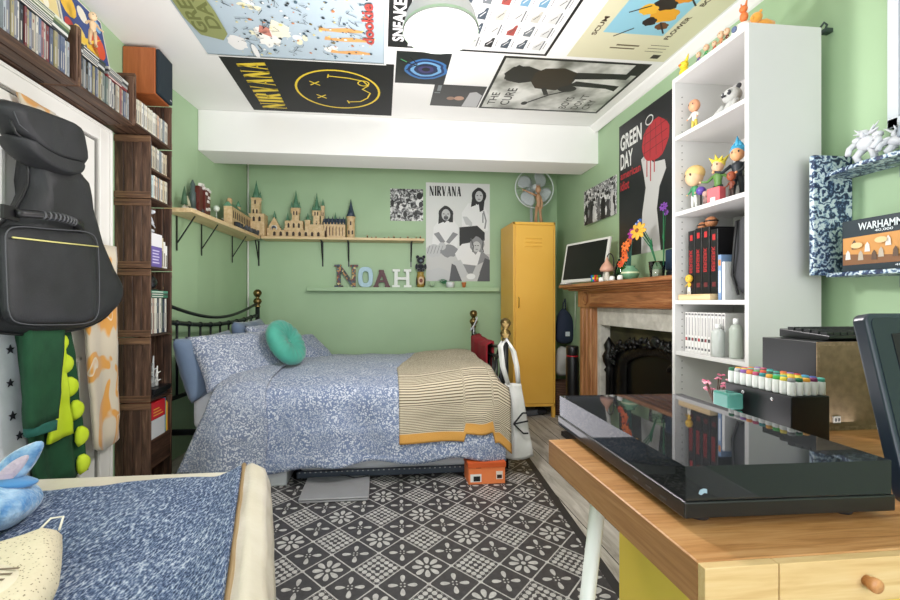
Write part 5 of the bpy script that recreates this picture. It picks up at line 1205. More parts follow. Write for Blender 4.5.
b.tube([(fx+0.018, fy, 1.995), (fx+0.035, fy, 1.94), (fx+0.03, fy-0.01, 1.88)], [0.011, 0.009, 0.006], wd, 8)
b.build('body', t)
b = MB(); b.ell((fx, fy, 2.055), (0.026, 0.024, 0.034), wd)
for q in range(4): b.tube([(fx-0.012+q*0.008, fy, 2.075), (fx-0.018+q*0.012, fy, 2.105)], [0.007, 0.001], wd, 6)
b.build('head', t)

# ================================================================== BED
t = thing('bedstead', 'black metal bedstead with brass ball finials', 'bed', (-0.15, 3.25, 0))
BM_, BR = M['black_metal'], M['brass']
def post(x, y, ztop, big=1.0):
    b = MB(); b.lathe([(0.019, 0), (0.019, ztop-0.10)], BM_, (x, y, 0), 14); b.build('post', t)
    b = MB(); k = big; z = ztop-0.155*k
    b.lathe([(0.022*k, z), (0.028*k, z+0.008*k), (0.016*k, z+0.016*k), (0.030*k, z+0.034*k), (0.037*k, z+0.052*k), (0.030*k, z+0.070*k), (0.013*k, z+0.082*k), (0.021*k, z+0.094*k), (0.032*k, z+0.108*k), (0.036*k, z+0.125*k), (0.030*k, z+0.143*k), (0.012*k, z+0.155*k)], BR, (x, y, 0), 20)
    b.build('finial', t, label='brass ball finial')
H1, H2 = Vector((-1.08, 3.90, 0)), Vector((-1.26, 2.64, 0)); F1, F2 = Vector((0.845, 3.90, 0)), Vector((0.765, 2.60, 0))
post(H1.x, H1.y, 1.14); post(H2.x, H2.y, 1.14); post(F1.x, F1.y, 0.955); post(F2.x, F2.y, 0.930, 0.92)
def curve_rail(a, c, z0, z1, sag, r, nm, n=20):
    pts = [a.lerp(c, k/n)+Vector((0, 0, z0+(z1-z0)*k/n-sag*math.sin(PI*k/n))) for k in range(n+1)]
    b = MB(); b.tube(pts, r, BM_, 10); b.build(nm, t); return pts
tp = curve_rail(H1, H2, 1.02, 1.02, 0.10, 0.011, 'headboard_top_rail'); md = curve_rail(H1, H2, 0.915, 0.915, 0.045, 0.014, 'headboard_rail'); curve_rail(H1, H2, 0.45, 0.45, 0, 0.014, 'headboard_rail')
for k in range(2, 20, 2):
    p_ = md[k]; b = MB(); b.tube([(p_.x, p_.y, 0.45), (p_.x, p_.y, p_.z)], 0.008, BM_, 8); b.ell((p_.x, p_.y, p_.z), 0.019, BM_, 10, 8); b.build('spindle', t)
curve_rail(F1, F2, 0.76, 0.76, 0.05, 0.011, 'footboard_rail'); md = curve_rail(F1, F2, 0.68, 0.68, 0.03, 0.012, 'footboard_rail'); curve_rail(F1, F2, 0.30, 0.30, 0, 0.014, 'footboard_rail')
for k in range(2, 20, 2):
    p_ = md[k]; b = MB(); b.tube([(p_.x, p_.y, 0.30), (p_.x, p_.y, p_.z)], 0.008, BM_, 8); b.build('spindle', t)
for a, c in ((H1, F1), (H2, F2)): b = MB(); b.tube([a+Vector((0, 0, 0.27)), c+Vector((0, 0, 0.27))], 0.018, BM_, 10); b.build('side_rail', t)
b = MB(); b.box((-1.10, 2.63, 0.28), (0.74, 3.88, 0.50), M['white_cotton'])
o = b.build('mattress', bevel=0.04, bseg=4); tag(o, 'white mattress on the black bedstead under the floral duvet', 'mattress')
def duv(x, s, lift=0.0):
    """duvet surface: s 0 at the wall side, 1 at the hem in front"""
    if s < 0.58:
        k = s/0.58; y = 3.96-1.38*k; z = 0.535+0.045*math.sin(PI*min(1, k*0.9))+0.012*k
        ny, nz_ = 0.0, 1.0
    elif s < 0.70:
        k = (s-0.58)/0.12; a = k*PI/2; y = 2.58-0.12*math.sin(a); z = 0.548-0.11*(1-math.cos(a)); ny, nz_ = -math.sin(a), math.cos(a)
    else:
        k = (s-0.70)/0.30; y = 2.46-0.03*k; z = 0.438-(0.355-0.045*min(1, max(0, (x+0.55)/0.2)))*k; ny, nz_ = -1.0, 0.0
    wr = 0.014*nz(x*3.2, s*6, 1)+0.008*nz(x*7, s*15, 5)
    if s > 0.62: wr += 0.022*min(1, (s-0.62)*5)*math.sin(x*13+2*nz(x*2, s, 3))+0.01
    # raised foot end
    z += 0.035*max(0, min(1, (x-0.2)/0.35))*(1 if s < 0.6 else max(0, 1-(s-0.6)*4))
    return Vector((x, y+ny*(wr+lift), z+nz_*(wr+lift+0.01)))
def f_duv(u, v):
    xl = -0.86-0.22*max(0, (v-0.55)/0.45); xr = 0.725-0.03*max(0, v-0.6)
    p_ = duv(xl+(xr-xl)*u, v)
    if v > 0.97: p_.z += 0.025*math.sin(u*24)*0.5
    p_.z = max(p_.z, 0.03)
    if u > 0.93: p_.z -= (u-0.93)*0.9*(1 if v < 0.7 else 0)
    return p_
b = MB(); b.grid(110, 60, f_duv, M['floral']); tag(b.build('duvet', solid=0.018), 'blue and white floral duvet covering the bed down to the floor', 'duvet')
def f_thr(u, v):
    s = 0.16+(0.885-0.16)*v
    xl = 0.30-0.20*min(1, v/0.45); xr = 0.735
    x = xl+(xr-xl)*u
    if u > 0.65 and v > 0.85: s += 0.05*(u-0.65)*math.sin(u*20)
    if u < 0.60: s += 0.012
    elif u < 0.86: s -= 0.03*min(1, v*1.1)
    else: s += 0.03*v
    p_ = duv(x, min(s, 0.999), 0.016)
    if u > 0.9: p_.z -= (u-0.9)*1.2*(1 if v < 0.62 else 0.4); p_.x += (u-0.9)*0.15
    return p_
b = MB(); b.grid(50, 60, f_thr, M['throw']); tag(b.build('throw_blanket', solid=0.008), 'beige striped throw with a mustard hem over the foot of the bed', 'blanket')
# pale folded-back part of the duvet at the pillow end
def f_fold(u, v):
    s = 0.42+0.555*v; xl = -0.90-0.19*max(0, (v-0.35)/0.65); xr = -0.62-0.02*math.sin(v*5)-0.10*max(0, v-0.6)
    p_ = duv(xl+(xr-xl)*u, s, 0.022+0.02*math.sin(PI*u)); return p_
b = MB(); b.grid(24, 44, f_fold, M['floral_pale']); tag(b.build('folded_cover', solid=0.012), 'pale floral cover end folded over the duvet below the pillows', 'duvet')
def pillow(name, c, wv, hv, w, h, th, m, label, cat='pillow', seed=1, group=None):
    c, wv, hv = Vector(c), Vector(wv).normalized(), Vector(hv); hv = (hv-wv*hv.dot(wv)).normalized(); n = wv.cross(hv).normalized()
    N = 22; b = MB()
    for sg in (1, -1):
        def fn(u, v, sg=sg):
            a, e = 2*u-1, 2*v-1
            k = max(0.0, (1-abs(a)**2.6)*(1-abs(e)**2.6))**0.42
            pinch = 1-0.07*(1-a*a)*abs(e)**2-0.0; pin2 = 1-0.07*(1-e*e)*abs(a)**2
            d = th*k*(1+0.22*nz(a*1.6, e*1.6, seed))+0.012*nz(a*4, e*4, seed+9)*k
            return c+wv*(a*w/2*pin2)+hv*(e*h/2*pinch)+n*(sg*d)
        b.grid(N, N, fn, m)
    o = b.build(name)
    bm = bmesh.new(); bm.from_mesh(o.data); bmesh.ops.remove_doubles(bm, verts=bm.verts, dist=0.0008); bmesh.ops.recalc_face_normals(bm, faces=bm.faces); bm.to_mesh(o.data); bm.free()
    return tag(o, label, cat, group)
pillow('bed_pillow', (-1.07, 2.86, 0.645), (0.16, 1, 0.02), (-0.30, 0, 1), 0.62, 0.38, 0.085, M['slate_cotton'], 'plain slate blue pillow nearest the crates, against the headboard', seed=2)
pillow('bed_pillow', (-0.97, 3.42, 0.70), (0.04, 1, 0.0), (-0.28, 0, 1), 0.60, 0.40, 0.08, M['slate_cotton'], 'plain slate blue pillow at the far half of the headboard', seed=3)
pillow('bed_pillow', (-0.88, 2.79, 0.675), (0.62, 0.78, 0.0), (-0.50, 0.12, 0.62), 0.56, 0.38, 0.08, M['floral_pale'], 'pale floral pillow in front, leaning on the slate pillow', seed=4)
pillow('bed_pillow', (-0.80, 3.34, 0.70), (0.22, 1, 0.0), (-0.50, 0, 0.8), 0.50, 0.38, 0.075, M['floral_pale'], 'floral pillow behind the round teal cushion', seed=5)
pillow('bed_pillow', (-0.60, 3.62, 0.63), (0.5, 1, 0.0), (-0.6, 0.1, 0.5), 0.44, 0.34, 0.07, M['floral'], 'darker floral pillow lying nearest the back wall', seed=6)
# round teal cushion
t = thing('round_cushion', 'round teal velvet cushion lying against the floral pillows', 'cushion', (-0.66, 2.98, 0.60))
nrm = Vector((0.80, -0.30, 0.50)).normalized(); ww = Vector((0.62, 0.55, -0.1)); ww = (ww-nrm*ww.dot(nrm)).normalized(); hh = nrm.cross(ww)
mc = Matrix((ww, hh, nrm)).transposed().to_4x4(); mc.translation = Vector((-0.62, 2.90, 0.765))
b = MB(); n = 48
prof = [(0.010, 0.018), (0.03, 0.034), (0.08, 0.048), (0.13, 0.044), (0.155, 0.028), (0.163, 0.0), (0.155, -0.028), (0.13, -0.044), (0.05, -0.048), (0.002, -0.03)]
vs = []; fs = []
for (r, z) in prof:
    for k in range(n):
        a = 2*PI*k/n; q = 1+0.10*math.sin(a*16)*(1 if 0.02 < r < 0.15 else 0.2); vs.append((r*math.cos(a), r*math.sin(a), z*q))
for i in range(len(prof)-1):
    for k in range(n): fs.append((i*n+k, i*n+(k+1) % n, (i+1)*n+(k+1) % n, (i+1)*n+k))
b.add(vs, fs, M['teal_velvet'], True); b.build('cover', t, mtx=mc)
b = MB(); b.ell((0, 0, 0.022), (0.013, 0.013, 0.007), M['teal_velvet']); b.build('button', t, mtx=mc)

# hanging on the footboard
def f_red(u, v):
    y = 3.62-0.62*u; a = v*PI*0.9
    z = 0.775-0.05*math.sin(PI*(3.9-y)/1.3)
    if v < 0.5: return (0.78-0.02*u+0.004*math.sin(u*16)-0.012, y, z+0.015-0.22*(0.5-v)*2)
    k = (v-0.5)*2; return (0.83-0.03*u+0.006*math.sin(u*18), y, z+0.015-0.26*k)
b = MB(); b.grid(24, 20, f_red, M['red_cloth']); tag(b.build('red_scarf', solid=0.012), 'dark red knitted cloth draped over the foot rail', 'cloth')
b = MB(); b.tube([(0.79+0.03*math.cos(a), 2.85+0.09*math.sin(a), 0.60+0.15*math.cos(a)) for a in [2*PI*k/24 for k in range(24)]], 0.009, C('#2b2a2b', 0.6), 8, closed=True)
b.tube([(0.80, 2.84, 0.72), (0.815, 2.82, 0.60), (0.81, 2.80, 0.48)], 0.012, C('#2b2a2b', 0.6), 8); tag(b.build('black_strap'), 'looped black strap hanging beside the red cloth', 'strap')
b = MB(); b.tube([(0.845+0.03*math.cos(a), 3.88+0.03*math.sin(a), 0.83+0.06*math.cos(a*1)) for a in [2*PI*k/20 for k in range(20)]], 0.006, C('#cfd3d8', 0.5), 8, closed=True); b.tube([(0.84, 3.86, 0.80), (0.83, 3.82, 0.74)], 0.006, C('#cfd3d8', 0.5), 8)
tag(b.build('cord_loop'), 'loop of white cord round the far foot post', 'cord')
t = thing('tote_bag', 'white canvas tote bag with a black angular emblem hanging from the foot post', 'bag', (0.81, 2.50, 0.1))
def f_t(u, v, sg):
    xl, xr = 0.735-0.015*v, 0.825+0.075*v
    x = xl+(xr-xl)*u; z = 0.545-0.44*v-0.02*math.sin(u*3)*v+0.015*(u)*v
    d = 0.006+0.018*math.sin(PI*u)*math.sin(PI*min(1, v*0.9))
    return (x, 2.505+sg*d+0.012*nz(u*3, v*4, 4)-0.02*u, z)
b = MB()
for sg in (-1, 1): b.grid(16, 24, lambda u, v, sg=sg: f_t(u, v, sg), M['canvas'])
b.build('bag', t, solid=0.003)
for sg in (-1, 1):
    b = MB(); pp = [Vector((0.752, 2.50+sg*0.01, 0.54)), Vector((0.728, 2.53+sg*0.02, 0.64)), Vector((0.724, 2.57+sg*0.02, 0.76)), Vector((0.765, 2.60+sg*0.028, 0.80)), Vector((0.806, 2.57+sg*0.02, 0.73)), Vector((0.812, 2.52+sg*0.015, 0.64)), Vector((0.815, 2.50+sg*0.01, 0.54))]
    vs = []; fs = []
    for q in pp: vs += [q+Vector((0, 0, 0.011)), q-Vector((0, 0, 0.011))] if abs(q.z-0.81) < 0.02 else [q+Vector((0.011, 0, 0)), q-Vector((0.011, 0, 0))]
    for i in range(len(pp)-1): fs.append((2*i, 2*i+2, 2*i+3, 2*i+1))
    b.add(vs, fs, M['canvas'], True); b.build('handle', t, solid=0.003)
b = MB(); em = C('#1b1c1e', 0.7); yb = 2.452
def seg(a, c, wd=0.010):
    a = Vector((a[0], 0, a[1])); c = Vector((c[0], 0, c[1])); d = (c-a).normalized(); n_ = Vector((-d.z, 0, d.x))*wd/2
    b.prism([((a-n_).x, (a-n_).z), ((c-n_).x, (c-n_).z), ((c+n_).x, (c+n_).z), ((a+n_).x, (a+n_).z)], (0, yb, 0), (1, 0, 0), (0, 0, 1), (0, 0.004, 0), em)
for s_ in (((0.772, 0.315), (0.825, 0.378)), ((0.825, 0.378), (0.852, 0.378)), ((0.772, 0.315), (0.830, 0.258)), ((0.830, 0.258), (0.860, 0.258)), ((0.778, 0.316), (0.858, 0.330))): seg(*s_, wd=0.009)
b.build('emblem', t, label='black angular line emblem')
# below the bed
t = thing('shoe_box', 'orange shoe box on the patterned floor at the foot of the bed', 'box', (0.592, 2.44, 0.004))
b = MB(); b.box((0.487, 2.375, 0.005), (0.697, 2.50, 0.105), M['orange_card']); b.box((0.53, 2.3745, 0.095), (0.56, 2.376, 0.106), C('#3a1d12', 0.6)); b.build('box_body', t, bevel=0.001)
b = MB(); b.box((0.483, 2.371, 0.098), (0.701, 2.504, 0.126), C('#cf5a26', 0.55)); b.build('lid', t, bevel=0.001)
b = MB(); b.box((0.497, 2.374, 0.018), (0.560, 2.3748, 0.062), C('#e8e6e2', 0.5)); b.box((0.515, 2.3735, 0.022), (0.553, 2.374, 0.05), C('#1c1c1c', 0.5)); b.box((0.645, 2.374, 0.03), (0.683, 2.3748, 0.075), C('#e8d9cc', 0.5)); b.box((0.65, 2.3735, 0.035), (0.678, 2.374, 0.055), C('#3a2a22', 0.5))
b.build('label', t, label='white labels with black print')
t = thing('laptop', 'closed silver laptop lying on the floor beside the bed', 'laptop', (-0.24, 2.40, 0.004))
b = MB(); b.box((-0.42, 2.235, 0.006), (-0.065, 2.515, 0.016), C('#9b9b9d', 0.4, 0.3)); b.build('base', t, bevel=0.003)
b = MB(); b.box((-0.42, 2.235, 0.018), (-0.065, 2.515, 0.027), C('#a5a5a7', 0.4, 0.3)); b.build('lid', t, bevel=0.003)
b = MB(); b.box((-0.39, 2.28, 0.004), (-0.09, 2.52, 0.0075), C('#333333', 0.6)); b.build('foot', t)
b = MB(); b.tube([(-0.33, 2.60, 0.012), (-0.25, 2.53, 0.034), (-0.15, 2.47, 0.032), (-0.08, 2.49, 0.032), (-0.02, 2.52, 0.012), (0.04, 2.60, 0.010)], 0.003, C('#2b2c2e', 0.5), 6)
tag(b.build('power_cable'), 'thin dark cable lying across the silver laptop', 'cable')
t = thing('storage_box', 'white plastic storage box on the floor under the pillow end', 'box', (-0.68, 2.60, 0.004))
b = MB(); b.box((-0.83, 2.465, 0.004), (-0.525, 2.75, 0.085), C('#c9cbd0', 0.5)); b.build('tub', t, bevel=0.006)
b = MB(); b.box((-0.835, 2.46, 0.085), (-0.52, 2.755, 0.098), C('#dadbde', 0.5)); b.build('lid', t, bevel=0.003)
t = thing('trundle_bed', 'low pull-out bed with a blue grey rail under the duvet hem', 'bed', (-0.05, 2.9, 0.004))
b = MB(); b.box((-0.50, 2.52, 0.02), (0.74, 2.545, 0.055), C('#39424f', 0.5)); b.box((-0.50, 3.5, 0.02), (0.74, 3.525, 0.055), C('#39424f', 0.5)); b.box((-0.50, 2.52, 0.02), (-0.48, 3.525, 0.055), C('#39424f', 0.5)); b.box((0.72, 2.52, 0.02), (0.74, 3.525, 0.055), C('#39424f', 0.5)); b.build('frame', t)
b = MB()
for k in range(40): b.box((-0.47+k*0.03, 2.517, 0.050), (-0.461+k*0.03, 2.521, 0.055), C('#a9abae', 0.5))
b.build('edge_beads', t, label='row of small white marks along the rail')
b = MB(); b.box((-0.47, 2.55, 0.045), (0.71, 3.49, 0.115), M['white_cotton']); b.build('thin_mattress', t, bevel=0.02)
for x in (-0.45, 0.66):
    for y in (2.54, 3.48): b = MB(); b.tube([(x, y, 0.022), (x+0.03, y, 0.022)], 0.018, C('#202124', 0.5), 14); b.build('caster', t)
# ================================================================== ALCOVE BY THE FIREPLACE
t = thing('backpack', 'small navy backpack hanging in the gap beside the yellow locker', 'bag', (1.66, 3.80, 0.60))
nb = C('#1f2940', 0.8)
b = MB(); b.puff(smooth_outline([(-0.075, 0), (0.10, 0), (0.115, 0.12), (0.08, 0.26), (0.0, 0.34), (-0.06, 0.28), (-0.08, 0.12)], 2), (1.665, 3.80, 0.645), (1, 0, 0), (0, 0, 1), (0, -1, 0), 0.05, nb, rings=8, pw=0.5); b.build('body', t)
b = MB(); b.tube([(1.655, 3.80, 0.94), (1.66, 3.79, 1.02), (1.68, 3.80, 1.06), (1.69, 3.81, 0.94)], 0.006, nb, 8); b.build('strap', t)
b = MB(); b.box((1.66, 3.744, 0.72), (1.70, 3.750, 0.76), C('#cfd6dc', 0.6)); b.build('patch', t, label='small white patch')
b = MB(); b.puff(smooth_outline([(-0.07, 0), (0.09, 0.0), (0.085, 0.15), (0.07, 0.26), (-0.05, 0.28), (-0.07, 0.14)], 1), (1.655, 3.80, 0.35), (1, 0, 0), (0, 0, 1), (0, -1, 0), 0.06, C('#b5b4b0', 0.6), rings=8, wr=0.02); tag(b.build('white_bag'), 'crumpled white bag below the navy backpack', 'bag')
t = thing('woven_basket', 'dark woven basket on the floor in the gap beside the yellow locker', 'basket', (1.65, 3.80, 0))
b = MB(); b.lathe([(0.07, 0), (0.085, 0.05), (0.09, 0.20), (0.088, 0.31), (0.083, 0.31), (0.08, 0.03)], C('#4a3222', 0.8), (1.65, 3.80, 0), 20); b.build('body', t)
b = MB()
for k in range(14): b.tube([(1.65+(0.078+0.008*min(1, k/5)+0.004)*math.cos(a), 3.80+(0.078+0.008*min(1, k/5)+0.004)*math.sin(a), 0.02+k*0.021) for a in [2*PI*q/20 for q in range(20)]], 0.006, C('#5b4030', 0.8), 6, closed=True)
b.build('weave', t)
t = thing('vacuum_flask', 'tall black flask with a thin red band beside the fireplace', 'flask', (1.575, 3.42, 0))
b = MB(); b.lathe([(0.048, 0.004), (0.052, 0.02), (0.052, 0.56), (0.048, 0.575), (0.048, 0.58)], M['black_plastic'], (1.575, 3.42, 0), 24); b.build('body', t)
b = MB(); b.lathe([(0.049, 0.58), (0.049, 0.59)], C('#b3202c', 0.4), (1.575, 3.42, 0), 24); b.build('band', t, label='thin red band')
b = MB(); b.lathe([(0.048, 0.59), (0.05, 0.60), (0.05, 0.655), (0.044, 0.668)], M['black_plastic'], (1.575, 3.42, 0), 24); b.build('cap', t)
b = MB(); b.tube([(1.56, 3.335, 1.1165), (1.565, 3.345, 1.05), (1.59, 3.40, 0.95), (1.60, 3.43, 0.80)], 0.004, C('#b9c6b4', 0.5), 6); tag(b.build('hanging_cable'), 'pale cable hanging below the end of the mantel', 'cable')

# ================================================================== FIREPLACE
t = thing('fireplace_surround', 'waxed pine fireplace surround with fluted uprights on the right wall', 'fireplace', (1.6, 2.5, 0))
MZ = 1.165; W_, WZ = M['mantel'], M['mantel_z']
b = MB()
b.box((1.43, 1.885, MZ-0.024), (1.685, 3.36, MZ), W_); b.box((1.455, 1.89, MZ-0.036), (1.685, 3.335, MZ-0.024), W_); b.box((1.485, 1.89, MZ-0.048), (1.685, 3.305, MZ-0.036), W_)
b.build('mantel_shelf', t, bevel=0.005)
b = MB(); b.box((1.545, 1.89, 0.99), (1.685, 3.054, MZ-0.048), W_); b.build('frieze', t, bevel=0.004)
b = MB()
b.prism([(0, 0), (-0.014, 0.002), (-0.020, 0.010), (-0.014, 0.018), (-0.006, 0.026), (0, 0.028)], (1.545, 1.89, 0.992), (1, 0, 0), (0, 0, 1), (0, 1.16, 0), W_)
b.prism([(0, 0), (-0.008, 0.002), (-0.024, 0.018), (-0.024, 0.024), (0, 0.024)], (1.545, 1.89, MZ-0.0725), (1, 0, 0), (0, 0, 1), (0, 1.16, 0), W_)
b.build('moulding', t)
b = MB(); b.box((1.572, 3.06, 0), (1.685, 3.28, 0.99), WZ); o = b.build('upright', t, bevel=0.003)
b = MB()
for k in range(3): b.prism([(0, 0), (-0.012, 0.010), (-0.012, 0.030), (0, 0.040)], (1.572, 3.085+k*0.064, 0.14), (1, 0, 0), (0, 1, 0), (0, 0, 0.84), WZ)
b.build('fluting', t, bevel=0.003)
b = MB(); b.box((1.560, 3.055, 0.99), (1.685, 3.29, MZ-0.048), WZ); b.build('corner_block', t, bevel=0.003)
b = MB(); rx_ = Matrix.Rotation(R(-90), 4, 'Y')
b.lathe([(0.050, 0), (0.046, 0.008), (0.038, 0.004), (0.026, 0.004), (0.018, 0.010), (0.002, 0.012)], WZ, (1.559, 3.17, 1.055), 24, rx_); b.build('roundel', t)
b = MB(); b.box((1.555, 3.055, 0), (1.685, 3.295, 0.14), WZ); b.build('plinth_block', t, bevel=0.004)
t = thing('hearth_surround', 'rough white plaster border around the fire opening', 'fireplace', (1.64, 2.5, 0))
b = MB(); b.box((1.60, 1.89, 0.862), (1.685, 3.058, 0.988), M['plaster']); b.box((1.60, 3.012, 0), (1.685, 3.058, 0.862), M['plaster']); b.build('plaster', t, bevel=0.004)
t = thing('cast_iron_fireplace', 'black cast iron fireplace insert with relief leaves in the opening', 'fireplace', (1.66, 2.4, 0))
b = MB(); b.box((1.675, 1.89, 0), (1.687, 3.010, 0.86), M['soot']); b.build('fireback', t)
def arch(y0, y1, ztop, n=24):
    return [(y0, 0.0)]+[(y0+(y1-y0)*k/n, 0.60+(ztop-0.60)*math.sin(PI*k/n)**0.6) for k in range(n+1)]+[(y1, 0.0)]
b = MB()
o1, o2 = arch(1.92, 2.93, 0.80), arch(2.08, 2.77, 0.70)
vs = []; fs = []
for x in (1.645, 1.674):
    for q in (o1, o2): vs += [(x, y, z) for y, z in q]
n = len(o1)
for i in range(n-1): fs += [(i, i+1, n+i+1, n+i), (2*n+i, 3*n+i, 3*n+i+1, 2*n+i+1), (i, 2*n+i, 2*n+i+1, i+1), (n+i, n+i+1, 3*n+i+1, 3*n+i)]
b.add(vs, fs, M['iron'], True); b.tube([(1.640, y, z) for y, z in arch(1.93, 2.92, 0.79)], 0.012, M['iron'], 8); b.build('frame', t)
b = MB(); b.prism(o2, (1.668, 0, 0), (0, 1, 0), (0, 0, 1), (0.006, 0, 0), C('#0a0a0b', 0.35)); b.build('inner_panel', t)
r_ = random.Random(9)
for k in range(26):
    a = PI*(k+0.5)/26; y = 2.425+0.48*math.cos(a); z = 0.60+0.17*math.sin(a)**0.6 if 0.12 < a < PI-0.12 else 0.60
    b = MB()
    for q in range(3):
        an = r_.uniform(0, 6.28); b.tube([(1.64, y, z-0.02), (1.625, y+0.02*math.cos(an), z+0.02*math.sin(an)), (1.635, y+0.04*math.cos(an+0.6), z+0.045*math.sin(an+0.6))], [0.012, 0.016, 0.003], M['iron'], 8)
    b.build('leaf_ornament', t)
for (y) in (2.955, 1.93):
    b = MB(); b.lathe([(0.022, 0), (0.022, 0.52), (0.034, 0.54), (0.020, 0.56), (0.040, 0.60), (0.046, 0.64), (0.026, 0.68), (0.036, 0.72), (0.002, 0.78)], M['iron'], (1.635, y, 0), 16); b.build('column', t)
b = MB(); b.ell((1.63, 2.425, 0.79), (0.02, 0.05, 0.035), M['iron']); b.ell((1.63, 2.50, 0.76), (0.018, 0.05, 0.02), M['iron']); b.ell((1.63, 2.35, 0.76), (0.018, 0.05, 0.02), M['iron']); b.build('crest', t)
b = MB(); b.tube([(1.62, 2.24+0.05*math.cos(a), 0.62+0.05*math.sin(a)) for a in [0.3+k*0.35 for k in range(13)]], [0.012]*13, M['iron'], 8); b.build('scroll', t)
b = MB(); b.box((1.38, 1.9, 0.0), (1.60, 3.2, 0.035), C('#2b2b2d', 0.5)); tag(b.build('hearth_slab', bevel=0.005), 'dark stone hearth slab before the fireplace', 'hearth')

# ---------------- on the mantel
def at_m(y, x=1.53): return Vector((x, y, MZ))
t = thing('picture_screen', 'white framed black screen leaning at the left end of the mantel', 'screen', (1.51, 3.08, MZ))
mt = Matrix.Translation((1.475, 3.06, MZ+0.014)) @ Matrix.Rotation(R(14), 4, 'Z') @ Matrix.Rotation(R(10), 4, 'Y')
b = MB(); b.box((0, -0.235, 0), (0.018, 0.235, 0.315), C('#d9d7d0', 0.4)); b.build('frame', t, mtx=mt, bevel=0.004)
b = MB(); b.box((-0.001, -0.215, 0.024), (0.001, 0.215, 0.298), C('#0c0a0b', 0.3)); b.build('screen', t, mtx=mt)
for y in (-0.19, 0.19): b = MB(); b.box((-0.02, y-0.03, -0.010), (0.06, y+0.03, 0.0), C('#d9d7d0', 0.4)); b.build('foot', t, mtx=mt @ Matrix.Rotation(R(-10), 4, 'Y'), bevel=0.002)
t = thing('mushroom_ornament', 'pale pink figure ornament with a dark wire loop beside the white screen', 'ornament', at_m(2.79))
b = MB(); b.lathe([(0.030, 0), (0.022, 0.02), (0.014, 0.06), (0.016, 0.075)], C('#e3dccf', 0.5), at_m(2.79), 16); b.build('stem', t)
b = MB(); b.lathe([(0.012, 0.07), (0.044, 0.075), (0.047, 0.09), (0.034, 0.115), (0.014, 0.14), (0.006, 0.165), (0.001, 0.175)], C('#cf9d86', 0.5), at_m(2.79), 18); b.build('cap', t)
b = MB(); b.tube([at_m(2.79)+Vector((0.02, 0.052*math.cos(a), 0.125+0.07*math.sin(a))) for a in [PI*k/12 for k in range(13)]], 0.0035, C('#1f1f1f', 0.5), 6); b.tube([at_m(2.79)+Vector((0.02, -0.052, 0.125)), at_m(2.79)+Vector((0.02, -0.055, 0.003))], 0.0035, C('#1f1f1f', 0.5), 6); b.build('wire_loop', t)
t = thing('puzzle_cube', 'small multicoloured puzzle cube on the mantel beside the white screen', 'toy', at_m(2.80, 1.455))
b = MB(); b.cbox(at_m(2.80, 1.455)+Vector((0, 0, 0.026)), (0.046, 0.046, 0.050), C('#141414', 0.4), (0, 0, 0.4)); b.build('core', t)
rc = ['#c9302b', '#e5c72b', '#2b59a8', '#e6e6e3', '#d9772a', '#2f8a4c']; r_ = random.Random(2)
b = MB(); mc_ = Matrix.Translation(at_m(2.80, 1.455)+Vector((0, 0, 0.026))) @ Matrix.Rotation(0.4, 4, 'Z')
for fx_ in (0, 1):
    for i in range(3):
        for j in range(3):
            y0 = -0.0215+0.0145*i; z0 = -0.0215+0.0145*j
            lo_, hi_ = ((-0.024, y0, z0), (-0.0228, y0+0.0135, z0+0.0135)) if fx_ == 0 else ((y0, -0.024, z0), (y0+0.0135, -0.0228, z0+0.0135))
            b.box(lo_, hi_, C(r_.choice(rc), 0.4), mc_)
b.build('stickers', t)
for k, (y, x) in enumerate(((2.735, 1.46), (2.60, 1.46), (2.50, 1.455))):
    b = MB(); b.lathe([(0.014, 0), (0.017, 0.006), (0.016, 0.024), (0.010, 0.030), (0.002, 0.031)], C('#e5e4df', 0.4), at_m(y, x), 14); tag(b.build('tea_light'), 'small white tea light on the mantel, %s' % ('beside the puzzle cube', 'before the green glass vase', 'before the round green vase')[k], 'candle')
b = MB(); b.lathe([(0.038, 0), (0.050, 0.02), (0.052, 0.07), (0.040, 0.11), (0.026, 0.135), (0.028, 0.145), (0.024, 0.145), (0.022, 0.13), (0.036, 0.105), (0.047, 0.07), (0.046, 0.022), (0.03, 0.006)], M['green_glass'], at_m(2.655, 1.56), 28, cap=False); tag(b.build('glass_vase'), 'plain green glass vase left of the orange flowers', 'vase')
t = thing('round_vase', 'small round green vase with a pale middle band holding orange flowers', 'vase', at_m(2.515))
b = MB(); b.lathe([(0.022, 0), (0.040, 0.012), (0.052, 0.035), (0.050, 0.055), (0.034, 0.072), (0.024, 0.08), (0.030, 0.088), (0.024, 0.088), (0.018, 0.078)], C('#6f9c7c', 0.25), at_m(2.515), 26); b.build('body', t)
b = MB(); b.lathe([(0.0528, 0.040), (0.0515, 0.050)], C('#cfd6b2', 0.3), at_m(2.515), 26, cap=False); b.build('band', t)
b = MB(); b.lathe([(0.035, 0), (0.035, 0.005)], C('#2b2523', 0.5), at_m(2.515), 18); b.build('coaster', t)
def bloom(b, c, r, m, n=8, nrm=(-1, -0.3, 0.2)):
    nn = Vector(nrm).normalized(); u = nn.orthogonal().normalized(); v = nn.cross(u)
    for k in range(n):
        a = 2*PI*k/n; d = u*math.cos(a)+v*math.sin(a); mm = Matrix((d, nn.cross(d), nn)).transposed()
        b.ell(Vector(c)+d*r*0.55, (r*0.5, r*0.26, r*0.12), m, 8, 6, mm.to_4x4())
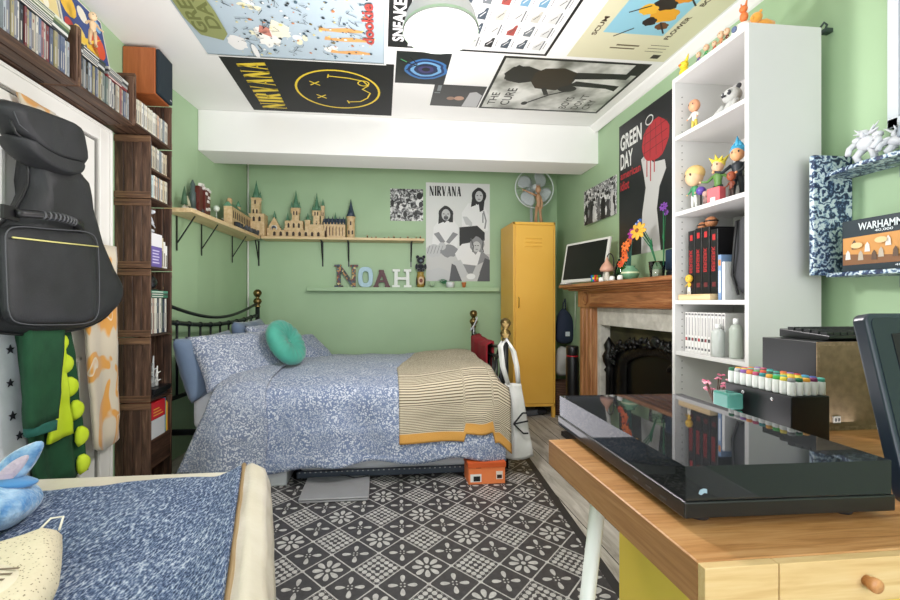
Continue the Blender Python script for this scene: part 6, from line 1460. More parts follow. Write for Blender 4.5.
def flowers(name, label, base, items, stem='#1f6b43'):
    t = thing(name, label, 'flowers', base)
    for (dy, dz, dx, r, c, cc) in items:
        top = Vector(base)+Vector((dx, dy, dz))
        b = MB(); b.tube([Vector(base)+Vector((0, 0, 0.02)), Vector(base)+Vector((dx*0.3, dy*0.35, dz*0.55)), top], [0.003, 0.003, 0.0025], C(stem, 0.5), 6)
        b.prism([(0, 0), (0.012, 0.02), (0.004, 0.05), (-0.006, 0.02)], Vector(base)+Vector((dx*0.3, dy*0.3, dz*0.45)), (0, 1, 0), (0, 0, 1), (0.002, 0, 0), C(stem, 0.5)); b.build('stem', t)
        b = MB(); bloom(b, top, r, C(c, 0.5)); bloom(b, top+Vector((-0.006, 0, 0)), r*0.6, C(c, 0.5)); b.ell(top+Vector((-0.008, -0.002, 0.002)), r*0.22, C(cc, 0.5), 10, 8); b.build('bloom', t)
flowers('flower_spray', 'orange and magenta blooms standing in the round green vase', at_m(2.515)+Vector((0, 0, 0.05)),
        [(0.03, 0.09, -0.02, 0.032, '#e2682b', '#7a2a1a'), (0.055, 0.055, -0.03, 0.026, '#d9572a', '#7a2a1a'), (0.0, 0.16, -0.03, 0.034, '#e8762f', '#8a3a1a'), (0.04, 0.135, -0.01, 0.030, '#df6128', '#7a2a1a'), (0.01, 0.19, 0.0, 0.028, '#e56f34', '#7a2a1a'), (-0.03, 0.235, 0.0, 0.040, '#a9308f', '#d8dce6')], '#23544a')
t = thing('drinking_glass', 'clear glass of pale sand on the mantel holding tall stems', 'glass', at_m(2.255))
b = MB(); b.lathe([(0.036, 0), (0.043, 0.09), (0.040, 0.09), (0.034, 0.004)], M['glass'], at_m(2.255), 24, cap=False); b.build('glass', t)
b = MB(); b.lathe([(0.033, 0.003), (0.0365, 0.045)], C('#cfc6b6', 0.9), at_m(2.255), 24); b.build('sand', t)
flowers('flower_spray', 'golden yellow bloom with small blue flowers on stems arching from the clear glass', at_m(2.255)+Vector((0, 0, 0.045)),
        [(0.145, 0.24, -0.02, 0.055, '#edb03a', '#8a4a22'), (0.19, 0.285, 0.0, 0.020, '#2f62b8', '#e9e9e9'), (0.165, 0.30, 0.0, 0.018, '#2f62b8', '#e9e9e9'), (0.18, 0.265, 0.02, 0.018, '#3c76c9', '#e9e9e9')])
flowers('flower_spray', 'purple bloom on a tall green stem at the right end of the mantel', at_m(2.20)+Vector((0, 0, 0.045)), [(-0.0, 0.34, 0.0, 0.026, '#7a3fa0', '#3c1f5c'), (0.01, 0.31, 0.02, 0.018, '#8a4fb0', '#3c1f5c')])
b = MB(); b.cbox(at_m(2.235, 1.60)+Vector((0, 0, 0.10)), (0.02, 0.085, 0.12), C('#1d3553', 0.4)); b.cbox(at_m(2.235, 1.60)+Vector((0, 0, 0.02)), (0.03, 0.06, 0.04), C('#16202e', 0.4)); tag(b.build('navy_ornament', bevel=0.01), 'small navy blue ornament behind the clear glass', 'ornament')

# ================================================================== WHITE BOOKCASE
X0, X1, Y0, Y1, BH = 1.345, 1.642, 1.454, 1.872, 2.06
t = thing('white_bookcase', 'tall white open bookcase against the right wall', 'bookcase', ((X0+X1)/2, (Y0+Y1)/2, 0))
ME = M['melamine']
b = MB(); b.box((X0, Y0, 0), (X1, Y0+0.018, BH), ME); b.build('side_panel', t, bevel=0.001)
b = MB(); b.box((X1-0.006, Y0+0.018, 0.06), (X1-0.001, Y1-0.018, BH-0.01), ME); b.build('back_panel', t)
b = MB(); b.box((X0, Y0+0.018, BH-0.02), (X1-0.006, Y1-0.018, BH), ME); b.build('top_panel', t, bevel=0.001)
SH = [0.06, 0.42, 0.788, 1.020, 1.423, 1.772]
for z in SH: b = MB(); b.box((X0+0.002, Y0+0.0185, z), (X1-0.007, Y1-0.0185, z+0.018), ME); b.build('shelf', t, bevel=0.001)
b = MB(); b.box((X0, Y1-0.018, 0), (X1, Y1, BH), ME)
for k in range(58):
    z = 0.15+k*0.032
    if any(abs(z-q-0.009) < 0.014 for q in SH): continue
    b.lathe([(0.0028, 0), (0.0028, 0.0004)], C('#6f6d6a', 0.7), (X0+0.035, Y1-0.0185, z), 8, Matrix.Rotation(R(90), 4, 'X'))
b.build('side_panel', t)
b = MB(); b.tube([(1.652, 1.47, 2.065), (1.662, 1.462, 2.085), (1.672, 1.46, 2.075), (1.665, 1.462, 2.055), (1.675, 1.462, 2.05)], 0.004, C('#3e4d48', 0.4, 0.5), 8); b.box((1.66, 1.452, 2.045), (1.688, 1.475, 2.06), C('#3e4d48', 0.4, 0.5)); b.build('wall_fixing', t, label='small dark metal wall fixing')

S2, S3, S4, S5 = 1.790, 1.441, 1.038, 0.806
# top shelf
figure('figurine', (1.40, 1.80, S2), 0.125, C('#e0a07a', 0.5), C('#ece7de', 0.5), C('#d8c35a', 0.5), 'small figurine with a bare orange head and white top, left end of the upper shelf', rz=R(-80), arms=0.2, big=1.7)
t = thing('panda_plush', 'grey and white panda soft toy sitting on the upper shelf', 'soft toy', (1.44, 1.63, S2))
gw, gb = C('#c4c4c2', 0.9, sheen=0.4), C('#35353a', 0.9, sheen=0.4)
c = Vector((1.44, 1.63, S2))
b = MB(); b.ell(c+Vector((0, 0, 0.045)), (0.042, 0.045, 0.045), gw); b.ell(c+Vector((-0.006, 0.003, 0.115)), (0.042, 0.048, 0.040), gw)
b.ell(c+Vector((-0.04, 0.04, 0.018)), (0.035, 0.018, 0.018), gw); b.ell(c+Vector((-0.04, -0.035, 0.018)), (0.035, 0.018, 0.018), gw)
b.tube([c+Vector((-0.02, 0.04, 0.07)), c+Vector((-0.03, 0.075, 0.045)), c+Vector((-0.035, 0.10, 0.02))], [0.016, 0.014, 0.012], gw); b.tube([c+Vector((-0.02, -0.04, 0.07)), c+Vector((-0.045, -0.05, 0.04))], [0.016, 0.014], gw); b.build('body', t)
for s in (-1, 1):
    b = MB(); b.ell(c+Vector((0.0, s*0.034, 0.15)), (0.010, 0.014, 0.014), gb); b.build('ear', t, label='dark grey ear')
    b = MB(); b.ell(c+Vector((-0.043, s*0.020, 0.12)), (0.008, 0.011, 0.014), gb); b.ell(c+Vector((-0.050, s*0.019, 0.122)), 0.0035, C('#e8e8e8', 0.2), 8, 6); b.build('eye_patch', t, label='dark grey eye patch')
b = MB(); b.ell(c+Vector((-0.052, 0, 0.107)), (0.006, 0.009, 0.006), C('#141414', 0.4)); b.build('nose', t); t.scale = (0.78, 0.78, 0.78)
b = MB(); b.box((1.42, 1.49, S2), (1.50, 1.535, S2+0.11), C('#c79a5c', 0.5)); b.box((1.419, 1.495, S2+0.03), (1.42, 1.53, S2+0.09), C('#6e2723', 0.5)); tag(b.build('small_box', bevel=0.001), 'small tan and red box at the right end of the upper shelf', 'box')
# second shelf figurines
figure('figurine', (1.40, 1.80, S3), 0.145, C('#d9b48c', 0.5), C('#3e8a5c', 0.5), C('#e2e2dc', 0.5), 'large headed figurine with sandy hair and green clothes, left end of the second shelf', hair=C('#d9b878', 0.6), rz=R(-90), arms=0.1, big=2.3)
figure('figurine', (1.43, 1.70, S3), 0.185, C('#e6b895', 0.5), C('#5f8a44', 0.5), C('#26302c', 0.5), 'figurine with spiky yellow hair and a green top in the middle of the second shelf', hair=C('#e8d24a', 0.5), hairstyle='spiky', rz=R(-75), arms=0.8, big=1.15)
figure('figurine', (1.44, 1.61, S3), 0.21, C('#e3a878', 0.5), C('#1f2730', 0.5), C('#2b3238', 0.5), 'tallest dark figurine with upswept bright blue hair at the back of the second shelf', hair=C('#3fa5cf', 0.4), hairstyle='flame', rz=R(-60), arms=0.9, big=1.1)
figure('figurine', (1.43, 1.53, S3), 0.19, C('#d98a5c', 0.5), C('#24272b', 0.5), C('#3b3e42', 0.5), 'black and orange figurine in the right corner of the second shelf', hair=C('#c8502f', 0.5), rz=R(-80), arms=0.4)
figure('figurine', (1.55, 1.70, S3), 0.17, C('#7d8378', 0.5), C('#6c7268', 0.5), C('#55594f', 0.5), 'plain olive grey figurine behind the yellow haired one', hair=C('#5c6058', 0.5), rz=R(-90), arms=0.3)
figure('figurine', (1.40, 1.595, S3), 0.10, C('#9a4a2c', 0.5), C('#7c3a24', 0.5), C('#3c2a24', 0.5), 'small rust brown figurine beside the pink box', rz=R(-90), arms=0.3, big=1.5)
b = MB(); b.ell((1.39, 1.748, S3+0.075), 0.019, C('#5a3f9c', 0.3)); b.lathe([(0.012, 0), (0.004, 0.01), (0.004, 0.058)], C('#2b2b2b', 0.4), (1.39, 1.748, S3), 10); tag(b.build('purple_ball'), 'shiny purple ball on a little stand on the second shelf', 'ornament')
b = MB(); b.cbox((1.385, 1.655, S3+0.032), (0.035, 0.055, 0.062), C('#d9646a', 0.5), (0, 0, 0.2)); b.cbox((1.366, 1.652, S3+0.013), (0.004, 0.022, 0.02), C('#e9e4df', 0.5), (0, 0, 0.2)); tag(b.build('pink_box', bevel=0.003), 'small pink box at the front of the second shelf', 'box')
b = MB(); b.ell((1.385, 1.70, S3+0.022), (0.02, 0.018, 0.022), C('#8d6f6a', 0.6)); b.ell((1.375, 1.70, S3+0.05), (0.014, 0.014, 0.013), C('#b59287', 0.6)); tag(b.build('tiny_figure'), 'tiny dusty pink figure left of the pink box', 'figurine')
# third shelf
b = MB(); b.box((1.355, 1.655, S4), (1.53, 1.845, S4+0.026), M['pine_y']); tag(b.build('wooden_board', bevel=0.002), 'small pine board under the thick black books', 'board')
for k, (y, h) in enumerate(((1.800, 0.285), (1.757, 0.29), (1.714, 0.288), (1.668, 0.27))):
    t = thing('hardback_book', 'thick black hardback with red spine lettering, %s of the four' % ('leftmost', 'second from the left', 'third from the left', 'rightmost')[k], 'book', (1.46, y, S4+0.026), 0, 'thick black books on the pine board')
    zb = S4+0.0265
    b = MB(); b.box((1.385, y-0.020, zb), (1.53, y+0.020, zb+h), C('#151416', 0.4)); b.build('cover', t, bevel=0.002)
    b = MB(); b.text('BERSERK', (1.3845, y+0.013, zb+0.095), (0, 0, 1), (0, 1, 0), 0.105, -0.020, C('#a02628', 0.5), 0.02)
    b.box((1.3843, y-0.008, zb+h-0.045), (1.3848, y+0.008, zb+h-0.02), C('#b02a2c', 0.5)); b.box((1.3843, y-0.010, zb+0.03), (1.3848, y+0.010, zb+0.05), C('#5c2022', 0.5)); b.build('spine_print', t, recalc=False, label='red spine lettering')
for k, (y, r) in enumerate(((1.80, 0.020), (1.75, 0.025))):
    t = thing('toy_mask', '%s orange brown ball with a dark band on the black books' % ('smaller left', 'larger right')[k], 'toy', (1.45, y, S4+0.312))
    zz = S4+0.3125+(0 if k == 0 else 0.005)
    b = MB(); b.ell((1.44, y, zz+r), (r, r, r), C('#b97a52', 0.5)); b.build('ball', t)
    b = MB(); b.tube([(1.44+r*math.cos(a), y+r*math.sin(a), zz+r+0.004) for a in [2*PI*q/18 for q in range(18)]], 0.0035, C('#2a211c', 0.5), 6, closed=True); b.build('band', t)
figure('figurine', (1.372, 1.797, S4+0.026), 0.07, C('#e2b53c', 0.5), C('#e2b53c', 0.5), C('#e9e6de', 0.5), 'tiny round yellow and white figurine before the black books', rz=R(-90), arms=0.2, big=2.0)
b = MB(); b.box((1.375, 1.618, S4), (1.50, 1.634, S4+0.185), C('#7f9cc4', 0.5)); b.box((1.3745, 1.620, S4+0.14), (1.375, 1.632, S4+0.165), C('#d98a4a', 0.5)); b.box((1.3745, 1.621, S4+0.03), (1.375, 1.631, S4+0.12), C('#d6dce6', 0.5)); tag(b.build('blue_book', bevel=0.001), 'slim pale blue book right of the thick black books', 'book')
b = MB(); b.box((1.375, 1.600, S4), (1.50, 1.614, S4+0.155), C('#e3e4e5', 0.5)); tag(b.build('white_book', bevel=0.001), 'slim white book between the blue book and the grey case', 'book')
t = thing('grey_case', 'dark grey padded case standing at the right end of the third shelf', 'case', (1.47, 1.54, S4))
b = MB(); b.puff(smooth_outline([(1.478, 0), (1.585, 0), (1.592, 0.12), (1.588, 0.30), (1.56, 0.345), (1.50, 0.355), (1.478, 0.30)], 2), (1.45, 0, S4), YX, ZX, (1, 0, 0), 0.055, C('#3c3d41', 0.7), rings=8, flat=True); b.build('body', t)
b = MB(); b.tube([(1.388, 1.555, S4+0.31), (1.380, 1.56, S4+0.20), (1.386, 1.575, S4+0.10), (1.39, 1.55, S4+0.02)], 0.005, C('#1f2022', 0.5), 6); b.build('zip', t)
t = thing('black_box', 'small black box with a silver stud behind the thick black books', 'box', (1.57, 1.68, S4))
b = MB(); b.box((1.55, 1.62, S4), (1.62, 1.74, S4+0.35), C('#3a3b3e', 0.5)); b.build('box_body', t, bevel=0.002)
b = MB(); b.ell((1.549, 1.66, S4+0.33), 0.006, C('#e6e6e6', 0.2, 0.5), 10, 8); b.build('stud', t)
# fourth shelf: white spined volumes and bottles
for k in range(12):
    y = 1.838-0.0195*k
    b = MB(); b.box((1.39, y-0.0085, S5), (1.505, y+0.0085, S5+0.178), C('#dddcd9', 0.5))
    b.box((1.3895, y-0.0028, S5+0.075), (1.39, y+0.0028, S5+0.155), C('#9a979a', 0.5)); b.box((1.3895, y-0.006, S5+0.050), (1.39, y+0.006, S5+0.064), C(('#a8323a', '#2c2c2e', '#7a3038', '#3c3a3e')[k % 4], 0.5)); b.box((1.3895, y-0.006, S5+0.165), (1.39, y+0.006, S5+0.173), C('#6a686c', 0.5)); b.box((1.3895, y-0.005, S5+0.012), (1.39, y+0.005, S5+0.022), C('#5a5a5e', 0.5))
    tag(b.build('comic_volume', bevel=0.001), 'white spined comic volume on the fourth shelf, %s from the left' % ORD[k], 'book', 'white comic volumes on the fourth shelf')
for k, (y, h, x) in enumerate(((1.628, 0.135, 1.37), (1.572, 0.16, 1.40))):
    t = thing('spray_bottle', 'pale %s bottle on the fourth shelf, %s' % (('grey capped', 'before the comic volumes') if k == 0 else ('green grey', 'nearest the right side panel')), 'bottle', (x, y, S5))
    b = MB(); b.lathe([(0.022, 0), (0.024, 0.006), (0.024, h*0.72), (0.017, h*0.82), (0.010, h*0.85)], C(('#b5bab6', '#aab2a8')[k], 0.3), (x, y, S5), 18); b.build('body', t)
    b = MB(); b.lathe([(0.011, h*0.85), (0.011, h*0.98), (0.007, h)], C('#dfe1df', 0.3), (x, y, S5), 14); b.build('cap', t)
# on top of the bookcase
TOP = BH
b = MB(); yl = C('#e8c92f', 0.5); c = Vector((1.385, 1.845, TOP)); b.ell(c+Vector((0, 0, 0.024)), (0.020, 0.022, 0.025), yl); b.ell(c+Vector((-0.002, 0, 0.058)), (0.019, 0.019, 0.018), yl); b.ell(c+Vector((-0.022, 0, 0.056)), (0.007, 0.008, 0.004), C('#d9772a', 0.5)); b.tube([c+Vector((0, -0.012, 0.07)), c+Vector((0.004, -0.022, 0.098))], [0.008, 0.002], yl)
tag(b.build('yellow_toy'), 'small plain yellow bird toy at the far end of the bookcase top', 'toy')
figs = [(1.755, '#5b4a8c', '#3c6f9a', 0.055, 'purple and blue'), (1.71, '#3f9a5c', '#2f7a48', 0.06, 'green'), (1.665, '#b5553a', '#7a3a2c', 0.05, 'red brown'), (1.63, '#c98a5c', '#a23a2f', 0.065, 'orange red'), (1.60, '#6a3c2c', '#b5472f', 0.06, 'dark brown')]
for y, c1, c2, h, nm in figs: figure('figurine', (1.385, y, TOP), h, C('#d9b090', 0.5), C(c1, 0.5), C(c2, 0.5), nm+' little figurine in the row on top of the white bookcase', rz=R(-90), big=1.8, arms=0.2, group=None)
b = MB(); b.puff(smooth_outline([(1.50, 0), (1.58, 0), (1.585, 0.03), (1.54, 0.06), (1.50, 0.045)], 2), (1.40, 0, TOP), YX, ZX, (1, 0, 0), 0.035, C('#e2dfda', 0.5)); b.ell((1.363, 1.54, TOP+0.028), (0.006, 0.012, 0.012), C('#5a6a8c', 0.5)); tag(b.build('white_toy'), 'rounded white toy with a blue dot on the bookcase top', 'toy')
b = MB(); om = C('#d9743a', 0.6); c = Vector((1.40, 1.535, TOP+0.058)); b.ell(c+Vector((0, 0, 0.018)), (0.014, 0.014, 0.02), om); b.ell(c+Vector((-0.002, 0, 0.048)), 0.014, om)
for s in (-1, 1): b.tube([c+Vector((0, s*0.008, 0.055)), c+Vector((0, s*0.014, 0.076))], [0.005, 0.002], om, 6)
tag(b.build('orange_toy'), 'little orange eared toy perched on the white toy', 'toy')
b = MB(); ob = C('#e39a35', 0.7, sheen=0.4)
b.tube([(1.42, 1.505, TOP+0.022), (1.45, 1.50, TOP+0.024), (1.48, 1.495, TOP+0.020)], [0.018, 0.023, 0.017], ob, 14); b.ell((1.412, 1.492, TOP+0.046), (0.020, 0.019, 0.019), ob); b.ell((1.394, 1.490, TOP+0.041), (0.008, 0.007, 0.007), ob)
for s in (-1, 1): b.ell((1.416, 1.492+s*0.015, TOP+0.062), (0.004, 0.006, 0.006), ob)
for q in ((1.405, 1.52), (1.475, 1.512)): b.tube([(q[0], q[1], TOP+0.02), (q[0]-0.01, q[1]+0.012, TOP+0.008)], [0.010, 0.008], ob, 8)
tag(b.build('orange_bear'), 'plain golden orange plush bear lying at the near end of the bookcase top', 'soft toy')

# ================================================================== RIGHT WALL NEAR THE CAMERA
wv = M['waves']
b = MB(); b.box((1.535, 1.385, 1.125), (1.688, 1.403, 1.555), wv); tag(b.build('wave_board', bevel=0.002), 'upright panel in a navy and white wave print beside the bookcase', 'panel')
def wshelf(z, lab, x0=1.56):
    t = thing('wall_shelf', lab, 'shelf', (1.62, 1.1, z))
    b = MB(); b.prism([(x0+0.02, 1.384), (1.688, 1.384), (1.688, 0.85), (x0, 0.85), (x0-0.01, 1.25)], (0, 0, z), (1, 0, 0), (0, 1, 0), (0, 0, 0.014), wv); b.build('board', t, bevel=0.002)
    for y in (1.22, 0.93): b = MB(); b.box((1.672, y-0.012, z-0.040), (1.688, y+0.012, z-0.0005), C('#7e908c', 0.4, 0.4)); b.box((1.63, y-0.012, z-0.004), (1.688, y+0.012, z-0.0005), C('#7e908c', 0.4, 0.4)); b.build('bracket', t)
wshelf(1.475, 'upper wave printed shelf on the right wall carrying grey models'); wshelf(1.118, 'lower wave printed shelf on the right wall carrying the game box')
def model(y, h, seed, lab, col):
    t = thing('model_creature', lab, 'model', (1.62, y, 1.489)); r_ = random.Random(seed)
    c = Vector((1.61, y, 1.4895)); m_ = C(col, 0.6)
    b = MB(); b.lathe([(0.030, 0), (0.028, 0.006)], m_, c, 18); b.build('base', t)
    b = MB()
    b.ell(c+Vector((0, 0, h*0.55)), (0.022, 0.030, h*0.20), m_, 12, 8); b.ell(c+Vector((-0.006, 0.004, h*0.80)), (0.013, 0.014, h*0.12), m_, 10, 8)
    for s in (-1, 1):
        b.tube([c+Vector((0, s*0.012, h*0.42)), c+Vector((-0.01, s*0.026, h*0.25)), c+Vector((0, s*0.022, 0.006))], [0.013, 0.011, 0.009], m_, 8)
        b.tube([c+Vector((0, s*0.026, h*0.66)), c+Vector((-0.015, s*0.044, h*0.5)), c+Vector((-0.03, s*0.036, h*0.32))], [0.012, 0.009, 0.008], m_, 8); b.ell(c+Vector((0, s*0.030, h*0.70)), (0.015, 0.015, h*0.09), m_, 10, 6)
    for k in range(12):
        a = r_.uniform(0, 6.28); d = Vector((0.5*math.cos(a), math.sin(a), r_.uniform(0.2, 1.1))).normalized(); p0 = c+Vector((0, 0, h*r_.uniform(0.5, 0.85)))+d*0.015
        b.tube([p0, p0+d*r_.uniform(0.015, 0.038)], [0.006, 0.0008], m_, 6)
    b.build('figure', t)
    return t
model(1.275, 0.125, 3, 'white spiny hunched creature model on the upper wave printed shelf', '#cfd1d6')
model(1.185, 0.085, 4, 'small pale creature model behind the white spiny one', '#c3c6cc')
model(1.125, 0.155, 6, 'grey upright armoured model at the right edge of the upper shelf', '#8b95a1')
t = thing('game_box', 'boxed model kit with white lettering and desert artwork on the lower shelf', 'box', (1.60, 1.18, 1.132))
xb = 1.575; ya, yb2 = 1.325, 1.02; zb, hb = 1.1325, 0.172
b = MB(); b.box((xb, yb2, zb), (xb+0.05, ya, zb+hb), C('#1a2a33', 0.4)); b.build('carton', t, bevel=0.001)
o_ = Vector((xb-0.0006, ya, zb)); u_, v_2 = Vector((0, -1, 0)), Vector((0, 0, 1)); L = ya-yb2; nx = Vector((-0.0003, 0, 0))
b = MB(); b.prism([(0.004, 0.022), (L-0.004, 0.022), (L-0.004, hb*0.70), (0.004, hb*0.66)], o_, u_, v_2, nx, C('#c98f4c', 0.5))
b.prism([(0.004, 0.022), (L-0.004, 0.022), (L-0.004, 0.055), (L*0.5, 0.045), (0.004, 0.060)], o_+nx*2, u_, v_2, nx, C('#7d5433', 0.5))
r_ = random.Random(8)
for k in range(14):
    x = 0.02+L*0.9*k/14; y = 0.03+r_.uniform(0, 0.045); b.prism([(x-0.008, y), (x+0.008, y), (x+0.006, y+0.022), (x, y+0.032), (x-0.006, y+0.022)], o_+nx*(3+k), u_, v_2, nx, C(('#d9d4cc', '#5c4636', '#b5a998')[k % 3], 0.5))
for k in range(4): b.prism(circ(0.05+0.07*k, 0.085+0.01*(k % 2), 0.018, 0.010, 12), o_+nx*(18+k), u_, v_2, nx, C('#e0c08c', 0.5))
b.build('artwork', t, recalc=False, label='orange desert artwork with small pale figures')
b = MB(); b.text('WARHAMMER', o_+nx*6+u_*0.052+v_2*(hb*0.78), u_, v_2, 0.150, 0.024, C('#d9e2e6', 0.5), 0.02); b.text('40,000', o_+nx*6+u_*0.10+v_2*(hb*0.71), u_, v_2, 0.05, 0.009, C('#d9e2e6', 0.5), 0.01); b.text('40,000', o_+nx*30+u_*0.16+v_2*0.008, u_, v_2, 0.05, 0.008, C('#d9e2e6', 0.5), 0.0); b.build('lettering', t, recalc=False, label='white title lettering')
t = thing('framed_picture', 'pale grey picture frame at the top right edge of the wall', 'frame', (1.68, 1.0, 1.60))
b = MB(); b.box((1.665, 0.60, 1.60), (1.689, 1.262, 1.632), C('#cfd4dc', 0.35)); b.box((1.665, 0.60, 2.28), (1.689, 1.262, 2.31), C('#cfd4dc', 0.35)); b.box((1.665, 1.230, 1.60), (1.689, 1.262, 2.31), C('#cfd4dc', 0.35)); b.box((1.665, 0.60, 1.60), (1.689, 0.63, 2.31), C('#cfd4dc', 0.35)); b.build('moulding', t, bevel=0.003)
b = MB(); b.box((1.676, 0.63, 1.632), (1.686, 1.230, 2.28), C('#20252c', 0.15)); b.build('glazing', t)

# ================================================================== DESK
t = thing('desk', 'bamboo topped desk with white slanted legs in the right foreground', 'desk', (1.0, 0.70, 0))
DZ = 0.73; DX, DY0, DY1 = 0.363, 0.450, 0.906
b = MB(); b.box((DX, DY0+0.012, DZ-0.052), (1.66, DY1, DZ), M['bamboo']); b.build('desk_top', t, bevel=0.002)
b = MB(); b.box((DX-0.0005, DY0+0.0121, DZ-0.0515), (DX+0.0008, DY1-0.002, DZ-0.001), M['bamboo_end']); b.build('edge_band', t)
b = MB(); b.box((DX, DY0, DZ-0.052), (0.454, DY0+0.0119, DZ-0.0006), M['bamboo_front']); b.build('front_rail', t, bevel=0.001)
b = MB(); b.box((0.4555, DY0, DZ-0.052), (0.95, DY0+0.0119, DZ-0.001), M['bamboo_front']); dr = b.build('drawer', t, bevel=0.001)
b = MB(); b.lathe([(0.0062, 0), (0.0062, 0.005), (0.0080, 0.006), (0.0085, 0.011), (0.0078, 0.013)], wood('turned_knob', [(0.3, '#a9683a'), (0.6, '#cf9560')], 'y', 0.4), (0.566, DY0, 0.7035), 22, Matrix.Rotation(R(90), 4, 'X')); b.build('knob', dr)
wl = C('#e6e7e6', 0.4)
for (a, c) in (((0.425, 0.80, 0.676), (0.345, 0.80, 0.004)), ((1.60, 0.84, 0.676), (1.63, 0.84, 0.0))):
    a, c = Vector(a), Vector(c); b = MB(); b.tube([a, c], 0.014, wl, 12); b.build('leg', t)
t = thing('drawer_unit', 'pale yellow drawer unit standing under the bamboo desk', 'drawers', (0.75, 0.68, 0))
yu = C('#dfc34e', 0.5)
b = MB(); b.box((0.497, 0.50, 0.03), (0.90, 0.86, 0.672), yu); b.build('carcass', t, bevel=0.004)
for k in range(3): b = MB(); b.box((0.502, 0.486, 0.05+0.207*k), (0.895, 0.499, 0.245+0.207*k), yu); d_ = b.build('drawer', t, bevel=0.003); b = MB(); b.tube([(0.60, 0.484, 0.16+0.207*k), (0.60, 0.466, 0.16+0.207*k), (0.74, 0.466, 0.16+0.207*k), (0.74, 0.484, 0.16+0.207*k)], 0.004, wl, 8); b.build('handle', d_)
for x in (0.53, 0.86):
    for y in (0.53, 0.82): b = MB(); b.lathe([(0.018, 0), (0.018, 0.03)], C('#2b2b2b', 0.5), (x, y, 0), 14); b.build('foot', t)
t = thing('side_cabinet', 'low black cabinet with a pale wood top behind the desk', 'cabinet', (1.1, 1.0, 0))
b = MB(); b.box((0.845, 0.915, 0.0), (1.335, 1.10, 0.712), C('#202124', 0.5)); b.build('body', t, bevel=0.002)
b = MB(); b.box((0.835, 0.908, 0.713), (1.34, 1.105, 0.73), M['bamboo']); b.build('top', t, bevel=0.002)
# turntable
t = thing('turntable', 'black record player with a smoked clear lid on the bamboo desk', 'record player', (0.400, 0.532, DZ))
TX0, TX1, TY0, TY1 = 0.400, 0.705, 0.532, 0.972
b = MB(); b.box((TX0, TY0, 0.742), (TX1, TY1, 0.764), M['black_plastic']); b.build('plinth', t, bevel=0.002)
for x in (TX0+0.04, TX1-0.05):
    for y in (TY0+0.03, TY0+0.34): b = MB(); b.lathe([(0.013, DZ+0.0003), (0.015, 0.735), (0.012, 0.7425)], C('#2b2c2f', 0.5), (x, y, 0), 16); b.build('foot', t)
b = MB(); b.lathe([(0.148, 0.7645), (0.148, 0.772), (0.140, 0.774)], C('#2a2b2d', 0.4, 0.4), (0.57, 0.77, 0), 48); b.build('platter', t)
b = MB(); b.lathe([(0.14, 0.7742), (0.14, 0.7755)], C('#0e0e0f', 0.8), (0.57, 0.77, 0), 48); b.lathe([(0.003, 0.775), (0.003, 0.784)], C('#b8b8ba', 0.2, 0.9), (0.57, 0.77, 0), 10); b.build('slip_mat', t)
b = MB(); b.lathe([(0.022, 0.7645), (0.022, 0.78)], C('#1b1c1e', 0.4), (0.70, 0.93, 0), 20); b.tube([(0.70, 0.94, 0.782), (0.70, 0.80, 0.782), (0.675, 0.72, 0.779)], 0.004, C('#9a9b9e', 0.25, 0.9), 8); b.cbox((0.672, 0.713, 0.776), (0.012, 0.03, 0.008), C('#1b1c1e', 0.4), (0, 0, -0.3)); b.build('tonearm', t)
b = MB()
LT = 0.811; th = 0.0025; lx0, lx1, ly0, ly1 = TX0+0.003, TX1-0.003, TY0+0.003, TY1-0.003
b.box((lx0, ly0, LT-th), (lx1, ly1, LT), M['lid'])
for q in (((lx0, ly0, 0.7648), (lx0+th, ly1, LT-th)), ((lx1-th, ly0, 0.7648), (lx1, ly1, LT-th)), ((lx0+th, ly0, 0.7648), (lx1-th, ly0+th, LT-th)), ((lx0+th, ly1-th, 0.7648), (lx1-th, ly1, LT-th))): b.box(q[0], q[1], M['lid'])
b.build('dust_cover', t, label='smoked transparent lid')
b = MB(); b.prism([(0, 0.002), (0.004, 0), (0.008, 0.003), (0.012, 0.002), (0.012, 0.008), (0.007, 0.009), (0.002, 0.007)], (lx0+0.018, ly0-0.0006, 0.772), (1, 0, 0), (0, 0, 1), (0, 0.0004, 0), C('#8fa6b5', 0.5)); b.build('sticker_scrap', t, label='torn pale blue sticker remnant')
for x in (0.45, 0.68): b = MB(); b.box((x-0.012, TY1-0.001, 0.755), (x+0.012, TY1+0.012, 0.79), M['black_plastic']); b.build('hinge', t, bevel=0.002)
for k in range(3): b = MB(); b.box((TX0-0.0008, 0.57+0.035*k, 0.749), (TX0, 0.585+0.035*k, 0.7515), C('#3d3e41', 0.4)); b.build('side_slot', t)
t.rotation_euler = (0, 0, R(-1.6))
# marker pens in their stand
t = thing('marker_stand', 'black upright stand full of marker pens behind the record player', 'pen stand', (0.885, 0.90, DZ))
MX, MY = 0.842, 0.806
b = MB(); b.box((MX, MY, DZ+0.0005), (MX+0.088, MY+0.172, DZ+0.104), C('#101113', 0.35)); b.build('stand', t, bevel=0.002)
b = MB()
for y in (MY+0.045, MY+0.12): b.lathe([(0.004, 0), (0.004, 0.001), (0.0015, 0.0016)], C('#c9c9cc', 0.2, 0.8), (MX-0.0002, y, DZ+0.09), 12, Matrix.Rotation(R(-90), 4, 'Y'))
b.build('rivets', t)
caps = ['#3b3b40', '#e2893f', '#c04a70', '#8a5aa8', '#2f8a8f', '#e7a53a', '#3fae4a', '#d9c23a', '#d98ab0', '#2a6f4c', '#3d5fae', '#e06a3c', '#7a2f5c', '#58b7a8', '#b9b9bb', '#c9302b', '#e9d24a', '#4a9ad0', '#8d8f92', '#6a4a3a']
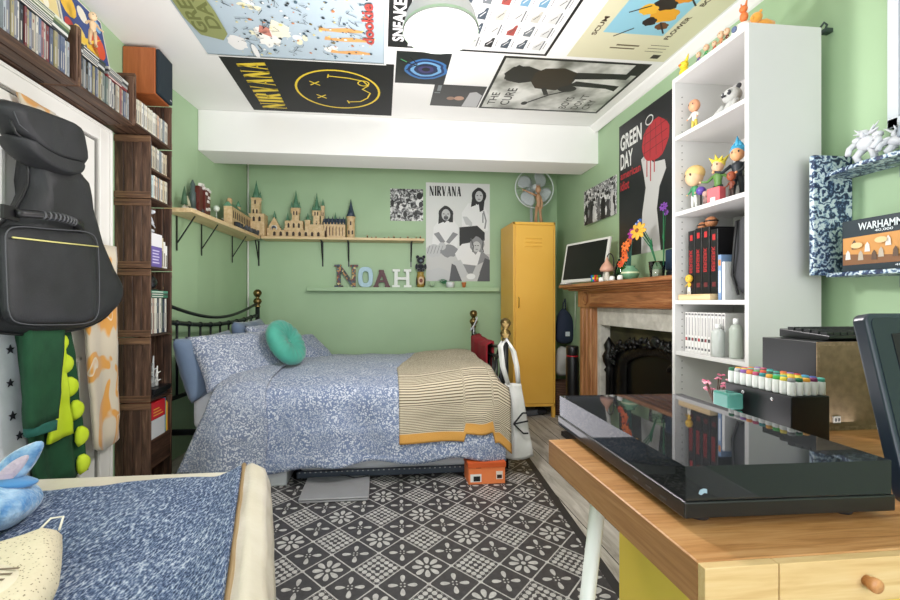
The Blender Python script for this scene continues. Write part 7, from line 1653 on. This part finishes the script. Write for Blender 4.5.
cn = ['dark grey', 'orange', 'crimson pink', 'purple', 'teal', 'amber', 'bright green', 'mustard', 'pale pink', 'dark green', 'blue', 'red orange', 'plum', 'mint green', 'light grey', 'red', 'yellow', 'sky blue', 'mid grey', 'brown']
r_ = random.Random(21); left = [9, 14, 3, 1, 2, 4, 5, 6, 16, 18]
for i in range(5):
    for j in range(10):
        k = left[9-j] if i == 0 else ([18, 9, 5, 12, 13][i] if j == 0 else r_.randrange(20))
        x, y = MX+0.010+i*0.017, MY+0.010+j*0.017
        key = ('mk', k)
        t = thing('marker_pen', 'white marker, %s cap, black pen stand, %s row from left, %s from front' % (cn[k], ORD[i], ORD[j]), 'marker', (x, y, DZ+0.1045), 0, 'marker pens in the black pen stand')
        if key not in _cd:
            b = MB(); b.lathe([(0.0068, 0.0), (0.0076, 0.003), (0.0078, 0.027), (0.0066, 0.0285)], C('#dcdddb', 0.4), (0, 0, 0), 12)
            o = b.build('marker_body'); me1 = o.data; me1.transform(Matrix.Translation(o.location)); bpy.data.objects.remove(o)
            b = MB(); b.lathe([(0.0068, 0.0285), (0.0068, 0.0345), (0.0058, 0.036)], C(caps[k], 0.4), (0, 0, 0), 12)
            o = b.build('marker_cap'); me2 = o.data; me2.transform(Matrix.Translation(o.location)); bpy.data.objects.remove(o)
            _cd[key] = (me1, me2)
        for nm, me in zip(('barrel', 'cap'), _cd[key]):
            o = bpy.data.objects.new(nm, me); COL.objects.link(o); o.parent = t
            if nm == 'cap': o['label'] = cn[k]+' cap'
t = thing('teal_case', 'small glossy teal case lying beside the marker stand', 'case', (0.82, 0.93, DZ))
b = MB(); b.box((0.797, 0.915, DZ+0.0005), (0.835, 0.965, DZ+0.048), C('#3f7a70', 0.15)); b.build('lower_half', t, bevel=0.005)
b = MB(); b.box((0.797, 0.915, DZ+0.050), (0.835, 0.965, DZ+0.088), C('#4f8a80', 0.12)); b.build('upper_half', t, bevel=0.005)
t = thing('blossom_plant', 'pink artificial blossom sprig in a dark pot behind the teal case', 'plant', (0.885, 1.06, DZ))
b = MB(); b.lathe([(0.022, 0), (0.028, 0.02), (0.026, 0.022)], C('#2a1f1c', 0.5), (0.885, 1.06, DZ), 14); b.build('pot', t)
r_ = random.Random(4); b = MB(); b2 = MB()
for k in range(16):
    a = r_.uniform(0, 6.28); p1 = Vector((0.885+r_.uniform(0.01, 0.045)*math.cos(a), 1.06+0.03*math.sin(a), DZ+r_.uniform(0.06, 0.105))); b.tube([(0.885, 1.06, DZ+0.018), p1], 0.0015, C('#4a2f26', 0.6), 5)
    for q in range(5): b2.ell(p1+Vector((0.006*math.cos(q*1.26), 0.006*math.sin(q*1.26), r_.uniform(-0.002, 0.003))), (0.004, 0.004, 0.002), C(('#d98aa0', '#c25f7c', '#e6a9b8')[k % 3], 0.6), 6, 5)
b.build('twigs', t); b2.build('blossoms', t)
# box with chipboard back and keyboard
t = thing('speaker_cabinet', 'black boxed cabinet with bare chipboard back facing the camera', 'cabinet', (1.12, 0.98, DZ))
b = MB(); b.box((1.006, 0.903, DZ+0.0005), (1.29, 1.045, 0.937), M['black_plastic']); b.build('case', t, bevel=0.001)
b = MB(); b.box((1.006, 0.9005, DZ+0.0005), (1.29, 0.9028, 0.937), M['particle']); b.build('edge', t)
b = MB(); b.box((1.014, 0.9003, DZ+0.01), (1.27, 0.9012, 0.928), noisy('brown_hardboard', '#7a674e', '#8a765b', 60, 0.85, 0.2)); b.build('rear_panel', t, label='plain brown board panel')
b = MB(); b.box((1.045, 0.897, DZ+0.018), (1.063, 0.9, DZ+0.034), C('#a5a39c', 0.5)); b.box((1.048, 0.8965, DZ+0.022), (1.053, 0.897, DZ+0.030), C('#3a3a3a', 0.5)); b.box((1.056, 0.8965, DZ+0.022), (1.061, 0.897, DZ+0.030), C('#3a3a3a', 0.5)); b.build('terminal_plate', t, label='pale terminal plate')
t = thing('keyboard', 'black computer keyboard lying on top of the chipboard backed cabinet', 'keyboard', (1.16, 1.0, 0.938))
b = MB(); b.prism([(0, 0.004), (0.012, 0), (0.13, 0), (0.13, 0.022), (0, 0.012)], (1.055, 0.915, 0.938), (0, 1, 0), (0, 0, 1), (0.265, 0, 0), M['black_plastic']); b.build('body', t, bevel=0.002)
for i in range(14):
    b = MB()
    for j in range(5): b.cbox((1.066+i*0.0185, 0.932+j*0.021, 0.9545+j*0.0018), (0.015, 0.016, 0.007), C('#1e1f21', 0.4))
    b.build('key_column', t)
# black screen at the right edge
t = thing('tablet_screen', 'black framed screen leaning back at the right edge of the desk', 'screen', (0.86, 0.60, DZ))
# built in a local frame: x right, z up the slope
sl = math.atan2(0.055, 0.255); mt = Matrix.Translation((0.762, 0.548, DZ+0.004)) @ Matrix.Rotation(-sl, 4, 'X')
def rrect(x0, x1, z0, z1, r, n=6):
    out = []
    for cx_, cz_, a0 in ((x1-r, z1-r, 0), (x0+r, z1-r, PI/2), (x0+r, z0+r, PI), (x1-r, z0+r, 1.5*PI)):
        for k in range(n+1): a = a0+PI/2*k/n; out.append((cx_+r*math.cos(a), cz_+r*math.sin(a)))
    return out
fr_ = C('#232c38', 0.28)
b = MB(); b.prism(rrect(0, 0.42, 0, 0.285, 0.014), (0, 0, 0), (1, 0, 0), (0, 0, 1), (0, 0.022, 0), fr_); b.build('housing', t, mtx=mt, bevel=0.004, bseg=3)
b = MB(); b.prism(rrect(0.008, 0.412, 0.008, 0.277, 0.010), (0, -0.0008, 0), (1, 0, 0), (0, 0, 1), (0, 0.0006, 0), C('#1c242e', 0.2)); b.build('bezel', t, mtx=mt)
b = MB(); b.prism(rrect(0.038, 0.380, 0.030, 0.252, 0.002), (0, -0.0016, 0), (1, 0, 0), (0, 0, 1), (0, 0.0006, 0), C('#050506', 0.7)); b.build('display', t, mtx=mt)
b = MB(); b.prism([(0.02, 0), (0.10, 0), (0.045, 0.16), (0.035, 0.16)], (0.92, 0.555, DZ+0.001), (0, 1, 0), (0, 0, 1), (0.03, 0, 0), fr_); b.build('stand', t)
b = MB(); b.tube([(0.76, 0.64, DZ+0.004), (0.80, 0.66, DZ+0.012), (0.84, 0.62, DZ+0.004), (0.90, 0.60, DZ+0.004)], 0.003, M['black_plastic'], 6); tag(b.build('black_cable'), 'thin black cable curling behind the leaning screen', 'cable')

# ================================================================== CREAM DAYBED IN THE LEFT FOREGROUND
t = thing('daybed', 'cream leather daybed with a rounded end under the blue knit throw', 'sofa', (-0.85, 0.9, 0))
bl = M['beige_leather']
SEAT = 0.445
b = MB(); b.prism([(-1.33, 0.55), (-0.225, 0.55), (-0.485, 1.555), (-0.50, 1.565), (-1.33, 1.565)], (0, 0, 0.03), (1, 0, 0), (0, 1, 0), (0, 0, SEAT-0.034), bl); b.build('base', t, bevel=0.03, bseg=4)
def f_side(u, v):   # rounded padded end on the right: u along y, v across the section
    y = 0.55+1.02*u; x0 = -0.462+0.175*(1-u) if False else -0.468
    sec = [(-0.03, 0.435), (-0.012, 0.455), (0.018, 0.466), (0.052, 0.448), (0.070, 0.40), (0.076, 0.28), (0.072, 0.12), (0.065, 0.02)]
    k = v*(len(sec)-1); i = min(int(k), len(sec)-2); f = k-i; sx = sec[i][0]*(1-f)+sec[i+1][0]*f; sz = sec[i][1]*(1-f)+sec[i+1][1]*f
    sk = 0.262*(1.57-y); r = 1-max(0, (u-0.96)/0.04)**2*0.5
    return (x0+sk+sx*r+0.004*nz(y*9, v*6, 2), y, sz*(1-0.03*max(0, (u-0.95)/0.05)**2)+0.005*nz(y*7, v*5, 8))
b = MB(); b.grid(60, 28, f_side, bl); b.build('end_cushion', t, solid=0.016)
b = MB(); b.tube([(-0.468+0.262*(1.57-y)-0.012+0.003*nz(y*9, 0, 2), y, 0.461) for y in [1.56-0.05*k for k in range(20)]], 0.008, C('#a08660', 0.5), 8); b.build('seam_piping', t, label='raised seam piping')
b = MB(); b.tube([(-1.30, 1.566, 0.40), (-0.50, 1.566, 0.40)], 0.004, C('#bfae8c', 0.5), 6); b.build('seam_piping', t)
for (x, y) in ((-1.28, 0.62), (-0.33, 0.62), (-1.28, 1.50), (-0.52, 1.50)): b = MB(); b.lathe([(0.02, 0.004), (0.02, 0.03)], C('#2b2420', 0.5), (x, y, 0), 14); b.build('foot', t)
def f_kn(u, v):
    y = 0.56+v*(1.38+0.13*u**0.7+0.012*math.sin(u*11)-0.56); xr = -0.468+0.262*(1.57-y)-0.018; xl = -1.31
    x = xl+(xr-xl)*u; z = SEAT+0.010+0.008*nz(x*4, y*4, 3)+0.004*nz(x*11, y*11, 1)+0.012*max(0, (v-0.9)/0.1)*0
    z += 0.030*max(0, (u-0.90)/0.10)**1.5
    if v > 0.97: z -= 0.012*(v-0.97)/0.03
    return (x, y, z)
b = MB(); b.grid(90, 120, f_kn, M['knit']); tag(b.build('knit_blanket', solid=0.012), 'mottled blue chunky knit blanket covering the cream daybed', 'blanket')
# light blue plush toy at the left edge
t = thing('plush_toy', 'large light blue fluffy plush toy cropped by the left edge', 'soft toy', (-0.95, 1.18, SEAT+0.02))
bp, pk = M['blue_plush'], M['pink_plush']
def blob(name, c, r, m, rot=(0, 0, 0), lab=None):
    b = MB(); mt_ = Matrix.Rotation(rot[2], 4, 'Z') @ Matrix.Rotation(rot[1], 4, 'Y') @ Matrix.Rotation(rot[0], 4, 'X')
    b.ell(c, r, m, 24, 16, mt_); o = b.build(name, t, label=lab)
    for v in o.data.vertices: v.co += v.normal*0.006*nz(v.co.x*22, v.co.y*22, v.co.z*22)
    return o
blob('body', (-0.985, 1.19, 0.515), (0.10, 0.12, 0.055), bp, (0, 0.1, 0.3)); blob('head', (-0.98, 1.05, 0.53), (0.10, 0.11, 0.07), bp)
blob('arm', (-0.945, 1.215, 0.562), (0.05, 0.03, 0.014), C('#4a86ba', 0.9, sheen=0.5), (0, 0.1, 0.5), 'darker blue arm')
b = MB(); mm = Vector((0.60, 0.0, 0.60)).normalized(); sd = Vector((0.55, 0.2, -0.55)).normalized()
b.puff(smooth_outline([(0, -0.02), (0.06, -0.038), (0.12, -0.032), (0.185, 0), (0.12, 0.026), (0.06, 0.032), (0, 0.02)], 2), (-1.00, 1.22, 0.545), mm, sd, mm.cross(sd), 0.018, bp, rings=8, pw=0.5); b.build('ear', t)
b = MB(); nn_ = mm.cross(sd); nn_ = nn_ if nn_.y < 0 else -nn_
b.puff(smooth_outline([(0.01, -0.012), (0.06, -0.022), (0.11, -0.018), (0.145, 0), (0.11, 0.014), (0.06, 0.018), (0.01, 0.012)], 2), Vector((-1.00, 1.22, 0.545))+nn_*0.012, mm, sd, nn_, 0.009, pk, rings=6, pw=0.5); b.build('inner_ear', t, label='pale pink inner ear')
# dotted canvas bag
dm = NT('dotted_canvas', 0.9); vv_ = dm.mapping(rot=(0, 0, 0.6)); dd_ = dm.vor(vv_, 150)
dm.col(dm.ramp(dd_, [(0.0, '#7d6a52'), (0.16, '#7d6a52'), (0.24, '#dccfb2'), (1, '#e0d4b9')])); dm.bump(dm.noise(vv_, 20, 4), 0.4, 0.01)
t = thing('canvas_pouch', 'cream canvas pouch with tiny dots and a printed text patch at the lower left', 'bag', (-0.70, 0.80, SEAT+0.015))
b = MB(); b.puff(smooth_outline([(-0.86, 0.66), (-0.56, 0.66), (-0.575, 0.83), (-0.655, 0.96), (-0.735, 1.075), (-0.765, 1.00), (-0.86, 0.93)], 1), (0, 0, 0.505), (1, 0, 0), (0, 1, 0), (0, 0, 1), 0.040, dm.m, rings=10, flat=True, wr=0.012); b.build('pouch', t)
b = MB(); b.puff(circ(-0.72, 0.80, 0.10, 0.085, 28), (0, 0, 0.535), (1, 0, 0), (0, 1, 0), (0, 0, 1), 0.014, C('#e2d7bf', 0.85), rings=6, flat=True); b.build('patch', t, label='plain cream round patch')
b = MB()
for k in range(7): b.box((-0.79, 0.748+0.016*k, 0.5495), (-0.65, 0.752+0.016*k, 0.5505), C('#7a6a58', 0.8))
b.build('printed_lines', t, label='fine brown printed text lines')
b = MB(); b.tube([(-0.755, 1.02, 0.52), (-0.745, 1.055, 0.54), (-0.722, 1.06, 0.54), (-0.71, 1.03, 0.525)], 0.0025, C('#e6e0d0', 0.8), 6); b.build('drawstring', t)
b = MB(); b.puff(smooth_outline([(-1.0, 0.85), (-0.83, 0.96), (-0.79, 1.03), (-0.86, 1.05), (-1.0, 0.98)], 2), (0, 0, 0.488), (1, 0, 0), (0, 1, 0), (0, 0, 1), 0.02, C('#b9bcd0', 0.85), rings=6); tag(b.build('lilac_cloth'), 'pale lilac cloth between the plush toy and the canvas pouch', 'cloth')
